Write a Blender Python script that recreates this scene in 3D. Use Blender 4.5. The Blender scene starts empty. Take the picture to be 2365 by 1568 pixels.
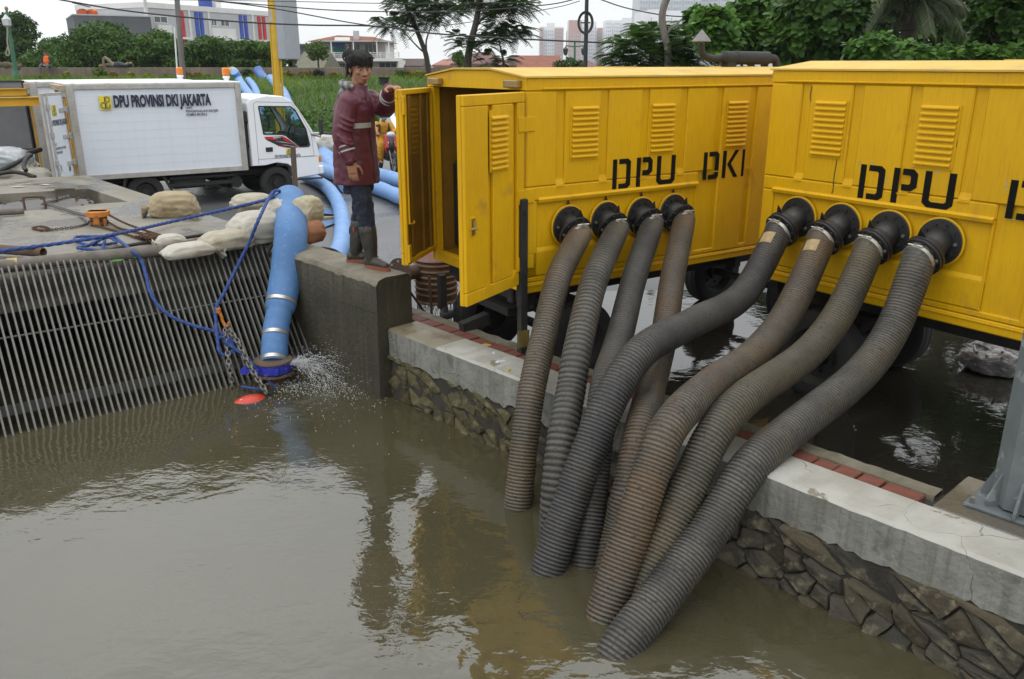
import bpy, bmesh, math, random
import numpy as np
from mathutils import Vector, Matrix, noise as mnoise
rnd = random.Random(7)
S = bpy.context.scene
COL = S.collection
R_ = math.radians
# ---------------------------------------------------------------- camera
CH, CP, CF = 2.5, R_(18.27), 1930.0          # height, pitch, focal length in photo units (photo 2364 x 1568)
cam_d = bpy.data.cameras.new('camera'); cam = bpy.data.objects.new('camera', cam_d); COL.objects.link(cam)
cam.location = (0, 0, CH); cam.rotation_euler = (R_(90) - CP, 0, 0)
cam_d.sensor_width = 36; cam_d.lens = CF / 2364 * 36; cam_d.clip_start = .05; cam_d.clip_end = 6000
S.camera = cam
# ---------------------------------------------------------------- overcast sky
W = bpy.data.worlds.new('World'); S.world = W; W.use_nodes = True
def N(nt, t, **kw):
    n = nt.nodes.new(t)
    for k, v in kw.items():
        if k.startswith('i_'):
            k2 = k[2:]; n.inputs[int(k2) if k2.isdigit() else k2.replace('_', ' ')].default_value = v
        else: setattr(n, k, v)
    return n
def L(nt, a, ao, b, bi): nt.links.new(a.outputs[ao], b.inputs[bi])
def ramp(nt, stops, fac=None, fo=0):
    r = nt.nodes.new('ShaderNodeValToRGB'); e = r.color_ramp.elements
    while len(e) < len(stops): e.new(.5)
    for i, (p, c) in enumerate(stops):
        e[i].position = p; e[i].color = (*c, 1) if not isinstance(c, (int, float)) else (c, c, c, 1)
    if fac: nt.links.new(fac.outputs[fo], r.inputs[0])
    return r
def mixc(nt, a, b, fac, blend='MIX'):
    m = nt.nodes.new('ShaderNodeMix'); m.data_type = 'RGBA'; m.blend_type = blend
    for s, v in ((0, fac), (6, a), (7, b)):
        if isinstance(v, tuple) and hasattr(v[0], 'outputs'): nt.links.new(v[0].outputs[v[1]], m.inputs[s])
        elif hasattr(v, 'outputs'): nt.links.new(v.outputs[0], m.inputs[s])
        elif s == 0: m.inputs[0].default_value = v
        else: m.inputs[s].default_value = (*v, 1)
    return (m, 2)
nt = W.node_tree; nt.nodes.clear()
SUN_EL, SUN_AZ = 62, 215          # soft brighter part of the overcast, high and behind the camera on the left
sky = N(nt, 'ShaderNodeTexSky'); sky.sky_type = 'NISHITA'; sky.sun_disc = False
sky.sun_elevation = R_(SUN_EL); sky.sun_rotation = R_(SUN_AZ)
tc = N(nt, 'ShaderNodeTexCoord'); sp = N(nt, 'ShaderNodeSeparateXYZ'); L(nt, tc, 'Generated', sp, 0)
grad = ramp(nt, [(0, (11.4, 11.7, 11.8)), (.12, (12.4, 12.7, 12.8)), (.5, (17.2, 17.5, 17.7)), (1, (20, 20.3, 20.6))], sp, 2)
mp = N(nt, 'ShaderNodeMapping'); mp.inputs['Scale'].default_value = (1, 1, 4); L(nt, tc, 'Generated', mp, 0)
nz = N(nt, 'ShaderNodeTexNoise', i_Scale=2.2, i_Detail=5); L(nt, mp, 0, nz, 'Vector')
cl = ramp(nt, [(.3, .88), (.7, 1.1)], nz)
cld = mixc(nt, grad, cl, 1.0, 'MULTIPLY')
skym = mixc(nt, sky, cld, .9)
bg = N(nt, 'ShaderNodeBackground', i_Strength=.1); nt.links.new(skym[0].outputs[2], bg.inputs[0])
wo = N(nt, 'ShaderNodeOutputWorld'); L(nt, bg, 0, wo, 0)
# ---------------------------------------------------------------- sun behind cloud
sd = bpy.data.lights.new('sun', 'SUN'); sd.energy = .6; sd.angle = R_(35); sd.color = (1, .97, .93)
sun = bpy.data.objects.new('sun', sd); COL.objects.link(sun)
az = R_(SUN_AZ); dv = Vector((math.sin(az) * math.cos(R_(SUN_EL)), math.cos(az) * math.cos(R_(SUN_EL)), math.sin(R_(SUN_EL))))
sun.rotation_euler = dv.to_track_quat('Z', 'Y').to_euler(); sun.location = (0, 0, 50)
# ---------------------------------------------------------------- exposure
S.view_settings.view_transform = 'Standard'; S.view_settings.look = 'None'
S.view_settings.exposure = 0.02; S.view_settings.gamma = 1; S.view_settings.use_curve_mapping = False
S.cycles.max_bounces = 8; S.cycles.diffuse_bounces = 3; S.cycles.glossy_bounces = 4; S.cycles.transmission_bounces = 6; S.cycles.volume_bounces = 0
S.cycles.use_denoising = True

# ================================================================ helpers
def ray(x, y): return Vector(((x - 1182) / CF, math.cos(CP) + (784 - y) / CF * math.sin(CP), -math.sin(CP) + (784 - y) / CF * math.cos(CP)))
CO = Vector((0, 0, CH))
def pz(x, y, z): r = ray(x, y); return CO + r * ((z - CH) / r.z)
def pY(x, y, Y): r = ray(x, y); return CO + r * (Y / r.y)
def zat(y, Y): return pY(1182, y, Y).z
def catmull(P, n=8, closed=False):
    P = [Vector(p) for p in P]; out = []
    m = len(P)
    for i in range(m if closed else m - 1):
        p0 = P[i - 1] if (i or closed) else P[0] * 2 - P[1]; p1 = P[i]; p2 = P[(i + 1) % m]
        p3 = P[(i + 2) % m] if (closed or i + 2 < m) else p2 * 2 - p1
        for k in range(n):
            t = k / n
            out.append(.5 * ((2 * p1) + (p2 - p0) * t + (2 * p0 - 5 * p1 + 4 * p2 - p3) * t * t + (3 * p1 - p0 - 3 * p2 + p3) * t ** 3))
    if not closed: out.append(P[-1])
    return out
def resample(P, d):
    P = [Vector(p) for p in P]; out = [P[0].copy()]; need = d
    for a, b in zip(P, P[1:]):
        l = (b - a).length; u = 0
        while l - u >= need:
            u += need; out.append(a.lerp(b, u / l)); need = d
        need -= l - u
    return out
def frames(P):
    T = []
    for i in range(len(P)):
        a = P[max(i - 1, 0)]; b = P[min(i + 1, len(P) - 1)]; t = (b - a)
        T.append(t.normalized() if t.length > 1e-9 else Vector((0, 0, 1)))
    up = Vector((0, 0, 1)) if abs(T[0].z) < .9 else Vector((1, 0, 0))
    n = T[0].cross(up).normalized(); out = []
    for t in T:
        n = n - t * n.dot(t); n = n.normalized() if n.length > 1e-6 else t.orthogonal().normalized()
        out.append((t, n, t.cross(n)))
    return out
def rotz(a): return Matrix.Rotation(a, 3, 'Z')
def basis(x, y, z): return Matrix((x, y, z)).transposed()
class MB:
    def __init__(s): s.v = []; s.f = []; s.m = []
    def add(s, vs, fs, mi=0):
        o = len(s.v); s.v += [tuple(p) for p in vs]
        for f in fs: s.f.append([i + o for i in f]); s.m.append(mi)
        return s
    def box(s, c, d, R=None, bev=0, mi=0):
        c = Vector(c); h = [x / 2 for x in d]
        if bev <= 0:
            vs = [Vector((sx * h[0], sy * h[1], sz * h[2])) for sx in (-1, 1) for sy in (-1, 1) for sz in (-1, 1)]
            fs = [(0, 1, 3, 2), (4, 6, 7, 5), (0, 4, 5, 1), (2, 3, 7, 6), (0, 2, 6, 4), (1, 5, 7, 3)]
        else:
            bev = min(bev, *(x * .49 for x in h)); vs = []; ix = {}
            for sx in (-1, 1):
                for sy in (-1, 1):
                    for sz in (-1, 1):
                        for k in range(3):
                            p = [sx * (h[0] - bev), sy * (h[1] - bev), sz * (h[2] - bev)]; p[k] += (sx, sy, sz)[k] * bev
                            ix[sx, sy, sz, k] = len(vs); vs.append(Vector(p))
            fs = []
            def key(k, sg, i, a, j, b_):
                q = [0, 0, 0]; q[k] = sg; q[i] = a; q[j] = b_; return tuple(q)
            for k in range(3):
                i, j = (k + 1) % 3, (k + 2) % 3
                for sg in (-1, 1):
                    q = [ix[(*key(k, sg, i, a, j, b_), k)] for a, b_ in ((-1, -1), (1, -1), (1, 1), (-1, 1))]
                    fs.append(q if sg > 0 else q[::-1])
                for a in (-1, 1):
                    for b_ in (-1, 1):
                        c1 = key(k, -1, i, a, j, b_); c2 = key(k, 1, i, a, j, b_)
                        q = [ix[(*c1, i)], ix[(*c2, i)], ix[(*c2, j)], ix[(*c1, j)]]
                        fs.append(q if a * b_ < 0 else q[::-1])
            for sx in (-1, 1):
                for sy in (-1, 1):
                    for sz in (-1, 1):
                        q = [ix[sx, sy, sz, k] for k in range(3)]; fs.append(q if sx * sy * sz > 0 else q[::-1])
        return s.add([c + (R @ p if R else p) for p in vs], fs, mi)
    def beam(s, p0, p1, w, h, up=(0, 0, 1), bev=0, mi=0):
        p0 = Vector(p0); p1 = Vector(p1); x = (p1 - p0); l = x.length; x = x / l; up = Vector(up)
        y = up.cross(x).normalized(); z = x.cross(y)
        return s.box((p0 + p1) / 2, (l, w, h), basis(x, y, z), bev, mi)
    def tube(s, P, r, n=8, caps=True, mi=0, fn=None):
        P = [Vector(p) for p in P]; F = frames(P); vs = []; fs = []
        for i, (p, (t, a, b)) in enumerate(zip(P, F)):
            ri = r[i] if isinstance(r, (list, tuple)) else r
            for k in range(n):
                th = 2 * math.pi * k / n; q = ri * (fn(i, th) if fn else 1)
                vs.append(p + a * (math.cos(th) * q) + b * (math.sin(th) * q))
        for i in range(len(P) - 1):
            for k in range(n): fs.append((i * n + k, i * n + (k + 1) % n, (i + 1) * n + (k + 1) % n, (i + 1) * n + k))
        if caps: fs.append(tuple(range(n))[::-1]); fs.append(tuple(range((len(P) - 1) * n, len(P) * n)))
        return s.add(vs, fs, mi)
    def cyl(s, p0, p1, r0, r1=None, n=16, caps=True, mi=0): return s.tube([p0, p1], [r0, r0 if r1 is None else r1], n, caps, mi)
    def lathe(s, prof, o=(0, 0, 0), ax=(0, 0, 1), n=20, mi=0, caps=True):
        o = Vector(o); ax = Vector(ax).normalized(); a = ax.orthogonal().normalized(); b = ax.cross(a); vs = []; fs = []
        for r, h in prof:
            for k in range(n):
                th = 2 * math.pi * k / n; vs.append(o + ax * h + a * (math.cos(th) * r) + b * (math.sin(th) * r))
        m = len(prof)
        for i in range(m - 1):
            for k in range(n): fs.append((i * n + k, i * n + (k + 1) % n, (i + 1) * n + (k + 1) % n, (i + 1) * n + k))
        if caps: fs.append(tuple(range(n))[::-1]); fs.append(tuple(range((m - 1) * n, m * n)))
        return s.add(vs, fs, mi)
    def prism(s, poly, o, ux, uy, d, mi=0):
        o = Vector(o); ux = Vector(ux); uy = Vector(uy); d = Vector(d); n = len(poly)
        a = [o + ux * x + uy * y for x, y in poly]
        return s.add(a + [p + d for p in a], [tuple(range(n))[::-1], tuple(range(n, 2 * n))] + [(i, (i + 1) % n, (i + 1) % n + n, i + n) for i in range(n)], mi)
    def poly(s, pts, mi=0): return s.add(pts, [tuple(range(len(pts)))], mi)
    def ell(s, c, r, nu=14, nv=9, R=None, mi=0, fn=None):
        c = Vector(c); vs = []; fs = []
        for j in range(1, nv):
            ph = math.pi * j / nv
            for i in range(nu):
                th = 2 * math.pi * i / nu; p = Vector((math.sin(ph) * math.cos(th) * r[0], math.sin(ph) * math.sin(th) * r[1], math.cos(ph) * r[2]))
                if fn: p = fn(p)
                vs.append(c + (R @ p if R else p))
        for sg in (1, -1):
            p = Vector((0, 0, sg * r[2])); p = fn(p) if fn else p; vs.append(c + (R @ p if R else p))
        t = len(vs) - 2
        for j in range(nv - 2):
            for i in range(nu): fs.append((j * nu + i, (j + 1) * nu + i, (j + 1) * nu + (i + 1) % nu, j * nu + (i + 1) % nu))
        for i in range(nu):
            fs.append((t, i, (i + 1) % nu)); b = (nv - 2) * nu; fs.append((t + 1, b + (i + 1) % nu, b + i))
        return s.add(vs, fs, mi)
    def mesh(s, name, mats, smooth=None, recalc=True):
        me = bpy.data.meshes.new(name); me.from_pydata(s.v, [], s.f)
        for m in (mats if isinstance(mats, (list, tuple)) else [mats]): me.materials.append(m)
        if any(s.m): me.polygons.foreach_set('material_index', s.m)
        if recalc:
            b = bmesh.new(); b.from_mesh(me); bmesh.ops.recalc_face_normals(b, faces=b.faces); b.to_mesh(me); b.free()
        if smooth is not None:
            me.shade_smooth()
            if smooth < 180: me.set_sharp_from_angle(angle=R_(smooth))
        me.update(); return me
    def build(s, name, mats, parent=None, smooth=None, recalc=True):
        return obj(name, s.mesh(name, mats, smooth, recalc), parent)
def obj(name, me, parent=None):
    o = bpy.data.objects.new(name, me); COL.objects.link(o)
    if parent: o.parent = parent
    return o
def tag(o, label, cat, group=None):
    o['label'] = label; o['category'] = cat
    if group: o['group'] = group
    return o
def thing(name, label, cat, loc=(0, 0, 0), rz=0, group=None, scale=1):
    o = bpy.data.objects.new(name, None); COL.objects.link(o); o.empty_display_size = .1
    o.location = loc; o.rotation_euler = (0, 0, rz); o.scale = (scale,) * 3
    return tag(o, label, cat, group)
def struct(o): o['kind'] = 'structure'; return o
def stuff(o): o['kind'] = 'stuff'; return o
def plabel(o, l): o['label'] = l; return o
def inst(o, parent=None, loc=None, rot=None, scale=None):
    c = o.copy(); COL.objects.link(c); c.parent = parent or o.parent
    if loc is not None: c.location = loc
    if rot is not None: c.rotation_euler = rot
    if scale is not None: c.scale = scale
    return c
def npmesh(name, V, Fq, mat, smooth=False, rv=None, k=4):
    V = np.asarray(V, np.float32); Fq = np.asarray(Fq, np.int32); me = bpy.data.meshes.new(name)
    me.vertices.add(len(V)); me.vertices.foreach_set('co', V.ravel())
    me.loops.add(Fq.size); me.loops.foreach_set('vertex_index', Fq.ravel())
    me.polygons.add(len(Fq)); me.polygons.foreach_set('loop_start', np.arange(0, Fq.size, k, dtype=np.int32))
    me.update(calc_edges=True); me.materials.append(mat)
    if rv is not None:
        a = me.attributes.new('rv', 'FLOAT', 'FACE'); a.data.foreach_set('value', np.asarray(rv, np.float32))
    if smooth: me.shade_smooth()
    return me
def baked(o):
    """apply an object's modifiers"""
    dg = bpy.context.evaluated_depsgraph_get(); me = bpy.data.meshes.new_from_object(o.evaluated_get(dg))
    o.modifiers.clear(); o.data = me; return o
def fuse(name, mb, voxel, mat, parent=None, smooth=3, wr=0, wsc=8):
    """one continuous surface out of overlapping closed shapes"""
    o = mb.build(name, mat, parent)
    m = o.modifiers.new('r', 'REMESH'); m.mode = 'VOXEL'; m.voxel_size = voxel; m.use_smooth_shade = True
    if smooth: q = o.modifiers.new('s', 'SMOOTH'); q.iterations = smooth; q.factor = .5
    baked(o)
    if wr:
        me = o.data; nn = [v.normal.copy() for v in me.vertices]
        for v, n in zip(me.vertices, nn):
            p = v.co * wsc; d = mnoise.noise(Vector((p.x, p.y, p.z * .6))) + .5 * mnoise.noise(p * 2.3); d = abs(d) * 2 - .6
            v.co += n * d * wr
        me.update()
    return o
# ================================================================ materials
MATS = {}
def M(name, c, c2=None, sc=4, rough=.6, r2=None, metal=0, bump=0, bsc=60, streak=None, st_amt=.5, st_sc=9, spots=None, sp_lo=.6, sp_hi=.68, sp_sc=3, spec=.5, coat=0, stretch=(1, 1, 1), det=5, spot_rough=None, vary=0, crack=None):
    """procedural surface: two-tone noise + optional vertical dirt streaks + optional stains + fine relief"""
    if name in MATS: return MATS[name]
    m = bpy.data.materials.new(name); m.use_nodes = True; nt = m.node_tree; b = nt.nodes['Principled BSDF']
    tc = N(nt, 'ShaderNodeTexCoord'); mp = N(nt, 'ShaderNodeMapping'); mp.inputs['Scale'].default_value = stretch; L(nt, tc, 'Object', mp, 0)
    c2 = c2 or tuple(x * .75 for x in c)
    n1 = N(nt, 'ShaderNodeTexNoise', i_Scale=sc, i_Detail=det, i_Roughness=.6); L(nt, mp, 0, n1, 'Vector')
    f1 = ramp(nt, [(.32, 0), (.68, 1)], n1); col = mixc(nt, c, c2, f1)
    if streak:
        ms = N(nt, 'ShaderNodeMapping'); ms.inputs['Scale'].default_value = (st_sc, st_sc, st_sc * .05); L(nt, tc, 'Object', ms, 0)
        n2 = N(nt, 'ShaderNodeTexNoise', i_Scale=3, i_Detail=4, i_Roughness=.65); L(nt, ms, 0, n2, 'Vector')
        f2 = ramp(nt, [(.48, 0), (.78, st_amt)], n2); col = mixc(nt, col, streak, f2)
    if crack:
        nd = N(nt, 'ShaderNodeTexNoise', i_Scale=6, i_Detail=3); L(nt, tc, 'Object', nd, 'Vector'); va = N(nt, 'ShaderNodeVectorMath', operation='MULTIPLY_ADD'); va.inputs[1].default_value = (.16, .16, .16); nt.links.new(nd.outputs['Color'], va.inputs[0]); L(nt, tc, 'Object', va, 2)
        vo = N(nt, 'ShaderNodeTexVoronoi', feature='DISTANCE_TO_EDGE', i_Scale=crack[1]); L(nt, va, 0, vo, 'Vector'); fc = ramp(nt, [(0, 1), (.012, 0)], vo)
        nm = N(nt, 'ShaderNodeTexNoise', i_Scale=2.3, i_Detail=2); L(nt, tc, 'Object', nm, 'Vector'); fm_ = ramp(nt, [(.48, 0), (.58, 1)], nm); mm = N(nt, 'ShaderNodeMath', operation='MULTIPLY'); L(nt, fc, 0, mm, 0); L(nt, fm_, 0, mm, 1); col = mixc(nt, col, crack[0], (mm, 0))
    if vary:
        oi = N(nt, 'ShaderNodeObjectInfo'); vr = ramp(nt, [(0, 1 - vary), (1, 1 + vary)], oi, 'Random'); col = mixc(nt, col, vr, 1.0, 'MULTIPLY')
    rsock = None
    if spots:
        n3 = N(nt, 'ShaderNodeTexNoise', i_Scale=sp_sc, i_Detail=6, i_Roughness=.62); L(nt, mp, 0, n3, 'Vector')
        f3 = ramp(nt, [(sp_lo, 0), (sp_hi, 1)], n3); col = mixc(nt, col, spots, f3)
        if spot_rough is not None: rsock = ramp(nt, [(sp_lo, rough), (sp_hi, spot_rough)], n3)
    nt.links.new(col[0].outputs[2], b.inputs['Base Color'])
    b.inputs['Metallic'].default_value = metal; b.inputs['Specular IOR Level'].default_value = spec; b.inputs['Coat Weight'].default_value = coat
    if rsock: L(nt, rsock, 0, b, 'Roughness')
    else:
        rr = ramp(nt, [(.3, rough), (.7, r2 if r2 is not None else min(1, rough * 1.25))], n1); L(nt, rr, 0, b, 'Roughness')
    if bump:
        n4 = N(nt, 'ShaderNodeTexNoise', i_Scale=bsc, i_Detail=4); L(nt, mp, 0, n4, 'Vector')
        bp = N(nt, 'ShaderNodeBump', i_Strength=bump, i_Distance=.02); L(nt, n4, 0, bp, 'Height'); L(nt, bp, 0, b, 'Normal')
    MATS[name] = m; return m
def leafmat(name, lo, hi, rough=.5, trans=.25):
    m = bpy.data.materials.new(name); m.use_nodes = True; nt = m.node_tree; b = nt.nodes['Principled BSDF']
    at = N(nt, 'ShaderNodeAttribute', attribute_name='rv'); mid = tuple((a + c) / 2 for a, c in zip(lo, hi))
    r = ramp(nt, [(0, lo), (.6, mid), (1, hi)], at, 2); L(nt, r, 0, b, 'Base Color')
    b.inputs['Roughness'].default_value = rough; b.inputs['Specular IOR Level'].default_value = .22
    t = N(nt, 'ShaderNodeBsdfTranslucent'); L(nt, r, 0, t, 0); mx = N(nt, 'ShaderNodeMixShader', i_Fac=trans)
    L(nt, b, 0, mx, 1); L(nt, t, 0, mx, 2); L(nt, mx, 0, nt.nodes['Material Output'], 0)
    MATS[name] = m; return m
def glassmat(name, tint=(.75, .85, .83), mixf=.35):
    m = bpy.data.materials.new(name); m.use_nodes = True; nt = m.node_tree; b = nt.nodes['Principled BSDF']
    b.inputs['Base Color'].default_value = (.02, .03, .03, 1); b.inputs['Roughness'].default_value = .04
    t = N(nt, 'ShaderNodeBsdfTransparent'); t.inputs[0].default_value = (*tint, 1); mx = N(nt, 'ShaderNodeMixShader', i_Fac=mixf)
    L(nt, t, 0, mx, 1); L(nt, b, 0, mx, 2); L(nt, mx, 0, nt.nodes['Material Output'], 0); return m
yellow = M('yellow_paint', (.67, .385, .002), (.59, .328, .002), sc=1.6, rough=.46, spec=.28, streak=(.27, .135, .012), st_amt=.34, st_sc=30, spots=(.36, .19, .03), sp_lo=.60, sp_hi=.82, sp_sc=3.5, bump=.06, bsc=9)
yellow_roof = M('yellow_roof_paint', (.60, .40, .06), (.52, .33, .05), sc=2.5, rough=.55, spots=(.30, .24, .13), sp_lo=.58, sp_hi=.72, sp_sc=3, bump=.12, bsc=25)
yellow_beam = M('yellow_beam_paint', (.62, .36, .01), (.55, .3, .01), rough=.45)
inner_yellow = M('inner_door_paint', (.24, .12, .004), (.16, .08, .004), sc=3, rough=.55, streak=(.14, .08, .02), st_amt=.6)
black_paint = M('black_paint', (.012, .012, .013), (.02, .02, .02), rough=.38, spec=.5)
black_steel = M('black_steel', (.02, .02, .021), (.035, .033, .03), sc=9, rough=.55, bump=.1, spec=.25)
letter_black = M('letter_black', (.006, .006, .006), (.010, .009, .008), sc=12, rough=.85, spec=.15)
rubber = M('tyre_rubber', (.016, .016, .017), (.03, .029, .027), sc=8, rough=.8, bump=.2, bsc=90)
dark_inside = M('dark_interior', (.01, .01, .01), (.02, .018, .014), rough=.8)
steel = M('galvanised_steel', (.135, .155, .155), (.10, .115, .118), sc=5, rough=.6, spec=.3, spots=(.20, .22, .22), sp_lo=.6, sp_hi=.64, sp_sc=14)
clamp_m = M('clamp_steel', (.62, .60, .55), (.40, .38, .34), sc=20, rough=.35, metal=.7, spots=(.25, .11, .04), sp_lo=.62, sp_hi=.7, sp_sc=18)
bolt_m = M('bolt_steel', (.12, .115, .11), (.3, .28, .26), sc=30, rough=.45, metal=.5)
rust = M('rusty_steel', (.16, .075, .03), (.09, .05, .03), sc=14, rough=.85, bump=.3)
rust_dark = M('dark_rust', (.075, .055, .042), (.12, .075, .05), sc=9, rough=.8, bump=.25)
white_paint = M('white_truck_paint', (.80, .81, .82), (.76, .77, .79), sc=1.5, rough=.28, coat=.3, streak=(.55, .53, .48), st_amt=.12)
box_panel = M('cargo_panel', (.66, .70, .75), (.63, .67, .72), sc=1.2, rough=.38, streak=(.5, .5, .48), st_amt=.22, st_sc=4)
alu = M('aluminium_trim', (.46, .44, .41), (.36, .34, .31), sc=6, rough=.5, metal=.3, streak=(.28, .25, .2), st_amt=.4)
# ================================================================ quay frame: s along the canal (towards the camera right), off = landward
Q0 = Vector((-.998, 6.511, 0)); qe = Vector((.677, -.736, 0)); qm = Vector((.736, .677, 0))
def Q(s, off, z=0): p = Q0 + qe * s + qm * off; return Vector((p.x, p.y, z))
WATER = -.16
concrete = M('weathered_concrete', (.235, .215, .175), (.15, .135, .105), sc=1.6, rough=.7, spots=(.095, .088, .072), sp_lo=.47, sp_hi=.56, sp_sc=.9, spot_rough=.16, bump=.3, bsc=35)
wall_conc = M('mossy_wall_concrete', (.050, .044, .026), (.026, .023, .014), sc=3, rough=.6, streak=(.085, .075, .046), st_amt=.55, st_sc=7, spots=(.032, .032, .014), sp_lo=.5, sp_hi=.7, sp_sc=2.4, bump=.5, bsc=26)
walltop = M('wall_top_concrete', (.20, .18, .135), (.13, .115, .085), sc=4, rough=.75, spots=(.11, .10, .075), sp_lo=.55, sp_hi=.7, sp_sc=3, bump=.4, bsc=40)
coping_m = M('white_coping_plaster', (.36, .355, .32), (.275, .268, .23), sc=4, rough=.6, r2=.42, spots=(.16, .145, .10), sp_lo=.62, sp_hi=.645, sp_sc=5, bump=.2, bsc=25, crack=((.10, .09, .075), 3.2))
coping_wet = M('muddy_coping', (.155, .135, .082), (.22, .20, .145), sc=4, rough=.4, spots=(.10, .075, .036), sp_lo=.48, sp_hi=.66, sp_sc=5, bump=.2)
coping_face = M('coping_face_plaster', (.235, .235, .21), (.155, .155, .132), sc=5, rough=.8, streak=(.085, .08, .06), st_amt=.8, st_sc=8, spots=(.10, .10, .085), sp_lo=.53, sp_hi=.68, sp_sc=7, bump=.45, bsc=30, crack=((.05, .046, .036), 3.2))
stone_m = M('rubble_stone', (.056, .050, .036), (.030, .027, .019), sc=5, rough=.8, spots=(.17, .15, .095), sp_lo=.52, sp_hi=.68, sp_sc=6, bump=.8, bsc=22, vary=.45)
stone_moss = M('mossy_stone', (.075, .064, .026), (.04, .036, .015), sc=6, rough=.8, spots=(.17, .145, .075), sp_lo=.53, sp_hi=.68, sp_sc=8, bump=.8, bsc=22, vary=.4)
stone_b = M('brown_rubble_stone', (.066, .053, .032), (.038, .032, .02), sc=5, rough=.8, spots=(.20, .17, .11), sp_lo=.57, sp_hi=.7, sp_sc=8, bump=.7, bsc=24, vary=.4)
mortar = M('dark_mortar', (.04, .037, .028), (.02, .018, .014), sc=6, rough=.9, bump=.5)
brick_m = M('red_paving_brick', (.165, .050, .032), (.11, .036, .024), sc=12, rough=.65, spots=(.12, .06, .04), sp_lo=.58, sp_hi=.7, sp_sc=10, bump=.3)
kerb_m = M('mossy_kerb', (.17, .155, .115), (.10, .092, .06), sc=8, rough=.75, bump=.5)
asphalt = M('wet_asphalt', (.115, .115, .115), (.075, .076, .078), sc=.6, rough=.42, r2=.26, spots=(.045, .046, .048), sp_lo=.5, sp_hi=.62, sp_sc=.35, spot_rough=.1, bump=.25, bsc=70, spec=.5)
def watermat(name, deep, shal, rough, waves, spec=.5):
    m = bpy.data.materials.new(name); m.use_nodes = True; nt = m.node_tree; b = nt.nodes['Principled BSDF']
    tc = N(nt, 'ShaderNodeTexCoord'); n1 = N(nt, 'ShaderNodeTexNoise', i_Scale=.7, i_Detail=3); L(nt, tc, 'Object', n1, 'Vector')
    c = mixc(nt, deep, shal, ramp(nt, [(.3, 0), (.7, 1)], n1)); nt.links.new(c[0].outputs[2], b.inputs['Base Color'])
    b.inputs['Roughness'].default_value = rough; b.inputs['IOR'].default_value = 1.6; b.inputs['Specular IOR Level'].default_value = spec
    prev = None
    for sc, st, det, stretch in waves:
        mp = N(nt, 'ShaderNodeMapping'); mp.inputs['Scale'].default_value = stretch; mp.inputs['Rotation'].default_value = (0, 0, .6); L(nt, tc, 'Object', mp, 0)
        n = N(nt, 'ShaderNodeTexNoise', i_Scale=sc, i_Detail=det, i_Roughness=.5, i_Distortion=.6); L(nt, mp, 0, n, 'Vector')
        bp = N(nt, 'ShaderNodeBump', i_Strength=1, i_Distance=st); L(nt, n, 0, bp, 'Height')
        if prev: L(nt, prev, 0, bp, 'Normal')
        prev = bp
    L(nt, prev, 0, b, 'Normal'); return m
canal_m = watermat('muddy_canal_water', (.052, .047, .026), (.064, .058, .032), .02, [(1.1, .010, 2, (1, 1, 1)), (5, .0035, 2, (1, 1.6, 1)), (22, .0009, 2, (1, 1.5, 1))], .85)
flood_m = watermat('flood_water', (.02, .018, .014), (.03, .027, .02), .03, [(2.2, .0028, 2, (1, 1, 1)), (11, .0009, 3, (1, 1.4, 1))])
# ---------------------------------------------------------------- slab / ground outline
rackL = Vector((-4.131, 6.565, 0)); rd = Vector((.803, .596, 0)).normalized(); rw = Vector((rd.y, -rd.x, 0))
slabR = pz(545, 517, .87); slabFar = Vector((-6.529, 12.976, .87)); sfd = Vector((1.037, .504, 0)).normalized()
fa = slabFar.copy(); fa.z = 0; SLAB_Z = .87
far_left = fa - sfd * 40
g = MB(); kA = Q(60, .45); BIG = 1050
gp = [kA, Q(-9, .45), Vector((fa.x + .2, fa.y, 0)), far_left, Vector((-BIG, 40, 0)), Vector((-BIG, BIG, 0)), Vector((BIG, BIG, 0)), Vector((BIG, -600, 0))]
g.poly([Vector((p.x, p.y, 0)) for p in gp]); ground = struct(g.build('road', asphalt, recalc=False))
if ground.data.polygons[0].normal.z < 0: ground.data.flip_normals()
# canal bed side walls are hidden: water sheet, finely divided near the camera with real swell
def grid_mesh(name, x0, x1, y0, y1, nx, ny, zf, mat):
    xs = np.linspace(x0, x1, nx + 1); ys = np.linspace(y0, y1, ny + 1); X, Y = np.meshgrid(xs, ys); Z = zf(X, Y)
    V = np.stack([X, Y, Z], -1).reshape(-1, 3); i = np.arange(nx * ny); r = i // nx; c = i % nx; a = r * (nx + 1) + c
    return npmesh(name, V, np.stack([a, a + 1, a + nx + 2, a + nx + 1], -1), mat, smooth=True)
def swell(X, Y):
    z = np.zeros_like(X); rs = np.random.RandomState(3)
    px_, py_ = .35, 3.1                                   # boil where the suction hoses draw
    for cx, cy, amp, wl, fall in ((-1.9, 6.6, .0035, .19, .8), (.45, 3.7, .0016, .17, .8), (-.05, 3.2, .0024, .11, .42), (-.3, 2.8, .0018, .15, .7), (.15, 3.0, .0016, .075, .4), (.04, 4.6, .003, .14, .5)):
        d = np.hypot(X - cx, Y - cy); wob = sum(np.sin(X * f1 + Y * f2 + f3) for f1, f2, f3 in ((9, 4, 1), (-5, 11, 2), (14, -9, 4), (3, 17, 5))); z += amp * np.sin(2 * np.pi * d / wl + 1.1 * wob) * np.exp(-(d / fall) ** 2) * (.6 + .2 * np.sin(X * 7 - Y * 5)) 
    for k in range(22):
        a = rs.uniform(0, 6.28); wl = rs.uniform(.25, 1.3); ph = rs.uniform(0, 6.28)
        z += .0008 * wl * np.sin((X * np.cos(a) + Y * np.sin(a)) * 2 * np.pi / wl + ph)
    return z + WATER
wt = struct(obj('canal_water', grid_mesh('canal_water', -6, 4.5, -1, 9, 330, 330, swell, canal_m)))
w2 = MB()
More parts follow.
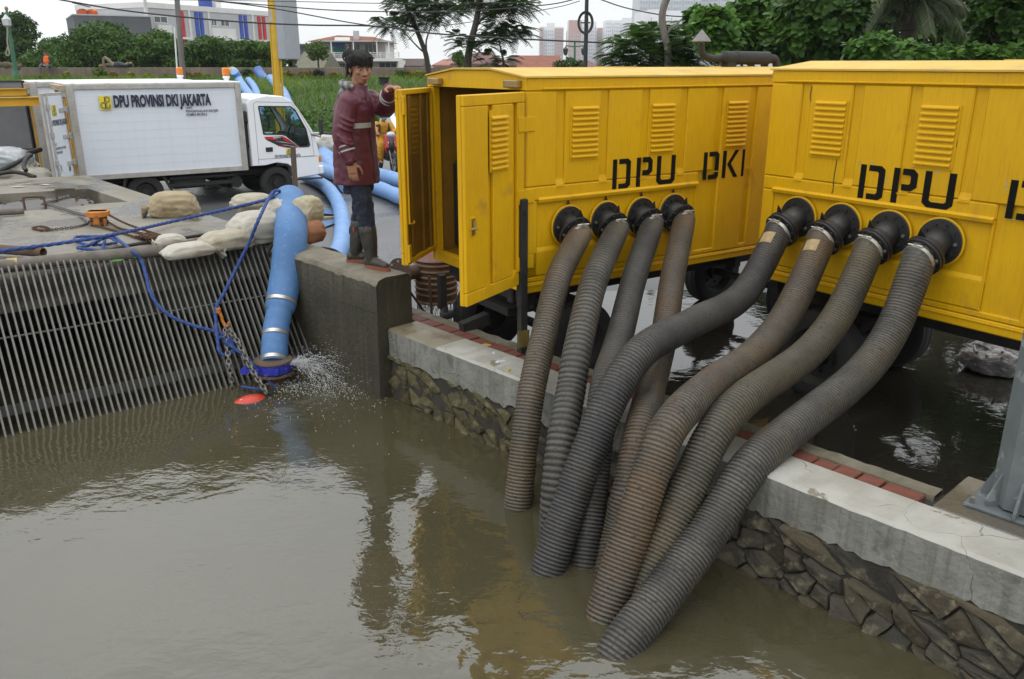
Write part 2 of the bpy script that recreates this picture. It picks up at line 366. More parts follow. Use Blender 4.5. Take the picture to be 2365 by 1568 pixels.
for x0, x1, y0, y1 in ((-60, -6, -40, 30), (4.5, 60, -60, 9), (-6, 4.5, -60, -1)): w2.poly([(x0, y0, WATER), (x1, y0, WATER), (x1, y1, WATER), (x0, y1, WATER)])
struct(w2.build('canal_water', canal_m, recalc=False))
fp = MB(); fl = [Q(-.6, .56), Q(3.0, .56), Q(9, .56), Q(9, 4.5), Q(4.5, 5.6), Q(1.5, 5.2), Q(-.5, 3.6), Q(-1.4, 1.6)]
fo_ = catmull([Vector((p.x, p.y, .02)) for p in fl], 5, True)
fm = struct(fp.poly(fo_).build('flood_water', flood_m, recalc=False))
if fm.data.polygons[0].normal.z < 0: fm.data.flip_normals()
# ---------------------------------------------------------------- deck slab over the intake, with a pit
def jit(p, a): return p + Vector((rnd.uniform(-a, a), rnd.uniform(-a, a), rnd.uniform(-a, a)))
deck = MB(); T0 = rackL - rd * 2.2; TE = Q(-1.9, .22, 0); TE.z = 0
t_end = rackL + rd * 2.42
outer = [T0, t_end, Vector((slabR.x, slabR.y, 0)), Vector((slabFar.x, slabFar.y, 0)), fa - sfd * 6, T0 - rw * 6 - rd * 1]
pit = [pz(-40, 494, .87), pz(130, 482, .87), pz(230, 470, .87), pz(296, 466, .87), pz(205, 436, .87), pz(-60, 452, .87)]
bm = bmesh.new()
def loop(pts, z): 
    vs = [bm.verts.new((p.x, p.y, z)) for p in pts]; return vs, [bm.edges.new((vs[i], vs[(i + 1) % len(vs)])) for i in range(len(vs))]
ov, oe = loop(outer, SLAB_Z); pv, pe = loop(pit, SLAB_Z)
bmesh.ops.triangle_fill(bm, edges=oe + pe, use_beauty=True)
me = bpy.data.meshes.new('deck_slab')
for lp, z0, inv in ((ov, .56, 0), (pv, .38, 1)):
    lo = [bm.verts.new((v.co.x, v.co.y, z0)) for v in lp]
    for i in range(len(lp)): bm.faces.new((lp[i], lp[(i + 1) % len(lp)], lo[(i + 1) % len(lp)], lo[i]))
    bm.faces.new(lo)
bmesh.ops.recalc_face_normals(bm, faces=bm.faces)
for f in bm.faces:
    c = f.calc_center_median()
    if abs(f.normal.z) > .9 and f.normal.z < 0: f.normal_flip()
bm.to_mesh(me); bm.free(); me.materials.append(concrete)
deck_o = tag(obj('deck_slab', me), 'wide wet grey concrete deck with a square pit above the canal intake', 'concrete deck')
# ---------------------------------------------------------------- end wall the man stands on
w = MB(); n = 80; s0, s1 = -1.95, -.03; m_ = 9
vs = []; fs = []
for i in range(n + 1):
    s_ = s0 + (s1 - s0) * i / n; nn = lambda k, a: mnoise.noise(Vector((s_ * 6, k * 1.7, 0))) * a + mnoise.noise(Vector((s_ * 21, k * 1.7, 5))) * a * .6
    ch = max(0, mnoise.noise(Vector((s_ * 9, 3, 7)))) * .03
    vs += [Q(s_, -.12, -1.2), Q(s_, -.098 + nn(1, .004), .55), Q(s_, -.093 + nn(2, .006), .815 - ch + nn(3, .01)), Q(s_, -.068 + ch * .6 + nn(4, .008), .852 + nn(5, .006)), Q(s_, 0, .867 + nn(6, .004)), Q(s_, .12, .868 + nn(7, .005)), Q(s_, .225, .865 + nn(8, .005)), Q(s_, .25 + nn(9, .004), .83 + nn(10, .008)), Q(s_, .25, -.9)]
for i in range(n):
    for k in range(m_ - 1): fs.append((i * m_ + k, i * m_ + k + 1, (i + 1) * m_ + k + 1, (i + 1) * m_ + k))
fs += [tuple(range(m_)), tuple(range(n * m_, n * m_ + m_))]
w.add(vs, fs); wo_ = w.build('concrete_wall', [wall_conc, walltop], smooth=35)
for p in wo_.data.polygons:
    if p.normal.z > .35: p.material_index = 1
tag(wo_, 'dark stained concrete wall with a rough top under the standing man', 'wall')
seam = MB(); seam.beam(Q(-.03, -.098, .585), Q(-.62, -.1, .585), .006, .006); seam.build('joint', wall_conc, wo_)
# ---------------------------------------------------------------- low quay parapet: coping, rubble stones, bricks, kerb
par = thing('quay_parapet', 'low canal parapet with white plaster coping over mossy rubble stones', 'parapet')
def coping(s0, s1, mats, name, back=.285):
    n = max(4, int((s1 - s0) / .045)); m = MB(); vs = []
    for i in range(n + 1):
        s_ = s0 + (s1 - s0) * i / n; q = Vector((s_ * 7, 0, 3)); e = mnoise.noise(q) * .012 + mnoise.noise(q * 3.7) * .008
        r = abs(mnoise.noise(q * 1.3 + Vector((9, 0, 0)))) * .07 + abs(mnoise.noise(q * 4.1)) * .03 + rnd.uniform(-.012, .012)
        vs += [Q(s_, .05, .2 - r), Q(s_, 0, .215 - r), Q(s_, -.004 + e * .3, .425 + e * .3), Q(s_, .014 + e * .5, .441), Q(s_, back, .446), Q(s_, back, .1)]
    fs = []; mi = []
    for i in range(n):
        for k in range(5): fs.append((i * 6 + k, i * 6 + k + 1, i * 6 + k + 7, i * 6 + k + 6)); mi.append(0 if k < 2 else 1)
    fs += [tuple(range(6)), tuple(range(n * 6, n * 6 + 6))]; mi += [0, 0]
    m.v = vs; m.f = [list(f) for f in fs]; m.m = mi
    return m.build(name, mats, par, smooth=40)
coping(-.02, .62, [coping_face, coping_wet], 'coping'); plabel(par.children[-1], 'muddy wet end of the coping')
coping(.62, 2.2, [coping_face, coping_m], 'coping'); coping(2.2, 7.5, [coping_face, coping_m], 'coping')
core = MB(); core.box((0, 0, 0), (7.4, .3, 1.6), None)
for i, v in enumerate(core.v): core.v[i] = tuple(Q(3.7 + v[0], .16 + v[1] + (0 if v[2] > 0 else .0), -.6 + v[2]))
core.build('mortar_core', mortar, par)

def voronoi(seeds, box):
    out = []
    for i, (x, y) in enumerate(seeds):
        P = [(box[0], box[2]), (box[1], box[2]), (box[1], box[3]), (box[0], box[3])]
        for k, (u, v) in enumerate(seeds):
            if k == i or abs(u - x) > .8 or abs(v - y) > .6: continue
            nx, ny = u - x, v - y; c = (u * u + v * v - x * x - y * y) / 2; Q_ = []
            for a, b_ in zip(P, P[1:] + P[:1]):
                da = a[0] * nx + a[1] * ny - c; db = b_[0] * nx + b_[1] * ny - c
                if da <= 0: Q_.append(a)
                if da * db < 0: t = da / (da - db); Q_.append((a[0] + (b_[0] - a[0]) * t, a[1] + (b_[1] - a[1]) * t))
            P = Q_
            if len(P) < 3: break
        if len(P) >= 3: out.append(P)
    return out
def stone(P, seed):
    r = random.Random(seed); cx_ = sum(p[0] for p in P) / len(P); cy_ = sum(p[1] for p in P) / len(P); ring = []
    for a, b_ in zip(P, P[1:] + P[:1]):
        l = math.hypot(b_[0] - a[0], b_[1] - a[1])
        if l < .015: continue
        for t in (.08, .5, .92): ring.append((a[0] + (b_[0] - a[0]) * t - cx_, a[1] + (b_[1] - a[1]) * t - cy_))
    n = len(ring); dep = r.uniform(.012, .04); tx, ty = r.uniform(-.22, .22), r.uniform(-.25, .25); vs = []; w = r.uniform(.002, .008); m = MB()
    rr = [r.uniform(-.012, .008) for _ in ring]
    for sc_, d in ((1, .08), (1, -.2 * dep), (.96, -.8 * dep), (.66, -dep), (.25, -dep * 1.05)):
        for (x, y), j_ in zip(ring, rr):
            l = math.hypot(x, y) or 1; q = max(.3, (l - w + j_) / l) * sc_; bx_, by_ = x * q, y * q
            vs.append(Vector((bx_, d + (0 if d > 0 else bx_ * tx + by_ * ty + .018 * mnoise.noise(Vector((bx_ * 17 + seed, by_ * 17, sc_)))), by_)))
    m.add(vs, [(i * n + k, i * n + (k + 1) % n, (i + 1) * n + (k + 1) % n, (i + 1) * n + k) for i in range(4) for k in range(n)] + [tuple(range(4 * n, 5 * n))])
    return m, cx_, cy_
sr = random.Random(12); seeds = []; s_ = -.05; 
while s_ < 6.3:
    cw = sr.uniform(.11, .19); h_ = .19 + sr.uniform(-.05, .05)
    while h_ > -.5: ch_ = sr.uniform(.075, .15); seeds.append((s_ + sr.uniform(-.07, .07), h_ - ch_ / 2)); h_ -= ch_
    s_ += cw
sh_ = lambda x, y: (x + .55 * y, y * 1.15 - .12 * math.sin(x * 2.1)); seeds = [(x + sr.uniform(-.05, .05), y + sr.uniform(-.03, .03)) for x, y in seeds if sr.random() > .10]
for k, P in enumerate(voronoi([sh_(*q) for q in seeds], (-.5, 6.4, -.7, .42))):
    P = [((lambda yy: (x - .55 * yy, yy))((y + .12 * math.sin((x) * 2.1)) / 1.15)) for x, y in P]; P = [(x, min(y, .205)) for x, y in P]
    if max(p[1] for p in P) - min(p[1] for p in P) < .03 or max(p[0] for p in P) < .02 or min(p[1] for p in P) < -.62: continue
    m, cx_, cy_ = stone(P, k); st = m.build('stone', stone_moss if cx_ < 1.7 else (stone_m, stone_m, stone_b)[k % 3], par, smooth=32)
    st.location = Q(cx_, .035 - max(0, .2 - cy_) * (.06 if cx_ < 2 else .17), cy_); st.rotation_euler = (0, 0, math.atan2(qe.y, qe.x))
bp_ = thing('brick_paving', 'row of red paving bricks between white coping and kerb', 'brick paving')
base = MB(); 
base.box((0, 0, 0), (9.2, .24, .5)); base.v = [tuple(Q(3.1 + v[0], .41 + v[1], .155 + v[2])) for v in base.v]; base.build('bedding', mortar, bp_)
bk = MB(); bk.box((0, 0, 0), (.19, .122, .04), None, .005); bmesh_ = bk.mesh('brick', brick_m)
s_ = -1.2
while s_ < 4.12:
    w_ = 1 if rnd.random() < .5 else .6
    o = obj('brick', bmesh_, bp_); o.location = Q(s_ + .1 * w_, .352 + rnd.uniform(-.004, .004), .416 + rnd.uniform(-.004, .006)); o.scale = (w_, 1, 1)
    o.rotation_euler = (rnd.uniform(-.02, .02), rnd.uniform(-.02, .02), math.atan2(qe.y, qe.x) + rnd.uniform(-.02, .02)); s_ += .2 * w_ + .005
kb = MB(); n = 150; vs = []; fs = []
for i in range(n + 1):
    s_ = -1.3 + 5.45 * i / n; e = mnoise.noise(Vector((s_ * 9, 1, 2))) * .016 + mnoise.noise(Vector((s_ * 27, 4, 2))) * .008
    vs += [Q(s_, .42, .40), Q(s_, .426, .432 + e * .4), Q(s_, .525 + e, .436), Q(s_, .545 + e, .39), Q(s_, .55, -.05)]
for i in range(n):
    for q in range(4): fs.append((i * 5 + q, i * 5 + q + 1, i * 5 + q + 6, i * 5 + q + 5))
kb.add(vs, fs); struct(kb.build('kerb', kerb_m, smooth=60))
kb2 = MB(); kb2.box((0, 0, 0), (2.6, .12, .48), None, .012); kb2.v = [tuple(Q(6.36 + v[0], .475 + v[1], .195 + v[2])) for v in kb2.v]; struct(kb2.build('kerb', kerb_m))
pad = MB(); pad.box((0, 0, 0), (.80, .47, .34), None, .01); pad.v = [tuple(Q(4.58 + v[0], .535 + v[1], .272 + v[2])) for v in pad.v]
tag(pad.build('concrete_pad', concrete), 'small pale concrete pad under the galvanised column', 'concrete pad')
# ---------------------------------------------------------------- trash rack
rack = thing('trash_rack', 'long sloping steel bar screen standing in the canal before the intake', 'bar screen')
bar_m = M('rack_bar_steel', (.155, .152, .14), (.10, .097, .086), sc=9, rough=.5, metal=.2, spots=(.16, .12, .08), sp_lo=.6, sp_hi=.7, sp_sc=12)
sl = Vector((rw.x * .845, rw.y * .845, -1.03)).normalized(); up_n = rd.cross(sl).normalized()
if up_n.z < 0: up_n = -up_n
LB = 1.95; b = MB(); wd = .0145; dp = .05
prof = [(-.05, -dp * .35), (-.035, 0), (LB, 0), (LB, -dp), (-.02, -dp), (-.05, -dp * .75)]
b.prism(prof, rd * -wd / 2, sl, up_n, rd * wd); barm = b.mesh('bar', bar_m)
nb_ = 0; u = -2.15
while u < 2.42:
    o = obj('bar', barm, rack); p = rackL + rd * u; o.location = (p.x + rnd.uniform(-.002, .002), p.y, .905 + rnd.uniform(-.006, .006)); u += .0505
for d in (.56,):
    c = MB(); a0 = rackL - rd * 2.2 + sl * d - up_n * (dp * .6); a1 = rackL + rd * 2.42 + sl * d - up_n * (dp * .6); a0.z += .9; a1.z += .9
    c.cyl(a0, a1, .008, n=8); c.build('cross_rod', M('dull_rod', (.12, .12, .11)), rack)
for d, hh in ((1.14, .09),):
    c = MB(); a0 = rackL - rd * 2.2 + sl * d - up_n * (dp + .05); a1 = rackL + rd * 2.4 + sl * d - up_n * (dp + .05); a0.z += .9; a1.z += .9
    c.beam(a0, a1, .03, hh, up=sl); c.build('support_beam', M('rack_beam', (.08, .075, .065), (.05, .048, .04), sc=5, rough=.6), rack)
# dark intake lip and bay walls under the deck
lip = MB(); lip.beam(rackL - rd * 2.2 - rw * .03 + Vector((0, 0, .74)), rackL + rd * 2.42 - rw * .03 + Vector((0, 0, .74)), .06, .2); lip.build('deck_lip', concrete, deck_o)

sw = MB()
def wallseg(a, b, th, z0, z1): sw.beam(Vector((a.x, a.y, (z0 + z1) / 2)), Vector((b.x, b.y, (z0 + z1) / 2)), th, z1 - z0)
wallseg(t_end - qm * .08, slabFar - qm * .08, .15, -1.2, .555); wallseg(slabFar - sfd * .05 - qm * .1, fa - sfd * 7, .15, -1.2, .555); wallseg(fa - sfd * 6, T0 - rw * 6 - rd, .15, -1.2, .555)
wallseg(T0 - rw * 6 - rd, T0 - rw * .3 - rd * .2, .15, -1.2, .555); wallseg(T0 - rw * 2.2, t_end - rw * 2.2, .15, -1.2, .555)  # left side wall added to stop light leaking into the bay
sw.build('substructure', mortar, deck_o)
# ================================================================ pump trailers (local x along the hose side, y into the body, z up)
EZ = .965; TOP = 2.407; BOT = .875; LX = 4.2; WY = 1.43
RIBS = [.30 + .403 * k for k in range(10)]
LET = {'D1': [[(0, 0), (.042, 0), (.042, 1), (0, 1)], [(.062, 0), (.15, 0), (.18, .1), (.18, .9), (.15, 1), (.062, 1), (.062, .83), (.125, .83), (.135, .78), (.135, .22), (.125, .17), (.062, .17)]],
       'P': [[(0, 0), (.042, 0), (.042, 1), (0, 1)], [(.062, .38), (.13, .38), (.165, .5), (.165, .88), (.135, 1), (.062, 1), (.062, .82), (.11, .82), (.12, .78), (.12, .6), (.11, .56), (.062, .56)]],
       'U': [[(0, 1), (0, .12), (.035, 0), (.165, 0), (.2, .12), (.2, 1), (.155, 1), (.155, .2), (.14, .16), (.06, .16), (.045, .2), (.045, 1)]],
       'K': [[(0, 0), (.042, 0), (.042, 1), (0, 1)], [(.055, .5), (.145, 1), (.192, 1), (.1, .52), (.192, 0), (.142, 0)]],
       'I': [[(0, 0), (.03, 0), (.03, 1), (0, 1)]]}
TEXT = [('D1', .795), ('P', 1.035), ('U', 1.247), ('D1', 1.765), ('K', 1.99), ('I', 2.225)]
slat_mb = MB(); slat_mb.prism([(0, .017), (-.004, .017), (-.017, .004), (-.017, -.004), (0, -.006)], (-.12, 0, 0), (0, 1, 0), (0, 0, 1), (.24, 0, 0))
SLAT = slat_mb.mesh('slat', yellow)
bb = MB(); bb.cyl((0, 0, 0), (0, 0, .012), .011, n=6); BOLT = bb.mesh('bolt', bolt_m); 
bb = MB(); bb.cyl((0, 0, 0), (0, 0, .012), .011, n=6); BOLTD = bb.mesh('bolt', black_steel)
def louver(par, x, y, z0, z1, R=None, w=.24, off=None):
    """ten pressed slats, as sub-parts of a thin vent plate"""
    p = MB(); p.box((x, y - .0005, (z0 + z1) / 2), (w + .03, .003, z1 - z0 + .05)); lp = p.build('louver_panel', yellow, par)
    for k in range(10):
        o = obj('slat', SLAT, lp); o.location = (x, y - .0015, z0 + (z1 - z0) * k / 9); o.scale = (w / .24, 1, 1)
    return lp
def wheel(par, c, ax=(0, 1, 0), r=.35, w=.2, tag_=None):
    c = Vector(c); ax = Vector(ax).normalized(); t = MB()
    pr = [(r * .58, -w * .42), (r * .62, -w * .5), (r * .82, -w * .52), (r * .93, -w * .46), (r * .985, -w * .38), (r, -w * .2), (r * .985, -w * .19), (r * .985, -w * .16), (r, -w * .15), (r, 0)]
    pr = pr + [(a, -h) for a, h in pr[::-1][1:]]
    t.lathe(pr, c, ax, 40, caps=False); ty = t.build('wheel', rubber, par, smooth=35)
    m = MB(); rr = r * .6
    m.lathe([(rr, -w * .4), (rr * .93, -w * .34), (rr * .85, -w * .1), (rr * .4, -w * .06), (rr * .36, -w * .3), (.001, -w * .33)], c, ax, 24, caps=False)
    m.lathe([(rr, w * .4), (rr * .93, w * .34), (rr * .85, w * .1), (.001, w * .06)], c, ax, 24, caps=False)
    a = ax.orthogonal().normalized(); b = ax.cross(a)
    for k in range(6):
        th = k * math.pi / 3; q = c + (a * math.cos(th) + b * math.sin(th)) * rr * .6; m.cyl(q - ax * w * .08, q - ax * w * .2, .012, n=6)
    m.build('rim', black_steel, ty, smooth=40); return ty
def outlet(root, x, y1, hr_, dirl, ln, double):
    """flanged suction branch: wall flange, stub, hose flange with pointed lugs"""
    d = Vector(dirl).normalized(); o = Vector((x, -.012, y1))
    ring = MB(); ring.lathe([(.148, 0), (.157, -.004), (.157, -.012), (.148, -.014)], o + Vector((0, .012, 0)), (0, 1, 0), 32)
    pm = MB(); p1 = o + d * ln
    q = [o + Vector((0, .02, 0)), o + Vector((0, -.03, 0)).lerp(d * .03, .3), o + d * (ln * .5), p1 + d * .01]
    pm.tube(catmull(q, 5), .088, 24); par = pm.build('outlet_pipe', black_paint, root, smooth=40)
    ring.build('opening_ring', yellow, par, smooth=40)
    fl = []
    for c, ax, hub in [(o, Vector((0, -1, 0)), 0), (p1, d, 1)]:
        m = MB(); R1_ = .133 if hub else .146; m.lathe([(.08, -.012), (R1_ - .003, -.012), (R1_, -.009), (R1_, .009), (R1_ - .003, .012), (.08, .012)], c, ax, 36)
        if double and hub: m.lathe([(.08, .016), (.128, .016), (.131, .019), (.131, .036), (.08, .036)], c, ax, 36)
        u = (Vector((0, 0, 1)) - ax * ax.z).normalized(); s_ = u.cross(ax)
        m.prism([(-.035, .115), (.035, .115), (0, .19)], c - ax * .012, s_, u, ax * .008)
        f = m.build('flange', black_paint, par, smooth=35); 
        nb = 10
        for k in range(nb):
            th = 2 * math.pi * (k + .5) / nb; pos = c + (u * math.cos(th) + s_ * math.sin(th)) * .110 + ax * (.036 if double and hub else .012)
            b_ = obj('bolt', BOLT if (k * 7 + int(x * 10)) % 4 == 0 else BOLTD, par); b_.location = pos; b_.rotation_mode = 'QUATERNION'; b_.rotation_quaternion = ax.to_track_quat('Z', 'Y')
        if not hub: fl.append(f); m2 = MB(); m2.prism([(-.04, .12), (.04, .12), (0, .185)], c - ax * .02, s_, u, ax * .006); m2.build('lug', yellow, par)
    c = p1 + d * .03
    cl = MB(); cl.lathe([(hr_ - .004, .05), (hr_ + .007, .05), (hr_ + .007, .075), (hr_ - .004, .075)], p1, d, 28)
    side = d.cross(Vector((0, 0, 1))).normalized(); up = side.cross(d)
    cl.cyl(p1 + d * .062 + up * .108 - side * .05, p1 + d * .062 + up * .108 + side * .05, .006, n=6); cl.box(p1 + d * .062 + up * .106, (.02, .02, .02))
    cl.build('hose_clamp', clamp_m, par, smooth=40)
    return p1, d
def make_trailer(root, outs, det, fw):
    m = MB(); L_ = LX
    m.box((L_ / 2, .023, (BOT + TOP) / 2), (L_ - .01, .008, TOP - BOT - .02))
    B = .011
    def st(x0, x1, z0, z1, y0=0, y1=.034): m.box(((x0 + x1) / 2, (y0 + y1) / 2, (z0 + z1) / 2), (x1 - x0, y1 - y0, z1 - z0), None, B)
    st(0, L_, 2.318, TOP); xs = [0.0]
    for r in RIBS: xs += [r - .038, r + .038]
    xs.append(L_)
    for i in range(0, len(xs), 2):
        x0, x1 = xs[i], xs[i + 1]
        st(x0, x1, 1.66 if x0 < 1.69 else .96, 2.316)
    st(.001, 1.715, 1.56, 1.658); st(.001, .1, 1.0, 1.558); st(1.70, 1.715, 1.0, 1.558); st(.001, 1.715, 1.0, 1.185); st(0, L_, BOT, .956); st(.001, L_ - .001, .958, .998, .003)
    for r in RIBS:                                   # sloped ends of the pressed grooves
        m.prism([(.021, 0), (.002, 0), (.021, .05)], (r - .038, 0, 1.657), (0, 1, 0), (0, 0, 1), (.076, 0, 0)) if r < 1.69 else None
    m.prism([(.001, 0), (.021, 0), (.021, .03)], (.1, 0, 1.184), (0, 1, 0), (0, 0, 1), (1.6, 0, 0))
    m.prism([(-.014, 0), (-.020, .022), (-.004, .036), (.004, .036), (.004, 0)], (.10, 0, 1.545), (0, 1, 0), (0, 0, 1), (1.61, 0, 0))
    m.box((L_ / 2 + .06, -.004, 2.333), (L_ - .14, .012, .012), None, .003)
    m.box((L_ / 2, -.003, .934), (L_ - .02, .008, .01), None, .002)
    for r in RIBS: m.box((r + .0, -.002, 1.648), (.07, .007, .007))
    m.build('side_panel', yellow, root)
    f = MB(); f.box((L_ / 2, WY - .02, (BOT + TOP) / 2), (L_, .04, TOP - BOT)); f.box((L_ - .02, WY / 2, (BOT + TOP) / 2), (.04, WY - .09, TOP - BOT - .01)); f.build('rear_panel', yellow, root)
    # end frame round the doors
    e = MB(); e.box((.03, .062, (BOT + 2.32) / 2), (.06, .05, 2.32 - BOT), None, .005); e.box((.03, WY - .045, (BOT + 2.32) / 2), (.06, .09, 2.32 - BOT - .002), None, .005)
    e.box((.03, WY / 2, .92), (.062, WY - .2, .088), None, .006)
    gab = [(0.002, 2.325), (WY - .002, 2.325), (WY - .002, 2.403), (.98, 2.452), (.45, 2.452), (.002, 2.403)]
    e.prism(gab, (-.004, 0, 0), (0, 1, 0), (0, 0, 1), (.06, 0, 0)); e.build('door_frame', yellow, root)
    r = MB(); pr = [(-.012, 2.405), (.45, 2.457), (.98, 2.457), (WY + .012, 2.405), (WY + .012, 2.415), (.98, 2.470), (.45, 2.470), (-.012, 2.417)]
    r.prism(pr, (-.02, 0, 0), (0, 1, 0), (0, 0, 1), (L_ + .04, 0, 0)); ro = r.build('roof', yellow_roof, root)
    for xx in (1.4, 2.8): q = MB(); q.box((xx, .72, 2.472), (.03, .52, .008)); q.build('roof_seam', yellow_roof, ro)
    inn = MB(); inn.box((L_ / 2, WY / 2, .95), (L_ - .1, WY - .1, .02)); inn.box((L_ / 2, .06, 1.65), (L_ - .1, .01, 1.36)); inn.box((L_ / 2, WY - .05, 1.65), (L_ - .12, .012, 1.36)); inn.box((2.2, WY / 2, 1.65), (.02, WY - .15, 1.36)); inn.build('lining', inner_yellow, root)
    en = MB(); en.box((1.0, .75, 1.28), (1.0, .55, .6), None, .04); en.box((.42, .75, 1.35), (.1, .7, .72), None, .02); en.cyl((.35, .72, 1.35), (.25, .72, 1.35), .24, n=20); en.cyl((.9, .55, 1.62), (1.3, .55, 1.62), .1, n=14); en.cyl((.55, .5, 1.0), (.55, .5, 1.75), .16, .13, n=18); en.box((.30, 1.31, 1.35), (.26, .12, .74), None, .03); en.build('engine', black_steel, root, smooth=35)
    for yl in (.14, 1.25):
        l = MB(); l.box((-.03, yl, 2.365), (.05, .17, .05), None, .006); l.build('marker_lamp', M('grimy_lamp', (.30, .19, .05), (.2, .14, .05), rough=.35), root)
    for nm, x in TEXT:
        lm = MB()
        for pg in LET[nm]:
            # cut the print where the pressed grooves run, so it follows the steel
            lm.prism([(px_, pz_ * .225 + 1.585) for px_, pz_ in pg], (x, -.0015, 0), (1, 0, 0), (0, 0, 1), (0, -.0012, 0))
        lm.build('letter', letter_black, root)
    for xc, w_ in ((.513, .24), (1.28, .235), (2.115, .23), (2.95, .23)): louver(root, xc, -.003, 1.85, 2.19, w=w_)
    # chassis
    c = MB()
    for yy in (.3, 1.1): c.box((L_ / 2, yy, .80), (L_ - .1, .07, .14), None, .01)
    for xx in (.12, 1.2, 2.4, 3.9): c.box((xx, .7, .80), (.07, 1.2, .1))
    c.cyl((fw, .15, .36), (fw, 1.28, .36), .04); c.cyl((3.35, .15, .36), (3.35, 1.28, .36), .04)
    for yy in (.28, 1.12):
        for xx in (fw, 3.35):
            c.tube(catmull([(xx - .35, yy, .68), (xx, yy, .45), (xx + .35, yy, .68)], 6), .03, 6)
    c.box((.45, .7, .62), (.7, .6, .06)); c.beam((.1, .7, .5), (-.15, .7, .45), .08, .1); c.box((-.02, 1.25, .62), (.06, .06, .3)); c.tube([(.0, 1.25, .47), (-.06, 1.15, .42), (-.02, 1.0, .5)], .035, 8)
    c.build('chassis', black_steel, root, smooth=35)
    for (xx, yy) in ((fw, .16), (fw - .12, 1.27), (3.35, .16), (3.35, 1.27)): wheel(root, (xx, yy, .355))
    if det:
        st_ = MB(); st_.box((-.055, -.03, 1.19), (.065, .06, .80), None, .006); st_.box((-.055, -.035, .62), (.055, .055, .42)); st_.cyl((-.055, -.035, .16), (-.055, -.035, .45), .022, n=10); st_.box((-.055, -.035, .15), (.16, .16, .015))
        sg = st_.build('support_leg', black_steel, root)
        for zz in (1.35, 1.43, 1.5): h = MB(); h.cyl((-.055, -.0735, zz), (-.055, -.076, zz), .012, n=10); h.build('bolt_hole', dark_inside, sg)
        t = MB(); t.box((-.07, -.075, .56), (.1, .006, .13)); t.build('tag_plate', M('olive_tag', (.20, .15, .03), (.12, .09, .03), sc=20), sg)
    # exhaust silencer on the roof
    x0 = 2.55; ex = MB(); yy = .62; zz = 2.548
    ex.lathe([(.03, 0), (.058, .03), (.058, .17), (.062, .172), (.062, .2), (.058, .202), (.058, .62), (.03, .66)], (x0, yy, zz), (1, 0, 0), 24)
    ex.tube(catmull([(x0 + .01, yy, zz), (x0 - .14, yy, zz - .005), (x0 - .235, yy, zz + .03), (x0 - .265, yy, zz + .09), (x0 - .266, yy, zz + .12)], 6), .031, 14)
    ex.tube(catmull([(x0 + .64, yy, zz), (x0 + .72, yy, zz - .01), (x0 + .75, yy, zz - .06), (x0 + .75, yy, 2.44)], 5), .036, 14); ex.box((x0 + .1, yy, 2.49), (.12, .09, .09), None, .01)
    eo = ex.build('exhaust_silencer', black_steel, root, smooth=40)
    cp = MB(); cp.lathe([(.085, .135), (.084, .14), (.002, .235)], (x0 - .266, yy, zz), (0, 0, 1), 14)
    for k in range(4): a = k * math.pi / 2; cp.cyl((x0 - .266 + .028 * math.cos(a), yy + .028 * math.sin(a), zz + .11), (x0 - .266 + .04 * math.cos(a), yy + .04 * math.sin(a), zz + .15), .004, n=5)
    cp.build('rain_cap', M('grey_cap', (.14, .14, .14), (.2, .19, .18), sc=30, rough=.6), eo)
    return [outlet(root, *o) for o in outs]
def door(root, hinge, ang, w_, face, lou):
    """swung door: local frame u from hinge to free edge; face -1: outer face towards -n"""
    d = bpy.data.objects.new('door', None)
    u = Vector((math.cos(ang), math.sin(ang), 0)); n = Vector((-u.y, u.x, 0)) * face; h = Vector((*hinge, 0))
    P = lambda a, b_, z: h + u * a + n * b_ + Vector((0, 0, z))
    Rm = basis(u, n, Vector((0, 0, 1)))
    m = MB(); Z0, Z1 = .967, 2.315; gr = [(.15, .07), (.515, .07)]; cuts = [0.0]
    def bx(a0, a1, b0, b1, z0, z1, bev=.005): m.box(P((a0 + a1) / 2, (b0 + b1) / 2, (z0 + z1) / 2), (a1 - a0, b1 - b0, z1 - z0), Rm, bev)
    lo_ = lou if lou else None
    if lo_ is None: bx(.02, w_ - .02, -.03, -.026, Z0 + .02, Z1 - .02, 0)
    edges = [0, .115, .185, .48, .55, w_] if face < 0 else [0, .10, .16, .42, .48, w_]
    for i in range(0, len(edges), 2): bx(edges[i], edges[i + 1], -.025, 0, Z0 + .09, Z1 - .07)
    bx(0, w_, -.0255, .0, Z1 - .068, Z1); bx(0, w_, -.0255, .0, Z0, Z0 + .088)
    bx(0, .03, -.06, -.026, Z0, Z1); bx(w_ - .03, w_, -.06, -.026, Z0, Z1); bx(.031, w_ - .031, -.06, -.026, Z1 - .04, Z1); bx(.031, w_ - .031, -.06, -.026, Z0, Z0 + .04)
    return m, P, Rm, u, n
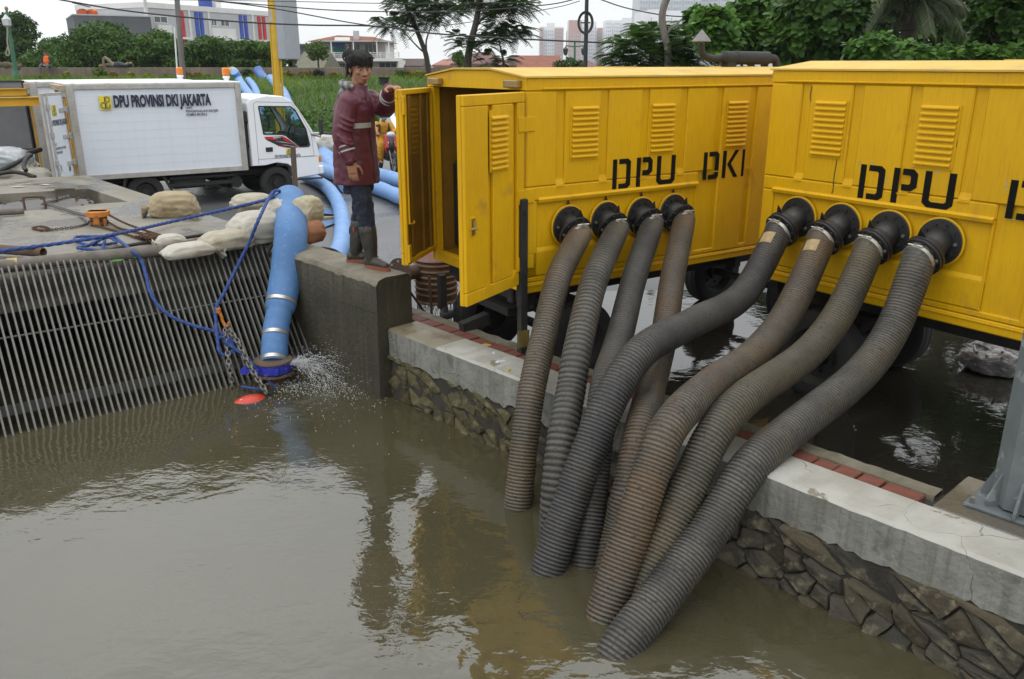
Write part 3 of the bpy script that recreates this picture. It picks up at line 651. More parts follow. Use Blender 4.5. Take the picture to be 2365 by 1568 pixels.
def set_doors(root):
    # right-hand leaf: outer face seen from the quay
    ang = math.atan2(-.344, -.71); m, P, Rm, u, n = door(root, (-.02, -.005), ang, .76, 1, None)
    # n = left of u; outer face points to local +x/-y
    dn = m.build('door', yellow, root); plabel(dn, 'right door leaf swung wide open')
    if n.y > 0: pass
    lpanel = MB(); c = P(.35, .002, 2.015); lpanel.box(c, (.235, .004, .4), Rm); lp = lpanel.build('louver_panel', yellow, dn)
    q = basis(-u, -n, Vector((0, 0, 1))).to_quaternion()
    for k in range(10):
        o = obj('slat', SLAT, lp); o.location = P(.35, .004, 1.835 + .036 * k); o.rotation_mode = 'QUATERNION'; o.rotation_quaternion = q; o.scale = (.86, 1, 1)
    for a in (.15, .515):
        for zz, hgt in ((1.058, .07),):
            t = MB(); t.prism([(-.035, 0), (.035, 0), (-.03, .06)], P(a, .003, zz - .03), u, Vector((0, 0, 1)), -n * .03); t.build('groove_end', yellow, dn)
    hd = MB(); hd.box(P(.68, .002, 1.49), (.06, .006, .13), Rm, .002); ho = hd.build('handle_plate', yellow, dn)
    h2 = MB(); h2.box(P(.68, .006, 1.49), (.042, .002, .11), Rm); h2.build('handle_recess', inner_yellow, ho)
    h3 = MB(); h3.cyl(P(.655, .02, 1.48), P(.72, .02, 1.485), .008, n=8); h3.cyl(P(.68, .0, 1.48), P(.68, .02, 1.48), .01, n=8); h3.box(P(.682, .018, 1.50), (.014, .012, .06), Rm); h3.build('handle', M('dull_brass', (.42, .33, .12), (.3, .24, .1), rough=.45, metal=.4), dn)
    for zz in (1.12, 1.60, 2.1):
        k = MB(); k.cyl(P(-.008, .005, zz - .05), P(-.008, .005, zz + .05), .016, n=10); k.box(P(.05, .004, zz), (.09, .008, .1), Rm, .003); k.box((.03, -.004, zz), (.07, .012, .1), None, .003); k.build('hinge', yellow, dn, smooth=40)
    # left-hand leaf: inner face seen, light shines through its louvres
    ang = math.atan2(-.41, -.47); m, P, Rm, u, n = door(root, (-.02, WY + .005), ang, .66, -1, 1)
    if True:
        dl = m.build('door', yellow, root); plabel(dl, 'left door leaf, inner side showing')
        iw = MB()
        for (a0, a1, z0, z1) in ((.02, .26, .99, 2.29), (.47, .64, .99, 2.29), (.26, .47, .99, 1.80), (.26, .47, 2.19, 2.29)): iw.box(P((a0 + a1) / 2, -.03, (z0 + z1) / 2), (a1 - a0, .004, z1 - z0), Rm)
        for k in range(10): iw.box(P(.365, -.032, 1.812 + .042 * k - .005), (.21, .004, .026), Rm)
        for a in (.08, .24, .49): iw.box(P(a, -.042, 1.64), (.05, .02, 1.26), Rm, .006)
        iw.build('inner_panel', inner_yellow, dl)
        bo = MB(); bo.cyl(P(.63, -.07, 1.3), P(.63, -.07, 2.28), .009, n=8); bo.tube([P(.63, -.07, 1.3), P(.55, -.075, 1.29), P(.54, -.075, 1.31)], .008, 6); bo.build('lock_rod', yellow, dl)
        kb_ = MB()
        for zz in (1.06, 2.2): kb_ = MB(); kb_.box(P(.635, -.06, zz), (.05, .03, .14), Rm, .004); kb_.build('bolt_catch', yellow, dl)
angA = math.atan2(.555, .832)
trA = thing('pump_trailer', 'yellow pump trailer with its two end doors swung open beside the man', 'pump trailer', (.103, 5.99, 0), angA, 'yellow pump trailers')
ox = [.375, .735, 1.095, 1.44]
oA = make_trailer(trA, [(x, 1.352, .0885, (-.06, -.92, -.38), .10, False) for x in ox], True, .6)
set_doors(trA)
trB = thing('pump_trailer', 'closed yellow pump trailer at the right edge, running out of the frame', 'pump trailer', (1.93, 6.481, 0), math.atan2(-.818, .575), 'yellow pump trailers', 1.02)
oB = make_trailer(trB, [(x - .03, 1.385, .0985, (-.08, -.88, -.44), .15, True) for x in ox], False, .55)
for P_ in ([(.602, 1.86), (.604, 1.80), (.598, 1.70), (.603, 1.62), (.597, 1.59)], [(1.405, 2.06), (1.412, 1.98), (1.404, 1.93), (1.408, 1.86), (1.40, 1.82)], [(.34, 2.30), (.335, 2.24), (.342, 2.2)]):
    q = MB(); q.tube(catmull([(x, -.002, z) for x, z in P_], 5), .0032, 5); q.build('grease_run', M('grease', (.05, .035, .01), rough=.4), trB)
for x, z, w_, h_ in ((.86, 1.815, .03, .008), (.985, 1.70, .007, .06), (1.19, 1.74, .008, .05), (1.31, 1.80, .025, .014), (1.735, 1.74, .008, .07), (1.79, 1.58, .05, .007), (1.19, 1.82, .01, .02), (.775, 1.80, .01, .03)):
    q = MB(); q.poly([(x, -.0006, z), (x + w_, -.0006, z + .004), (x + w_ * .8, -.0006, z + h_), (x + .002, -.0006, z + h_ * .9)]); q.build('paint_chip', M('chipped_primer', (.42, .41, .36), (.3, .28, .2), sc=60), trB, recalc=False)
cd = MB()
for sgn, y0 in ((1, .03), (1, .72)): cd.box((-.015, y0 + .34, 1.64), (.03, .66, 1.34), None, .006)
cd.build('door', yellow, trB)
bpy.context.view_layer.update()
# ================================================================ suction hoses
def hosemat(name, base, worn, rustc, amt):
    m = bpy.data.materials.new(name); m.use_nodes = True; nt = m.node_tree; b = nt.nodes['Principled BSDF']
    tc = N(nt, 'ShaderNodeTexCoord'); at = N(nt, 'ShaderNodeAttribute', attribute_name='crest')
    n0 = N(nt, 'ShaderNodeTexNoise', i_Scale=5, i_Detail=6, i_Roughness=.7); L(nt, tc, 'Object', n0, 'Vector')
    n1 = N(nt, 'ShaderNodeTexNoise', i_Scale=2.2, i_Detail=5, i_Roughness=.65); L(nt, tc, 'Object', n1, 'Vector')
    n2 = N(nt, 'ShaderNodeTexNoise', i_Scale=60, i_Detail=3); L(nt, tc, 'Object', n2, 'Vector')
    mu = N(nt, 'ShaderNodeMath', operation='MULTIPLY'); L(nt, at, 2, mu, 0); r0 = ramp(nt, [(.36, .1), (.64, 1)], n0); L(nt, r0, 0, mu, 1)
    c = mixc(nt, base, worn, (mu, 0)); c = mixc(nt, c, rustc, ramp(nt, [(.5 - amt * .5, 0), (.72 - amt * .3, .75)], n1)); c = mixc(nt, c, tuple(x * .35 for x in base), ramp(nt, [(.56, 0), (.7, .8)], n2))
    # hollows between the ribs are coloured darker
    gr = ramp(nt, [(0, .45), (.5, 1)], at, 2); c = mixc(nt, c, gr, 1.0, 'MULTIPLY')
    nt.links.new(c[0].outputs[2], b.inputs['Base Color']); b.inputs['Roughness'].default_value = .55; b.inputs['Specular IOR Level'].default_value = .35; return m
h_brown = hosemat('hose_brown', (.062, .052, .038), (.135, .118, .09), (.13, .09, .05), .2)
h_grey = hosemat('hose_grey', (.038, .037, .034), (.115, .107, .09), (.085, .07, .042), .02)
h_rusty = hosemat('hose_rusty', (.046, .040, .033), (.12, .104, .075), (.125, .075, .036), .2)
h_olive = hosemat('hose_olive', (.042, .039, .03), (.112, .10, .07), (.10, .075, .035), .16)
h_dark = hosemat('hose_dark', (.028, .028, .029), (.085, .08, .07), (.075, .06, .04), -.02)
def hose(label, start, d, pts, r, mat, pitch=.0215, amp=.034, tag_=False):
    p0 = start + d * .02
    P = catmull([p0, p0 + d * .03] + pts, 14); P = resample(P, pitch / 5); n = 26; F = frames(P)
    V = np.zeros((len(P), n, 3)); cr = np.zeros((len(P), n)); th = np.arange(n) * 2 * np.pi / n
    for i, (p, (t, a, b)) in enumerate(zip(P, F)):
        ph = i / 5 * 2 * np.pi + th * 0; s_ = np.sin(ph); 
        k = min(1, i * pitch / 5 / .22)                   # smooth cuff at the clamp
        w_ = 1 + amp * np.sign(s_) * np.abs(s_) ** .7 * (.2 + .8 * k) * (.4 + .75 * i / len(P)) + .012 * mnoise.noise(p * 4) + .006 * math.sin(i * .013)
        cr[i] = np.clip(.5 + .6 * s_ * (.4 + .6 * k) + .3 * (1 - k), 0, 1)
        A = np.array(a); Bv = np.array(b); V[i] = np.array(p) + r * (w_[:, None] if hasattr(w_, 'shape') else w_) * (np.cos(th)[:, None] * A + np.sin(th)[:, None] * Bv)
    o = V[0].mean(0); m = len(P); i = np.repeat(np.arange(m - 1), n); k = np.tile(np.arange(n), m - 1)
    Fq = np.stack([i * n + k, i * n + (k + 1) % n, (i + 1) * n + (k + 1) % n, (i + 1) * n + k], -1)
    me = npmesh('suction_hose', (V - o).reshape(-1, 3), Fq, mat, smooth=True)
    at = me.attributes.new('crest', 'FLOAT', 'POINT'); at.data.foreach_set('value', cr.ravel().astype(np.float32))
    ob = obj('suction_hose', me); ob.location = o; tag(ob, label, 'suction hose', 'ribbed suction hoses dipping into the canal')
    if tag_:
        j = 42; t, a, b = F[j]; side = (Vector((-.6, -.75, .5)) - t * t.dot(Vector((-.6, -.75, .5)))).normalized(); s2 = t.cross(side); lb = MB(); 
        vs = []
        for q in range(6):
            an = R_(-28 + 56 * q / 5 + 10)
            for tt in (0, .1): vs.append(P[j] + t * tt + (side * math.cos(an) + s2 * math.sin(an)) * r * 1.03 - Vector(o))
        lb.add(vs, [(q * 2, q * 2 + 1, q * 2 + 3, q * 2 + 2) for q in range(5)]); lb.build('paper_tag', M('tan_tag', (.36, .27, .13), (.25, .18, .09), sc=30), ob, recalc=False)
    return ob
def Wp(root, p): return root.matrix_world @ p
def Wd(root, d): return (root.matrix_world.to_3x3() @ d).normalized()
def vpl(S_, E_, px_):
    """points seen at the pixels, in the vertical plane through both ends of the hose"""
    d = E_ - S_; n = Vector((d.y, -d.x, 0)).normalized(); out = []
    for x, y in px_:
        r = ray(x, y); out.append(CO + r * ((S_ - CO).dot(n) / r.dot(n)))
    return out
def mk(root, o, end, pxs, r, mat, label, xyz=None, **kw):
    S_ = Wp(root, o[0]); d = Wd(root, o[1]); E_ = pz(*end, WATER)
    pts = vpl(S_, E_, pxs) if xyz is None else [pz(*q) for q in xyz]
    last = pts[-1]; v = (E_ - last).normalized(); dive = (v + Vector((0, 0, -.4))).normalized()
    return hose(label, S_, d, pts + [E_, E_ + dive * .25, E_ + dive * .45], r, mat, **kw)
RA, RB = .0885, .0985
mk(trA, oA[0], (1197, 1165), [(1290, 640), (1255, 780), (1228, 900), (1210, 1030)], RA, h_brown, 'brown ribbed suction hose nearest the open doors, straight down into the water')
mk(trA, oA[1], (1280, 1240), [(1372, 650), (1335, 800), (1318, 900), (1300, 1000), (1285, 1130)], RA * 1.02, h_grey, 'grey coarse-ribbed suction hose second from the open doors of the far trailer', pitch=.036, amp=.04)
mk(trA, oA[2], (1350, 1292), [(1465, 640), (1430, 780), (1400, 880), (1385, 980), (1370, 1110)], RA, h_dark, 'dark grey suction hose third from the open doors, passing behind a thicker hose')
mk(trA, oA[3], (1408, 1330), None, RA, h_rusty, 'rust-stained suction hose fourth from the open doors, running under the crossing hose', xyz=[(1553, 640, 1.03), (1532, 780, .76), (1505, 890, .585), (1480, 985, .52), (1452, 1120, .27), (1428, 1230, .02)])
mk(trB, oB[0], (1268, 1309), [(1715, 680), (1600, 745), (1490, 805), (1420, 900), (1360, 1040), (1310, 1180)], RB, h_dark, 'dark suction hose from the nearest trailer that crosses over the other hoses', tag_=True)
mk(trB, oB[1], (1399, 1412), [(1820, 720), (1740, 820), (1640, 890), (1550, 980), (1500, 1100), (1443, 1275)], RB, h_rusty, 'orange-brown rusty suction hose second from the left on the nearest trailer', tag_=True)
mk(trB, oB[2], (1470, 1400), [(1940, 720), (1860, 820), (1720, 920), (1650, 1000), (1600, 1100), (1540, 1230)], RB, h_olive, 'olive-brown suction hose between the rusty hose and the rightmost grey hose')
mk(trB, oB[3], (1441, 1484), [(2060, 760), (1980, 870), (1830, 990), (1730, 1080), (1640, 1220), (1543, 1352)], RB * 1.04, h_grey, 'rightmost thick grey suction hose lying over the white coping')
# ================================================================ gear on the deck and at the water
rope_m = M('blue_rope', (.030, .070, .235), (.02, .046, .16), sc=30, rough=.75, spots=(.25, .05, .05), sp_lo=.66, sp_hi=.7, sp_sc=22)
hose_blue = M('blue_canvas_hose', (.080, .190, .385), (.058, .145, .32), sc=3, rough=.6, spots=(.13, .26, .46), sp_lo=.55, sp_hi=.8, sp_sc=22, bump=.12, bsc=50)
hose_pale = M('pale_blue_hose', (.17, .32, .58), (.14, .27, .52), sc=4, rough=.5, spots=(.34, .45, .58), sp_lo=.62, sp_hi=.7, sp_sc=12, bump=.1)
sack_w = M('white_sandbag', (.46, .44, .385), (.36, .335, .275), sc=6, rough=.85, spots=(.30, .25, .17), sp_lo=.56, sp_hi=.75, sp_sc=4, bump=.35, bsc=90)
sack_c = M('cream_sandbag', (.40, .365, .285), (.30, .27, .20), sc=7, rough=.9, spots=(.22, .18, .11), sp_lo=.55, sp_hi=.75, sp_sc=5, bump=.4, bsc=90)
sack_t = M('tan_sandbag', (.36, .30, .19), (.28, .22, .13), sc=7, rough=.9, bump=.4, bsc=90, spots=(.17, .12, .07), sp_lo=.57, sp_hi=.72, sp_sc=5)
sack_o = M('terracotta_sack', (.33, .15, .075), (.24, .11, .06), sc=7, rough=.8, bump=.3, bsc=90)
cable_m = M('black_cable', (.018, .017, .016), (.03, .028, .024), rough=.55)
pipe_m = M('grey_dirty_pipe', (.15, .135, .115), (.10, .085, .07), sc=8, rough=.7, spots=(.20, .12, .06), sp_lo=.6, sp_hi=.7, sp_sc=6, bump=.2)
chain_m = M('steel_chain', (.22, .21, .19), (.12, .105, .09), sc=40, rough=.5, metal=.5)
chain_r = M('rusty_chain', (.11, .055, .028), (.07, .04, .025), sc=40, rough=.85)
orange_m = M('orange_hoist_paint', (.50, .17, .015), (.38, .12, .012), sc=9, rough=.55, spots=(.16, .08, .03), sp_lo=.58, sp_hi=.68, sp_sc=14)
def rope(label, P, r, mat, name='rope', cat='rope', n=9, lobes=3, twist=.75, step=None, group=None):
    P = catmull(P, 10); P = resample(P, step or r * .42); m = MB(); o = P[0].copy(); Pl = [p - o for p in P]
    m.tube(Pl, r, 12 if lobes else n, True, fn=(lambda i, th: 1 + .20 * math.cos(lobes * th + i * .52)) if lobes else None)
    ob = m.build(name, mat, None, smooth=80); ob.location = o; return tag(ob, label, cat, group)
def rp(x, y, h):
    """point seen at a pixel on the plane lying h in front of the bar screen"""
    r = ray(x, y); q = rackL + Vector((0, 0, .9)) + up_n * h; return CO + r * ((q - CO).dot(up_n) / r.dot(up_n))
# --- blue discharge hose over the sandbags, down to the submersible pump
hp = [Vector((-2.62, 9.75, .13)), Vector((-2.56, 9.5, .45)), pY(668, 470, 8.95), pY(669, 458, 8.55), pY(671, 492, 8.18), rp(672, 545, .36), rp(664, 615, .24), rp(651, 690, .19), rp(640, 745, .18), rp(636, 768, .18), rp(632, 842, .18)]
P = catmull(hp, 12)
for _ in range(45): P = [P[0]] + [P[i] * .5 + (P[i - 1] + P[i + 1]) * .25 for i in range(1, len(P) - 1)] + [P[-1]]
P = resample(P, .03); m = MB(); o = P[0].copy(); rr = []
for i, p in enumerate(P):
    t = i / len(P); r = .152 - .010 * t - .016 * max(0, t - .72) / .14 + .0035 * mnoise.noise(p * 3) + .002 * mnoise.noise(Vector((p.x * 4, p.y * 4, p.z * 24)))
    if t > .86: r = .111 - .004 * (i % 4 == 0)
    rr.append(r)
m.tube([p - o for p in P], rr, 28, fn=lambda i, th: 1 + .05 * math.cos(2 * th) + .018 * mnoise.noise(Vector((i * .12, math.cos(th) * 1.5, math.sin(th) * 1.5))))
dh = m.build('discharge_hose', hose_blue, None, smooth=60); dh.location = o
tag(dh, 'thick blue canvas discharge hose arching over sandbags down to the pump', 'discharge hose')
F = frames(P); nP = len(P)
sm = MB(); k0, k1 = int(nP * .25), int(nP * .82)
sm.tube([P[i] - o + (F[i][1] * -.3 + F[i][2] * .95).normalized() * (rr[i] * 1.04) for i in range(k0, k1)], .0028, 5); sm.build('seam', M('hose_seam', (.04, .11, .27), rough=.8), dh)
for fr in (.845, .925, .985):
    i = int(nP * fr) if fr < .98 else nP - 2; q = MB(); q.lathe([(rr[i] + .002, -.016), (rr[i] + .008, -.016), (rr[i] + .008, .016), (rr[i] + .002, .016)], P[i] - o, F[i][0], 28); q.build('hose_clamp', clamp_m, dh, smooth=40)
pc = rp(632, 845, .18); pw = Vector((pc.x - .01, pc.y + .01, WATER))
pump = thing('submersible_pump', 'red submersible pump half sunk under a blue pipe flange with spray', 'pump', (pc.x, pc.y, WATER))
zf = pc.z - WATER
q = MB(); q.lathe([(.10, zf + .065), (.165, zf + .063), (.168, zf + .05), (.10, zf + .05)], n=30); q.lathe([(.10, zf - .05), (.168, zf - .05), (.17, zf - .066), (.10, zf - .068)], n=30); q.build('flange', rust_dark, pump, smooth=35)
q = MB(); q.lathe([(.09, zf + .045), (.15, zf + .04), (.155, zf), (.15, zf - .04), (.09, zf - .045)], n=30)
for k in range(4):
    a = k * 1.57 + .4; q.cyl((.15 * math.cos(a), .15 * math.sin(a), zf - .03), (.15 * math.cos(a), .15 * math.sin(a), zf + .03), .03, n=10)
q.beam((-.08, -.15, zf), (-.22, -.12, zf), .02, .03); q.cyl((-.22, -.14, zf), (-.22, -.10, zf), .032, n=12)
q.build('coupling', M('royal_blue_paint', (.03, .04, .42), (.02, .03, .3), rough=.4), pump, smooth=35)
q = MB(); q.cyl((0, 0, -.5), (0, 0, zf - .05), .075, .06, n=18); q.cyl((.06, .02, -.3), (.06, .02, zf - .06), .02, n=8); q.build('riser_pipe', rust, pump, smooth=40)
pb = pz(578, 922, WATER) - Vector((pc.x, pc.y, WATER)); q = MB()
R1 = rotz(math.atan2(rd.y, rd.x)); q.ell(pb + Vector((0, 0, -.085)), (.19, .12, .12), 24, 14, R1); q.build('motor_housing', M('red_pump_paint', (.55, .05, .025), (.42, .04, .02), sc=10, rough=.35, spots=(.6, .5, .42), sp_lo=.62, sp_hi=.66, sp_sc=14), pump, smooth=60)
q = MB(); e = pz(617, 915, WATER) - Vector((pc.x, pc.y, WATER)); q.tube(catmull([e + Vector((-.03, 0, -.08)), e + Vector((-.02, .02, .07)), e + Vector((.03, .03, .08)), e + Vector((.04, 0, -.1))], 5), .018, 8); q.build('lifting_eye', black_steel, pump, smooth=50)
# --- chains
def linkmesh(l, w, t, mat):
    m = MB(); P = []
    for k in range(7): a = -math.pi / 2 + math.pi * k / 6; P.append((l / 2 - w / 2 + math.cos(a) * w / 2, math.sin(a) * w / 2, 0))
    P += [(-x, -y, 0) for x, y, _ in P]; P.append(P[0]); m.tube(P, t, 6, False); return m.mesh('link', mat, smooth=60)
def chain(label, P, l, mat, name='chain', w=.6, t=.13, sag=0, parts=True, group=None):
    P = catmull(P, 8); P = resample(P, l * .72); F = frames(P); o = P[0].copy()
    root = thing(name, label, 'chain', o, group=group); me = linkmesh(l, l * w, l * t, mat)
    for i, (p, (tt, a, b)) in enumerate(zip(P, F)):
        k = obj('link', me, root); x = a if i % 2 else b; y = tt.cross(x); k.location = p - o; k.rotation_mode = 'QUATERNION'; k.rotation_quaternion = basis(tt, x, y).to_quaternion()
    return root
hk = rp(513, 745, .10); e0 = pz(614, 905, WATER + .06)
hook = MB(); hook.tube(catmull([hk + Vector((-.02, 0, .1)) - hk, Vector((0, 0, .06)), Vector((.005, 0, .02)), Vector((.03, -.01, -.03)), Vector((.06, -.02, -.02)), Vector((.065, -.02, .01))], 6), .014, 8); hook.cyl((-.02, 0, .09), (-.02, 0, .13), .02, n=10)
ho = hook.build('chain_hook', orange_m, None, smooth=50); ho.location = hk; tag(ho, 'small orange hook on the rope in front of the bar screen', 'hook')
chain('bright steel chain from the orange hook down to the red pump', [hk + Vector((.03, -.01, -.03)), hk.lerp(e0, .3) + Vector((.02, 0, .02)), hk.lerp(e0, .65) + Vector((.005, 0, -.01)), e0], .062, chain_m)
e1 = pz(537, 897, WATER); chain('dark vertical chain hanging from the orange hook into the water', [hk + Vector((.02, 0, -.04)), rp(524, 800, .12), rp(530, 850, .12), e1 + Vector((0, 0, -.03))], .055, chain_m)
hc = pz(230, 520, .87)
hst = thing('chain_hoist', 'orange chain hoist lying on the wet concrete deck', 'chain hoist', hc, .2)
q = MB(); q.lathe([(.10, .155), (.118, .15), (.12, .10), (.105, .095)], n=10); q.box((0, 0, .125), (.21, .14, .06), None, .012); q.build('cover', orange_m, hst, smooth=35)
q = MB(); q.lathe([(.06, .1), (.085, .085), (.085, .055), (.06, .05), (.095, .045), (.10, .02), (.07, 0)], n=16); q.build('chain_wheel', rust, hst, smooth=35)
q = MB(); q.box((0, -.09, .055), (.06, .03, .10), None, .01); q.box((.07, -.05, .04), (.03, .05, .08), None, .01); q.build('bracket', orange_m, hst)
zc = .885
chain('rusty hand chain heaped left of the orange hoist', [hc + Vector((-.08, -.05, .05))] + [pz(x, y, zc) for x, y in ((205, 515), (180, 523), (130, 529), (100, 532), (75, 527), (95, 523), (115, 529), (90, 533))], .032, chain_r)
chain('pale steel chain running from the hoist to the manhole lid handle', [hc + Vector((-.08, .03, .09)), pz(185, 494, .9), pz(145, 482, .9), pz(112, 472, .9), pz(98, 470, .9), pz(130, 461, .87), pz(160, 453, .87)], .05, chain_m)
chain('twin rusty chain stretched from the hoist over the deck edge', [hc + Vector((.09, .05, .1)), pz(290, 516, .95), pz(340, 534, .9), pz(390, 549, .9), pz(432, 563, .9)], .034, chain_r)
chain('dark sagging chain behind the blue rope right of the hoist', [hc + Vector((.1, 0, .03)), pz(275, 527, .885), pz(300, 533, .885), pz(365, 547, .885)], .034, chain_r)
chain('thin rusty chain from the foot of the hoist to the rust heap', [hc + Vector((.0, -.1, .02)), pz(280, 537, .885), pz(310, 547, .885), pz(330, 554, .885)], .034, chain_r)
hp_ = []; hc2 = pz(352, 560, .88)
for k in range(26): a = k * 2.4; r = .035 + .065 * rnd.random(); hp_.append(hc2 + Vector((r * 1.6 * math.cos(a), r * math.sin(a), .02 + .05 * rnd.random())))
chain('brown heap of rusted chain beside the white sandbags', hp_, .036, chain_r, t=.16)
# --- ropes
top = pY(640, 448, 8.45)
rope('taut blue rope crossing the deck from the left edge to the discharge hose', [pz(-60, 590, .95), pz(0, 580, .97), pz(130, 563, .98), pz(250, 544, 1.0), pY(400, 511, 8.75), pY(520, 484, 8.6), pY(612, 462, 8.5), pY(648, 447, 8.36)], .0155, rope_m)
rope('blue rope from the hose bend down to the orange hook', [pY(648, 440, 8.36), pY(628, 446, 8.3), rp(600, 500, .45), rp(575, 560, .3), rp(545, 620, .16), rp(515, 680, .12), rp(499, 710, .1), rp(499, 750, .1), rp(503, 790, .1), rp(507, 812, .1), rp(520, 820, .1), rp(536, 812, .12), rp(537, 796, .12), rp(522, 785, .12), rp(506, 778, .14)], .0145, rope_m)
kn = pz(250, 546, .93)
rope('blue rope falling from the knot over the screen to the pump', [pz(180, 572, .90), pz(205, 566, .91), pz(235, 552, .95), pz(255, 543, .98), pz(275, 556, .96), pz(305, 580, .95), rp(326, 602, .03), rp(338, 640, .05), rp(346, 672, .06), rp(365, 705, .06), rp(400, 733, .06), rp(450, 753, .07), rp(500, 766, .08), rp(530, 780, .1), rp(540, 792, .12)], .0145, rope_m)
rope('blue rope end drawn tight down to the red pump', [rp(518, 790, .14), rp(540, 803, .15), rp(575, 832, .17), rp(605, 862, .2), rp(625, 882, .2), rp(632, 895, .2), pz(628, 903, WATER)], .015, rope_m)
rope('short blue rope lying across the top of the pump', [pz(558, 893, WATER + .03), pz(585, 897, WATER + .05), pz(612, 899, WATER + .04)], .011, rope_m)
rope('loose blue rope loops lying on the deck under the knot', [pz(248, 545, .9), pz(215, 546, .9), pz(176, 547, .9), pz(176, 556, .9), pz(188, 562, .9), pz(215, 566, .9), pz(262, 562, .9), pz(266, 556, .9), pz(246, 548, .92), pz(238, 570, .9), pz(234, 579, .9), pz(212, 577, .9), pz(178, 573, .9)], .0125, rope_m)
# --- cables and pipes
def cable(label, pts, r=.012, mat=cable_m, name='cable', cat='cable', group=None): return rope(label, pts, r, mat, name, cat, 8, 0, step=.03, group=group)
cable('black cable lying along the deck behind the blue rope', [pz(-40, 622, .885)] + [pz(x, y, .885) for x, y in ((0, 616), (60, 606), (125, 598), (190, 592), (300, 566), (380, 556), (460, 543), (540, 532))], .015)
cable('thin dark cable on the deck beside the long grey pipe', [pz(-40, 610, .882)] + [pz(x, y, .882) for x, y in ((0, 610), (80, 606), (150, 600), (250, 592), (285, 590))], .011)
cable('black cable looping over the end of the concrete wall', [Q(-1.85, -.13, -.2), Q(-1.84, -.12, .5), Q(-1.8, -.06, .88), pY(712, 577, 7.9), pY(742, 573, 8.0), pY(772, 578, 8.1), pY(790, 590, 7.95)], .015)
def pipe(label, a, b, r, mat, hollow=True, name='pipe'):
    m = MB(); d = (b - a); l = d.length; d = d / l
    m.lathe([(r * .82, l - .18), (r * .82, l), (r, l), (r, 0), (r * .82, 0), (r * .82, .18)] if hollow else [(0.001, l), (r, l), (r, 0), (0.001, 0)], (0, 0, 0), d, 20, caps=hollow)
    o = m.build(name, mat, None, smooth=40); o.location = a; return tag(o, label, 'pipe')
pipe('short rusty pipe with an open round end near the left edge', pz(-130, 566, .925), pz(100, 583, .925), .042, rust_dark)
lp = pipe('long dirty grey pipe lying along the top of the bar screen', pz(-60, 620, .925), pz(375, 578, .925), .052, pipe_m, False)
pipe('dark thinner pipe continuing the grey pipe under the sandbags', pz(370, 578, .915), pz(520, 547, .93), .04, rust_dark, False)
q = MB(); a_ = pz(18, 612, .925); b_ = pz(42, 610, .925); q.cyl(a_ - lp.location, b_ - lp.location, .055, n=18); q.build('yellow_band', M('yellow_tape', (.45, .32, .10), (.3, .2, .08), sc=30), lp, smooth=40)
pipe('short grey pipe lying by the manhole lid at the left edge', pz(-80, 495, .92), pz(55, 487, .92), .038, pipe_m, False)
# --- manhole lid in the pit
lc = pz(100, 473, .85); ld = thing('manhole_lid', 'round steel manhole lid with two bar handles in the deck pit', 'manhole lid', (lc.x, lc.y, .845), .3)
q = MB(); q.lathe([(.56, -.4), (.565, -.03), (.56, 0), (.50, .003), (.001, .006)], n=48, caps=False); q.build('plate', M('lid_steel', (.095, .09, .08), (.06, .056, .05), sc=6, rough=.6, r2=.4), ld, smooth=30)
for k in range(14):
    a = k * .449; q = MB(); q.box((.525 * math.cos(a), .525 * math.sin(a), .012), (.035, .035, .024), None, .004); q.build('bolt', rust_dark, ld)
for (x, y, y2) in ((82, 484, 471), (155, 465, 452)):
    c = pz(x, y, .845) - Vector((lc.x, lc.y, .845)); c = rotz(-.3) @ c; q = MB(); h = .15
    q.tube(catmull([c + Vector((-.11, 0, 0)), c + Vector((-.11, 0, h * .8)), c + Vector((-.09, 0, h)), c + Vector((.09, 0, h)), c + Vector((.11, 0, h * .8)), c + Vector((.11, 0, 0))], 4), .014, 8); q.build('handle', rust_dark, ld, smooth=50)
# --- sandbags
def sandbag(label, c, d, rz, mat, seed, tie=1, tilt=0, group='sandbags by the bar screen', flat=.8):
    r = random.Random(seed); off = Vector((seed * 3.1, 0, 0)); m = MB()
    def fn(p):
        x, y, z = p.x / d[0], p.y / d[1], p.z / d[2]
        w = 1 - .34 * max(0, x * tie) ** 2.5
        q = Vector((math.copysign(abs(x) ** .58, x) * d[0], math.copysign(abs(y) ** .58, y) * d[1] * w, math.copysign(abs(z) ** .95, z) * d[2] * w * (1 - .35 * (x * y) ** 2)))
        s1 = mnoise.noise(p * 4.5 + off); fold = 1 - abs(mnoise.noise(Vector((p.x * 7 + p.z * 5, p.y * 16, p.z * 14)) + off)) * 2; fold2 = 1 - abs(mnoise.noise(p * 19 + off)) * 2
        q *= 1 + .14 * s1 + .075 * fold + .045 * fold2
        q.z -= .25 * d[2] * (x * x) * (1 + s1)
        if q.z < -d[2] * flat: q.z = -d[2] * flat + (q.z + d[2] * flat) * .12
        return q
    m.ell((0, 0, d[2] * flat), (d[0], d[1], d[2]), 56, 36, None, 0, fn)
    sm_ = MB() if not tie else None
    if tie:
        V = []; n = 16; fs = []
        for i in range(4):
            for k in range(n):
                th = 6.283 * k / n; q = (.028, .018, .05, .085)[i] * (1 + .35 * math.sin(k * 2.7 + seed)); V.append((tie * (d[0] * (.9, 1.0, 1.10, 1.24)[i]), q * math.cos(th) * 1.2, d[2] * flat * .8 + q * math.sin(th) * .8 - i * .012))
        for i in range(3):
            for k in range(n): fs.append((i * n + k, i * n + (k + 1) % n, (i + 1) * n + (k + 1) % n, (i + 1) * n + k))
        m.add(V, fs)
    o = m.build('sandbag', mat, None, smooth=180); o.location = c; o.rotation_euler = (0, tilt, rz); return tag(o, label, 'sandbag', group)
sandbag('tan sandbag with folded neck lying alone on the deck edge', pz(402, 499, .87), (.26, .17, .145), math.pi + .25, sack_t, 3)
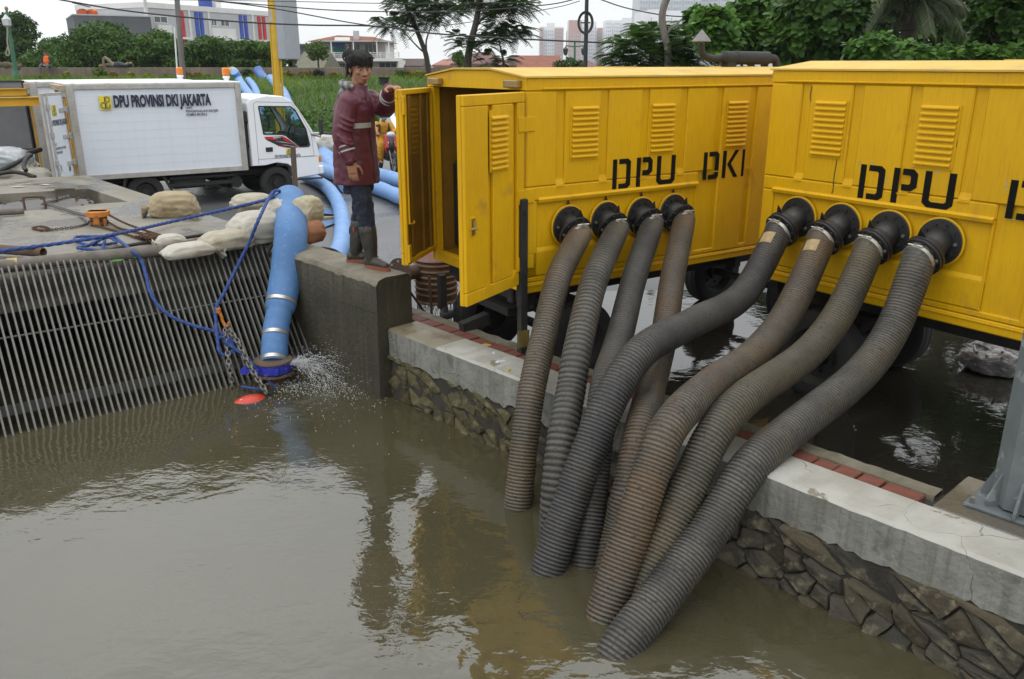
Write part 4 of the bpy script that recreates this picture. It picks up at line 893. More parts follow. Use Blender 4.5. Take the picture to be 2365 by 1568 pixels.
sandbag('large white sandbag filled tight beside the blue hose', pz(600, 556, .88), (.27, .19, .15), .75, sack_w, 5, 0)
sandbag('small cream sandbag lying behind the pile under the taut blue rope', Vector((-2.72, 8.80, 1.03)), (.22, .17, .09), .5, sack_c, 8, 0)
sandbag('crumpled cream sandbag sloping down along the screen top', pz(522, 574, .88), (.25, .14, .09), .75, sack_c, 11, -1)
sandbag('flat white sandbag draped on the screen top left of the pile', pz(437, 590, .875), (.24, .12, .06), .70, sack_w, 14, 1)
sandbag('big white sandbag under the hose bend against the wall', pz(668, 548, .86), (.28, .2, .2), .6, sack_w, 15, 0)
sandbag('small crumpled translucent bag beside the chain heap', pz(395, 566, .875), (.13, .08, .055), .5, sack_w, 17, -1, group=None)
sandbag('cream sandbag with knotted neck standing right of the blue hose', Vector((-1.99, 8.12, 1.02)), (.14, .12, .13), 1.2, M('cream_sack', (.42, .38, .27), (.32, .28, .18), sc=9, rough=.85, bump=.5, bsc=30), 21, 0, flat=.95)
sandbag('orange-brown mesh sack under the cream bag on the wall', Vector((-1.98, 8.02, .855)), (.15, .13, .12), .9, sack_o, 23, 0)
# --- stake, ground scraps
wood = M('grey_wood', (.13, .10, .075), (.08, .06, .045), sc=6, stretch=(8, 8, .6), rough=.85, bump=.3)
q = MB(); q.box((0, 0, .42), (.055, .035, .86), None, .006); o = q.build('wooden_stake', wood, None); o.location = Vector((-2.27, 9.0, .87)); o.location.z = .80; o.location = Vector((pY(683, 470, 9.0).x, 9.0, .82)); o.rotation_euler = (0, .02, .3); tag(o, 'weathered wooden stake standing behind the blue hose bend', 'stake')
# --- strainer drum and flanged pipe beside the open doors
dr = thing('suction_strainer', 'rusty ringed suction strainer with mesh base behind the open left door', 'strainer', (-.77, 8.25, 0))
q = MB(); q.lathe([(.205, .20), (.21, .2), (.21, .62), (.2, .62)], n=30)
q.build('drum', rust, dr, smooth=35)
for zz in (.22, .3, .36, .42, .48, .54, .60): q = MB(); q.lathe([(.211, zz - .008), (.222, zz - .008), (.222, zz + .008), (.211, zz + .008)], n=30); q.build('hoop', M('pale_hoop', (.35, .28, .22), (.2, .13, .09), sc=12, rough=.6), dr, smooth=40)
q = MB()
for k in range(26):
    a = k * 6.283 / 26
    for s_ in (-1, 1): q.tube([Vector((.2 * math.cos(a + s_ * .24 * t), .2 * math.sin(a + s_ * .24 * t), .2 - .2 * t)) for t in (0, .5, 1)], .003, 4, False)
q.build('mesh_cage', M('cage_wire', (.16, .13, .11)), dr)
q = MB(); q.lathe([(.20, .62), (.22, .64), (.19, .70), (.11, .78), (.11, .95)], n=26); q.build('neck', M('painted_red_scraps', (.20, .17, .15), (.3, .08, .06), sc=16, rough=.6), dr, smooth=35)
fp_ = thing('flanged_pipe', 'rusty round pipe flange with bolt holes behind the left door', 'pipe', (-1.09, 7.95, .55))
q = MB(); ax = Vector((-.6, -.8, .1)).normalized(); q.lathe([(.07, 0), (.155, 0), (.158, .008), (.155, .02), (.07, .02)], (0, 0, 0), ax, 30); q.lathe([(.07, .0), (.075, -.3), (.001, -.3)], (0, 0, 0), ax, 20, caps=False); q.build('flange', rust_dark, fp_, smooth=35)
q = MB(); q.lathe([(.001, .012), (.068, .012)], (0, 0, 0), ax, 20, caps=False); q.build('seal_face', M('pale_seal', (.42, .36, .25), (.28, .22, .14), sc=18), fp_)
a_ = ax.orthogonal().normalized(); b2 = ax.cross(a_)
for k in range(8):
    th = k * .785 + .2; c = (a_ * math.cos(th) + b2 * math.sin(th)) * .125; q = MB(); q.cyl(c + ax * .0205, c + ax * .022, .013, n=10); q.build('bolt_hole', M('hole_light', (.35, .36, .37)), fp_)
q = MB(); q.cyl((.05, 0, -.12), (.25, .25, -.55), .012, n=8); q.cyl((.05, 0, -.12), (-.03, -.25, -.55), .012, n=8); q.cyl((.28, 0, -.02), (.3, .0, -.55), .014, n=8); q.build('stand', rust_dark, fp_)
# --- galvanised column at the right edge
cb = thing('steel_column', 'grey galvanised steel column with gusset base at the right edge', 'steel column', tuple(Q(4.485, .585, .443)), math.atan2(qe.y, qe.x))
q = MB(); n8 = [(math.cos(R_(22.5 + 45 * k)), math.sin(R_(22.5 + 45 * k))) for k in range(8)]
q.prism([(x * .155, y * .155) for x, y in n8], (0.02, .02, .03), (1, 0, 0), (0, 1, 0), (0, 0, 6)); q.build('shaft', steel, cb)
q = MB(); q.box((0.02, .02, .009), (.44, .38, .016), None, .003); q.build('base_plate', steel, cb)
for (dx, dy) in ((-1, 0), (1, 0), (0, -1), (0, 1), (-.7, -.7), (.7, -.7)):
    u_ = Vector((dx, dy, 0)).normalized(); q = MB(); q.prism([(.12, 0), (.20, 0), (.20, .03), (.145, .17), (.12, .17)], (0.02, .02, .018), u_, (0, 0, 1), Vector((-u_.y, u_.x, 0)) * .014); q.build('gusset', steel, cb)
for sx in (-1, 1):
    for sy in (-1, 1): q = MB(); q.cyl((.02 + sx * .19, .02 + sy * .16, .016), (.02 + sx * .19, .02 + sy * .16, .045), .011, n=8); q.build('anchor_bolt', bolt_m, cb)
# --- rubbish bag on the wet road
tr = MB(); off = Vector((4, 2, 1))
def trf(p):
    q = p * (1 + .25 * mnoise.noise(p * 7 + off) + .16 * (1 - 2 * abs(mnoise.noise(Vector((p.x * 8, p.y * 22, p.z * 22))))) + .07 * (1 - 2 * abs(mnoise.noise(p * 33)))); q.z = max(q.z * .85, -.09); return q
tr.ell((0, 0, .10), (.24, .17, .16), 40, 24, None, 0, trf)
pr_ = random.Random(9)
for k in range(90):
    a, e_ = pr_.uniform(0, 6.28), pr_.uniform(-.1, 1.2); c = Vector((math.cos(a) * math.cos(e_) * .23, math.sin(a) * math.cos(e_) * .165, .10 + math.sin(e_) * .13)); u = Vector((pr_.uniform(-1, 1), pr_.uniform(-.5, .5), pr_.uniform(-.3, .6))).normalized(); v = u.cross(c - Vector((0, 0, .05))).normalized(); l, w_ = pr_.uniform(.04, .11), pr_.uniform(.012, .03); nn = (c - Vector((0, 0, .05))).normalized()
    pp_ = [c - u * l, c + nn * .014 + v * w_, c + u * l, c - v * w_]; tr.add(pp_ + [p - nn * .02 for p in pp_], [(0, 1, 2, 3), (4, 7, 6, 5), (0, 4, 5, 1), (1, 5, 6, 2), (2, 6, 7, 3), (3, 7, 4, 0)])
o = tr.build('plastic_bag', M('crumpled_plastic', (.40, .39, .39), (.13, .13, .135), sc=9, stretch=(1, 3, 3), rough=.35, r2=.5, spots=(.55, .54, .53), sp_lo=.55, sp_hi=.6, sp_sc=12, bump=.6, bsc=18), None, smooth=180); o.location = pz(2292, 858, 0.02); o.rotation_euler = (0, 0, -.5); tag(o, 'crumpled grey plastic bag on the wet road under the nearest trailer', 'plastic bag')
# --- splash at the pump
sp_ = []; F3 = []; rv = np.random.RandomState(5); c0 = np.array([pc.x + .12, pc.y - .02, .02])
def drop(c, r, st=(0, 0, 1), k=1):
    b0 = len(sp_); s3 = np.array(st, float); s3 /= np.linalg.norm(s3); a = np.cross(s3, [.3, .7, .2]); a /= np.linalg.norm(a); b = np.cross(s3, a)
    for t, q in ((-1, 0), (0, 1), (1, 0)):
        if q: sp_.extend([c + r * (a * math.cos(w) + b * math.sin(w)) for w in (0, 1.57, 3.14, 4.71)])
        else: sp_.append(c + s3 * r * k * t)
    for i in range(4): F3.append((b0, b0 + 1 + (i + 1) % 4, b0 + 1 + i)); F3.append((b0 + 5, b0 + 1 + i, b0 + 1 + (i + 1) % 4))
for i in range(3600):
    t = rv.rand() ** .6 * .95; el = rv.normal(.22, .22); az_ = rv.normal(.05, .36); v = np.array([math.cos(az_) * math.cos(el), math.sin(az_) * math.cos(el), math.sin(el)]) * rv.uniform(.4, 1.15)
    c = c0 + v * t + np.array([0, 0, -.5 * t * t * 1.0]); c[2] = max(c[2], WATER + .005)
    drop(c, rv.uniform(.0006, .0026) * (1.3 if t < .4 else 1), v + np.array([0, 0, -t]), rv.choice([1, 1, 2, 4]))
for i in range(260):
    a = rv.uniform(0, 6.28); t = rv.rand() * .5; v = np.array([math.cos(a) * .5, math.sin(a) * .5, rv.uniform(0, .35)]); c = c0 - np.array([.12, 0, 0]) + v * t + np.array([0, 0, -.6 * t * t]); c[2] = max(c[2], WATER + .004); drop(c, rv.uniform(.001, .003), v, 2)
for i in range(900):
    a = rv.normal(-.4, .6); d = rv.gamma(2, .26); c = np.array([pc.x + math.cos(a) * d, pc.y + math.sin(a) * d, WATER + .004]); drop(c, rv.uniform(.0012, .0042), (1, 0, 0), rv.uniform(1, 2))
for i in range(320):
    el = rv.normal(.2, .16); az_ = rv.normal(.05, .25); v = np.array([math.cos(az_) * math.cos(el), math.sin(az_) * math.cos(el), math.sin(el)]) * rv.uniform(.35, .95); t0 = rv.rand() ** 1.6 * .55; t1 = t0 + rv.uniform(.05, .2); pr0 = None; r0 = rv.uniform(.0008, .0032)
    for k in range(7):
        t = t0 + (t1 - t0) * k / 6; c = c0 + v * t + np.array([rv.normal(0, .004), rv.normal(0, .004), -.5 * t * t + rv.normal(0, .004)]); c[2] = max(c[2], WATER + .004)
        if pr0 is not None: dd = c - pr0; drop((c + pr0) / 2, r0 * (1 - abs(k - 3) / 5), dd, max(1, np.linalg.norm(dd) / (2 * r0) * 1.3))
        pr0 = c
me = npmesh('water_splash', sp_, F3, M('white_water', (.72, .74, .74), rough=.25), False, None, 3); o = stuff(obj('water_splash', me)); tag(o, 'white spray and droplets bursting from the pump flange beside the wall', 'water spray')
# ================================================================ flat print
def text(s, size, mat, par, loc, ux, uy, xs=1.0, bold=0.0, depth=.0012, name='lettering', n=None, align='LEFT'):
    cu = bpy.data.curves.new('t', 'FONT'); cu.body = s; cu.size = size; cu.offset = bold; cu.align_x = align; cu.resolution_u = 3; cu.fill_mode = 'FRONT'
    o = bpy.data.objects.new('t', cu); COL.objects.link(o); dg = bpy.context.evaluated_depsgraph_get(); dg.update(); me = bpy.data.meshes.new_from_object(o.evaluated_get(dg)); bpy.data.objects.remove(o); bpy.data.curves.remove(cu)
    ux = Vector(ux).normalized(); uy = Vector(uy).normalized(); nn = ux.cross(uy); loc = Vector(loc)
    for v in me.vertices: v.co = loc + ux * (v.co.x * xs) + uy * v.co.y + nn * depth
    me.materials.clear(); me.materials.append(mat); me.name = name; return obj(name, me, par)
navy = M('navy_print', (.012, .016, .04), (.02, .022, .05), rough=.5); grey_p = M('grey_print', (.13, .14, .17), rough=.5); logo_y = M('logo_yellow', (.75, .62, .02), rough=.5); red_p = M('red_print', (.55, .012, .015), rough=.4); white_p = M('white_print', (.8, .8, .8), rough=.5)
def logo(par, loc, ux, uy, s, xs=1):
    ux = Vector(ux).normalized() * s * xs; uy = Vector(uy).normalized() * s; n = ux.cross(uy).normalized(); loc = Vector(loc)
    m = MB(); m.poly([loc + n * .0012 + ux * x + uy * y for x, y in ((0, 0), (1, 0), (1, 1), (0, 1))]); lg = m.build('logo', logo_y, par, recalc=False)
    def stroke(pts, w, mat, d):
        q = MB(); L_ = []; R2 = []
        for i, (x, y) in enumerate(pts):
            a = pts[max(0, i - 1)]; b = pts[min(len(pts) - 1, i + 1)]; dx, dy = b[0] - a[0], b[1] - a[1]; l = math.hypot(dx, dy) or 1
            L_.append(loc + n * d + ux * (x - dy / l * w / 2) + uy * (y + dx / l * w / 2)); R2.append(loc + n * d + ux * (x + dy / l * w / 2) + uy * (y - dx / l * w / 2))
        q.add(L_ + R2, [(i, len(pts) + i, len(pts) + i + 1, i + 1) for i in range(len(pts) - 1)]); q.build('logo_stroke', mat, lg, recalc=False)
    arc = lambda cx, cy, r, a0, a1: [(cx + r * math.cos(R_(a0 + (a1 - a0) * k / 14)), cy + r * math.sin(R_(a0 + (a1 - a0) * k / 14))) for k in range(15)]
    p_ = [(.46, .04), (.46, .96)]; q_ = [(.56, .04), (.56, .90)] + arc(.66, .73, .19, 100, -100) + [(.56, .52)]
    a_ = [(.56, .52), (.36, .52)] + arc(.32, .31, .2, 80, 280) + [(.46, .11)]; c_ = [(.56, .11), (.72, .11)] + arc(.72, .25, .14, -90, 60)
    for st_ in (q_, a_, c_): stroke(st_, .13, navy, .0024)
    for st_ in (q_, a_, c_): stroke(st_, .035, logo_y, .0036)
    stroke(p_, .06, navy, .0024)
glass = glassmat('vehicle_glass', (.72, .84, .82), .22)
cab_trim = M('cab_black_plastic', (.018, .018, .019), rough=.55); lamp_o = M('amber_lens', (.75, .22, .01), (.6, .16, .01), rough=.25); lamp_w = M('clear_lens', (.55, .57, .58), rough=.15, metal=.3); red_l = M('red_lens', (.35, .02, .01), rough=.3)
under = M('truck_underside', (.018, .018, .019), (.03, .028, .026), sc=8, rough=.7)
def truck(root, full):
    X, Z = Vector((1, 0, 0)), Vector((0, 0, 1)); W_ = 1.6; L_ = 2.85; z0, z1 = .60, 2.19
    b = MB(); b.box((L_ / 2, W_ / 2 + .0, (z0 + z1) / 2 + .01), (L_ - .1, W_ - .03, z1 - z0 - .14), None, .004); box = b.build('cargo_box', box_panel, root)
    r = MB(); r.box((L_ / 2, W_ / 2, z1 - .012), (L_ + .02, W_ + .01, .03), None, .01); r.build('roof_panel', M('box_roof', (.78, .79, .79), (.66, .66, .64), sc=3, rough=.45, spots=(.5, .47, .4), sp_lo=.6, sp_hi=.75, sp_sc=4), box)
    t = MB(); e = .006
    def post(x0, x1, za, zb): t.box(((x0 + x1) / 2, -e + .02, (za + zb) / 2), (x1 - x0, .06, zb - za), None, .004)
    post(0, .11, z0, z1 - .03); post(L_ - .10, L_, z0, z1 - .03); post(.112, L_ - .102, z0, z0 + .085); post(.112, L_ - .102, z1 - .10, z1 - .03); t.build('edge_trim', alu, box)
    rv_ = MB()
    for xx in (.075, L_ - .035):
        for k in range(22): rv_.cyl((xx, -e - .010, z0 + .06 + k * .067), (xx, -e - .0155, z0 + .06 + k * .067), .008, n=6)
    stuff(rv_.build('rivets', clamp_m, box))
    for k in range(9): sm_ = MB(); sm_.box((L_ / 2, .0145, z0 + .22 + k * .145), (L_ - .24, .003, .003)); sm_.build('panel_seam', M('panel_seam_grey', (.63, .67, .72)), box)
    # rear frame header with marker lamps, and a dark sheet painted as the shaded inside
    h = MB(); h.box((-.03, W_ / 2, z1 - .075), (.12, W_, .09), None, .006); h.box((.01, .03, (z0 + z1) / 2 - .05), (.06, .05, z1 - z0 - .12)); h.box((.01, W_ - .03, (z0 + z1) / 2 - .05), (.06, .05, z1 - z0 - .12)); h.build('rear_frame', M('tan_rear_frame', (.40, .34, .24), (.3, .25, .17), sc=6, rough=.5), box)
    for yy in (.1, .5, W_ - .1): q = MB(); q.box((-.092, yy, z1 - .075), (.01, .06, .04), None, .003); q.build('marker_lamp', red_l, box)
    q = MB(); q.box((.0, W_ / 2, 1.3), (.03, W_ - .12, 1.3)); q.build('opening_shade_sheet', dark_inside, box)
    q = MB(); q.box((-.02, .12, 1.3), (.05, .09, 1.3), None, .005); q.build('inner_post', M('orange_inner_post', (.55, .28, .01), rough=.5), box)
    # chassis, wheels, side guard
    c = MB()
    for yy in (.45, 1.15): c.box((2.0, yy, .52), (4.2, .07, .13), None, .01)
    c.box((2.05, .12, .40), (1.2, .03, .07), None, .005); c.box((2.05, .12, .52), (1.2, .03, .05), None, .005); c.box((1.8, .3, .45), (.6, .3, .25), None, .03); c.cyl((2.65, .14, .38), (2.65, .35, .38), .11, n=20)
    for xx in (1.5, 2.55): c.beam((xx, .12, .38), (xx - .06, .3, .6), .03, .03)
    c.beam((.62, .06, .28), (.72, .06, .58), .02, .05); c.beam((1.35, .06, .58), (1.48, .06, .28), .02, .05); c.box((1.03, .8, .31), (.1, 1.3, .1)); c.build('chassis', under, root, smooth=40)
    for (xx, yy) in ((1.03, .14), (1.03, 1.46), (3.4, .14), (3.4, 1.46)): wheel(root, (xx, yy, .31), (0, 1, 0), .31, .17)
    # cab shell: slices across the width
    pr = [(2.93, .66), (2.93, 1.80), (2.99, 1.88), (3.3, 1.945), (3.62, 1.92), (3.78, 1.845), (3.90, 1.70), (4.16, 1.28), (4.23, 1.05), (4.27, .80), (4.28, .42), (3.78, .38), (3.74, .56), (3.62, .66), (3.4, .70), (3.18, .66)]
    win = [(3.15, 1.745), (3.76, 1.725), (3.84, 1.66), (4.02, 1.30), (4.075, 1.0), (4.05, .975), (3.88, .975), (3.62, 1.20), (3.55, 1.225), (3.20, 1.24)]
    cx, cz = 3.55, 1.2; n = len(pr)
    def ring(y, s_): return [(cx + (x - cx) * s_, y, cz + (z - cz) * s_) for x, z in pr]
    shell = MB(); rings = [ring(.0, .975), ring(.035, .993), ring(.09, 1.0), ring(W_ - .14, 1.0), ring(W_ - .085, .993), ring(W_ - .05, .975)]
    vs = [p for rg in rings for p in rg]; fs = []
    for i in range(5):
        for k in range(n):
            if i == 2 and k in (6,): continue                       # windscreen opening
            fs.append((i * n + k, i * n + (k + 1) % n, (i + 1) * n + (k + 1) % n, (i + 1) * n + k))
    shell.add(vs, fs); cab = shell.build('cab', white_paint, root, smooth=28)
    for y in (0, W_ - .05):
        bm = bmesh.new(); o_ = [bm.verts.new(p) for p in ring(y, .975)]; w_ = [bm.verts.new((x, y, z)) for x, z in win]
        ed = [bm.edges.new((l[i], l[(i + 1) % len(l)])) for l in (o_, w_) for i in range(len(l))]
        bmesh.ops.triangle_fill(bm, edges=ed, use_beauty=True); bmesh.ops.recalc_face_normals(bm, faces=bm.faces)
        me = bpy.data.meshes.new('door'); bm.to_mesh(me); bm.free(); me.materials.append(white_paint); dr_ = obj('door', me, cab)
        g_ = MB(); g_.poly([(x, y + (.006 if y < .5 else -.006), z) for x, z in win]); g_.build('side_window', glass, cab, recalc=False)
        fr_ = MB(); fr_.tube([(x, y, z) for x, z in win + win[:1]], .014, 6, False); fr_.build('window_seal', cab_trim, cab, smooth=60)
    ws = MB(); ws.poly([(3.905, .1, 1.69), (4.155, .1, 1.285), (4.155, W_ - .15, 1.285), (3.905, W_ - .15, 1.69)]); ws.build('windscreen', glass, cab, recalc=False)
    # door seams, handle, steps, lamps, bumper, mirror
    s_ = MB(); s_.tube([(3.06, -.001, .70), (3.06, -.001, 1.80), (3.12, -.001, 1.83), (3.77, -.001, 1.80), (3.93, -.001, 1.6), (4.12, -.001, 1.22), (4.15, -.001, .80), (3.74, -.001, .78)], .004, 5); s_.tube([(3.07, -.001, .785), (3.5, -.001, .785), (4.22, -.001, .785)], .004, 5); s_.build('door_seam', M('seam_shadow', (.2, .2, .2)), cab)
    q = MB(); q.box((3.28, -.003, .955), (.135, .014, .085), None, .006); q.build('door_handle', cab_trim, cab)
    q = MB(); q.box((4.27, W_ / 2 - .03, .52), (.10, W_ + .02, .17), None, .025); q.build('bumper', white_paint, cab)
    q = MB(); q.box((4.02, -.012, .36), (.52, .05, .03)); q.build('bumper_strip', cab_trim, cab)
    for yy in (.1, W_ - .15): q = MB(); q.box((4.275, yy, .74), (.05, .2, .16), None, .02); q.build('headlight', lamp_w, cab); q = MB(); q.box((4.262, yy + (-.09 if yy < .5 else .09), .72), (.05, .05, .12), None, .012); q.build('indicator', lamp_o, cab)
    for zz in (.88, .94, 1.0): q = MB(); q.box((4.255 - (zz - .88) * .15, W_ / 2, zz), (.03, W_ - .2, .03), None, .006); q.build('grille_bar', white_paint, cab)
    for yy, sg in ((-.16, 1), (W_ + .1, -1)):
        q = MB(); q.tube([(4.12, yy + .16 * sg, 1.2), (4.26, yy + .05 * sg, 1.15), (4.27, yy, 1.25)], .012, 6); q.box((4.27, yy, 1.36), (.05, .13, .27), None, .02); q.build('mirror', cab_trim, cab)
    q = MB(); q.cyl((2.9, .12, 1.0), (2.9, .12, 1.62), .055, n=12); q.box((2.9, .1, 1.55), (.12, .14, .22), None, .02); q.cyl((2.88, .1, .6), (2.88, .1, 1.0), .03, n=8); q.build('air_intake', cab_trim, cab, smooth=50)
    i = MB(); i.box((4.0, .75, 1.08), (.22, 1.35, .22), None, .05); i.box((3.1, .75, .98), (.28, 1.3, .62), None, .05); i.box((3.35, .75, .78), (.5, 1.3, .2), None, .05); i.build('interior', under, cab)
    st_ = [(3.86 + .06 * math.sin(k * .449), .38 + .17 * math.cos(k * .449), 1.22 + .16 * math.sin(k * .449)) for k in range(15)]
    q = MB(); q.tube(st_, .014, 6); q.cyl((3.86, .38, 1.22), (4.0, .38, 1.08), .02, n=6); q.build('steering_wheel', cab_trim, cab)
    bm_ = MB(); bm_.cyl((2.75, .5, z1), (2.75, .5, z1 + .05), .05, n=12); bm_.cyl((2.75, .5, z1 + .05), (2.75, .5, z1 + .09), .065, n=12); ba = bm_.build('beacon_base', white_paint, box, smooth=40)
    q = MB(); q.box((2.75, .5, z1 + .165), (.12, .12, .15), None, .025); q.build('beacon', lamp_o, ba)
    if not full: return
    y0 = -.0145
    logo(box, (.47, y0, 1.755), X, Z, .225, .82)
    text('DPU PROVINSI DKI JAKARTA', .258, navy, box, (.69, y0, 1.80), X, Z, .482, .014)
    for k, s in enumerate(('UNIT', 'PENGENDALIAN BANJIR', 'POMPA MOBILE')): text(s, .060, navy, box, (1.85, y0, 1.735 - k * .060), X, Z, .86, .0012)
    logo(cab, (3.60, -.004, .845), X, Z, .105, .95)
    text('DPU PROVINSI DKI JAKARTA', .082, navy, cab, (3.37, -.004, .79), X, Z, .48, .0018)
    q = MB(); yg = -.004
    q.poly([(3.20, yg, 1.19), (3.55, yg, 1.19), (3.66, yg, 1.13), (3.86, yg, .965), (3.66, yg, .965), (3.45, yg, 1.02), (3.24, yg, 1.135)]); g1 = q.build('side_graphic', M('graphic_black', (.02, .018, .018), rough=.4), cab, recalc=False)
    for a in ([(3.20, 1.19), (3.33, 1.19), (3.48, 1.115), (3.25, 1.145)], [(3.52, 1.19), (3.56, 1.19), (3.68, 1.12), (3.73, 1.055), (3.60, 1.10)], [(3.45, 1.03), (3.62, .985), (3.75, .968), (3.64, .965), (3.44, 1.015)], [(3.70, 1.0), (3.83, .99), (3.86, .965), (3.78, .965)]):
        q = MB(); q.poly([(x, yg - .0012, z) for x, z in a]); q.build('graphic_flash', red_p, g1, recalc=False)
    for a in ([(3.40, 1.10), (3.55, 1.085), (3.78, 1.03), (3.55, 1.075)], [(3.52, 1.03), (3.82, .985), (3.6, 1.025)]):
        q = MB(); q.poly([(x, yg - .0016, z) for x, z in a]); q.build('graphic_line', white_p, g1, recalc=False)
    text('EURO-2', .036, white_p, g1, (3.37, yg - .0014, 1.158), X, Z, 1.15, .001)
tA = R_(33); tX = Vector((math.cos(tA), math.sin(tA), 0)); tY = Vector((-math.sin(tA), math.cos(tA), 0))
t1 = thing('box_truck', 'white box truck with printed cargo side and cab towards the grass bank', 'truck', (-7.34, 14.35, 0), tA, 'white pump service trucks'); truck(t1, True)
# open rear leaf of the near truck
dd = (tX * -.46 + tY * -.89).normalized(); dl_ = Vector((dd.dot(tX), dd.dot(tY), 0)); nl = Vector((-dl_.y, dl_.x, 0)); nl = nl if nl.x > 0 else -nl
hg = Vector((-.09, -.06, 0)); Rm = basis(dl_, nl if dl_.cross(nl).z > 0 else -nl, Vector((0, 0, 1))); wD = .80
q = MB(); q.box(hg + dl_ * wD / 2 + Vector((0, 0, 1.33)), (wD, .04, 1.46), Rm, .006); ld_ = q.build('rear_door', alu, t1); plabel(ld_, 'open rear door leaf with emblem and number 04')
q = MB(); q.box(hg + dl_ * wD / 2 + nl * .022 + Vector((0, 0, 1.33)), (wD - .13, .008, 1.36), Rm); q.build('door_skin', box_panel, ld_)
P3 = lambda u, z, d=.028: hg + dl_ * u + nl * d + Vector((0, 0, z))
uxd = -dl_
logo(ld_, P3(.52, 1.70), uxd, (0, 0, 1), .17, 1.0)
text('DPU PROVINSI DKI JAKARTA', .125, navy, ld_, P3(.66, 1.555), uxd, (0, 0, 1), .42, .004)
for k, s in enumerate(('UNIT', 'PENGENDALIAN BANJIR', 'POMPA MOBILE')): text(s, .062, grey_p, ld_, P3(.62, 1.245 - k * .065), uxd, (0, 0, 1), .62, .001)
text('04', .12, navy, ld_, P3(.22, .80), uxd, (0, 0, 1), .6, .004)
for zz in (1.78, 1.36, .93):
    q = MB(); q.box(P3(.13, zz, .035), (.24, .02, .06), Rm, .01); q.box(P3(-.02, zz, .03), (.10, .05, .10), Rm, .006); q.build('hinge', clamp_m, ld_)
q = MB(); q.cyl(P3(.68, .62, .05), P3(.68, 2.07, .05), .014, n=8); q.build('lock_bar', clamp_m, ld_, smooth=50)
for zz in (1.85, 1.42, .98, .72): q = MB(); q.box(P3(.68, zz, .045), (.07, .04, .09), Rm, .006); q.build('bar_bracket', alu, ld_)
q = MB(); q.tube([P3(.6, .95, .06), P3(.6, .85, .07), P3(.66, .78, .06), P3(.66, .66, .06)], .014, 6); q.build('lock_handle', clamp_m, ld_)
# rust-free hoist beam of the near truck
def ibeam(label, a, b, h, w, trolley=None):
    d = (b - a); l = d.length; x = d / l; y = Vector((0, 0, 1)).cross(x); root = thing('hoist_beam', label, 'hoist beam', a, group='yellow hoist beams behind the trucks'); m = MB(); Rb = basis(x, y, Vector((0, 0, 1)))
    c = (b - a) / 2
    m.box(c + Vector((0, 0, h / 2 - .008)), (l, w, .016), Rb); m.box(c + Vector((0, 0, -h / 2 + .008)), (l, w, .016), Rb); m.box(c, (l - .004, .014, h - .034), Rb); m.build('beam', yellow_beam, root)
    if trolley is not None:
        p = x * trolley; q = MB(); q.box(p + y * -.07 + Vector((0, 0, -.01)), (.22, .03, .24), Rb, .01); q.box(p + Vector((0, 0, -h / 2 - .09)), (.16, .16, .12), Rb, .02); q.cyl(p + Vector((0, 0, -h / 2 - .15)), p + Vector((0, 0, -h / 2 - .27)), .05, .02, n=10); q.build('trolley', orange_m, root)
    return root
W1 = lambda x, y, z: t1.location + tX * x + tY * y + Vector((0, 0, z))
ibeam('near yellow hoist beam sticking out behind the printed box truck', W1(-3.0, .72, 1.895), W1(-.02, .72, 1.895), .145, .12, 1.52)
t2 = thing('box_truck', 'white box truck standing behind the printed one, only roof edge and beacon showing', 'truck', (-8.78, 15.9, 0), tA, 'white pump service trucks'); truck(t2, False)
W2 = lambda x, y, z: t2.location + tX * x + tY * y + Vector((0, 0, z))
ibeam('far yellow hoist beam sticking out behind the second truck', W2(-3.2, .06, 2.01), W2(-.06, .06, 2.01), .125, .12, 1.2)
q = MB(); ge = Vector((-.993, -.12, 0)); a_ = W2(-.1, -.05, 0); Rg = basis(ge, Vector((.12, -.993, 0)), Vector((0, 0, 1)))
h0 = Vector((-.08, .2, 0)); gl = Vector((ge.dot(tX), ge.dot(tY), 0)); gn = Vector((-gl.y, gl.x, 0)); gn = gn if gn.y < 0 else -gn; Rl = basis(gl, gl.cross(Vector((0, 0, 1))) * -1, Vector((0, 0, 1)))
q.box(h0 + gl * .45 + Vector((0, 0, 1.58)), (.9, .05, 1.2), Rl, .006); gd = q.build('rear_door', M('grey_door_skin', (.16, .165, .175), (.12, .125, .13), sc=3, rough=.55), t2); plabel(gd, 'grey inner side of an opened rear door leaf')
q = MB(); 
for (c, s_) in ((Vector((0, 0, 1.58)) + gl * .01, (.03, .07, 1.22)), (gl * .45 + Vector((0, 0, 2.19)), (.92, .07, .03)), (gl * .45 + Vector((0, 0, .975)), (.92, .07, .03))): q.box(h0 + c, s_, Rl)
q.build('door_gasket', cab_trim, gd)
chain('thin dark chain dangling from the hoist trolley at the left edge', [W1(-1.48, .72, 1.55), W1(-1.46, .70, 1.2), W1(-1.40, .66, .9)], .06, chain_m)
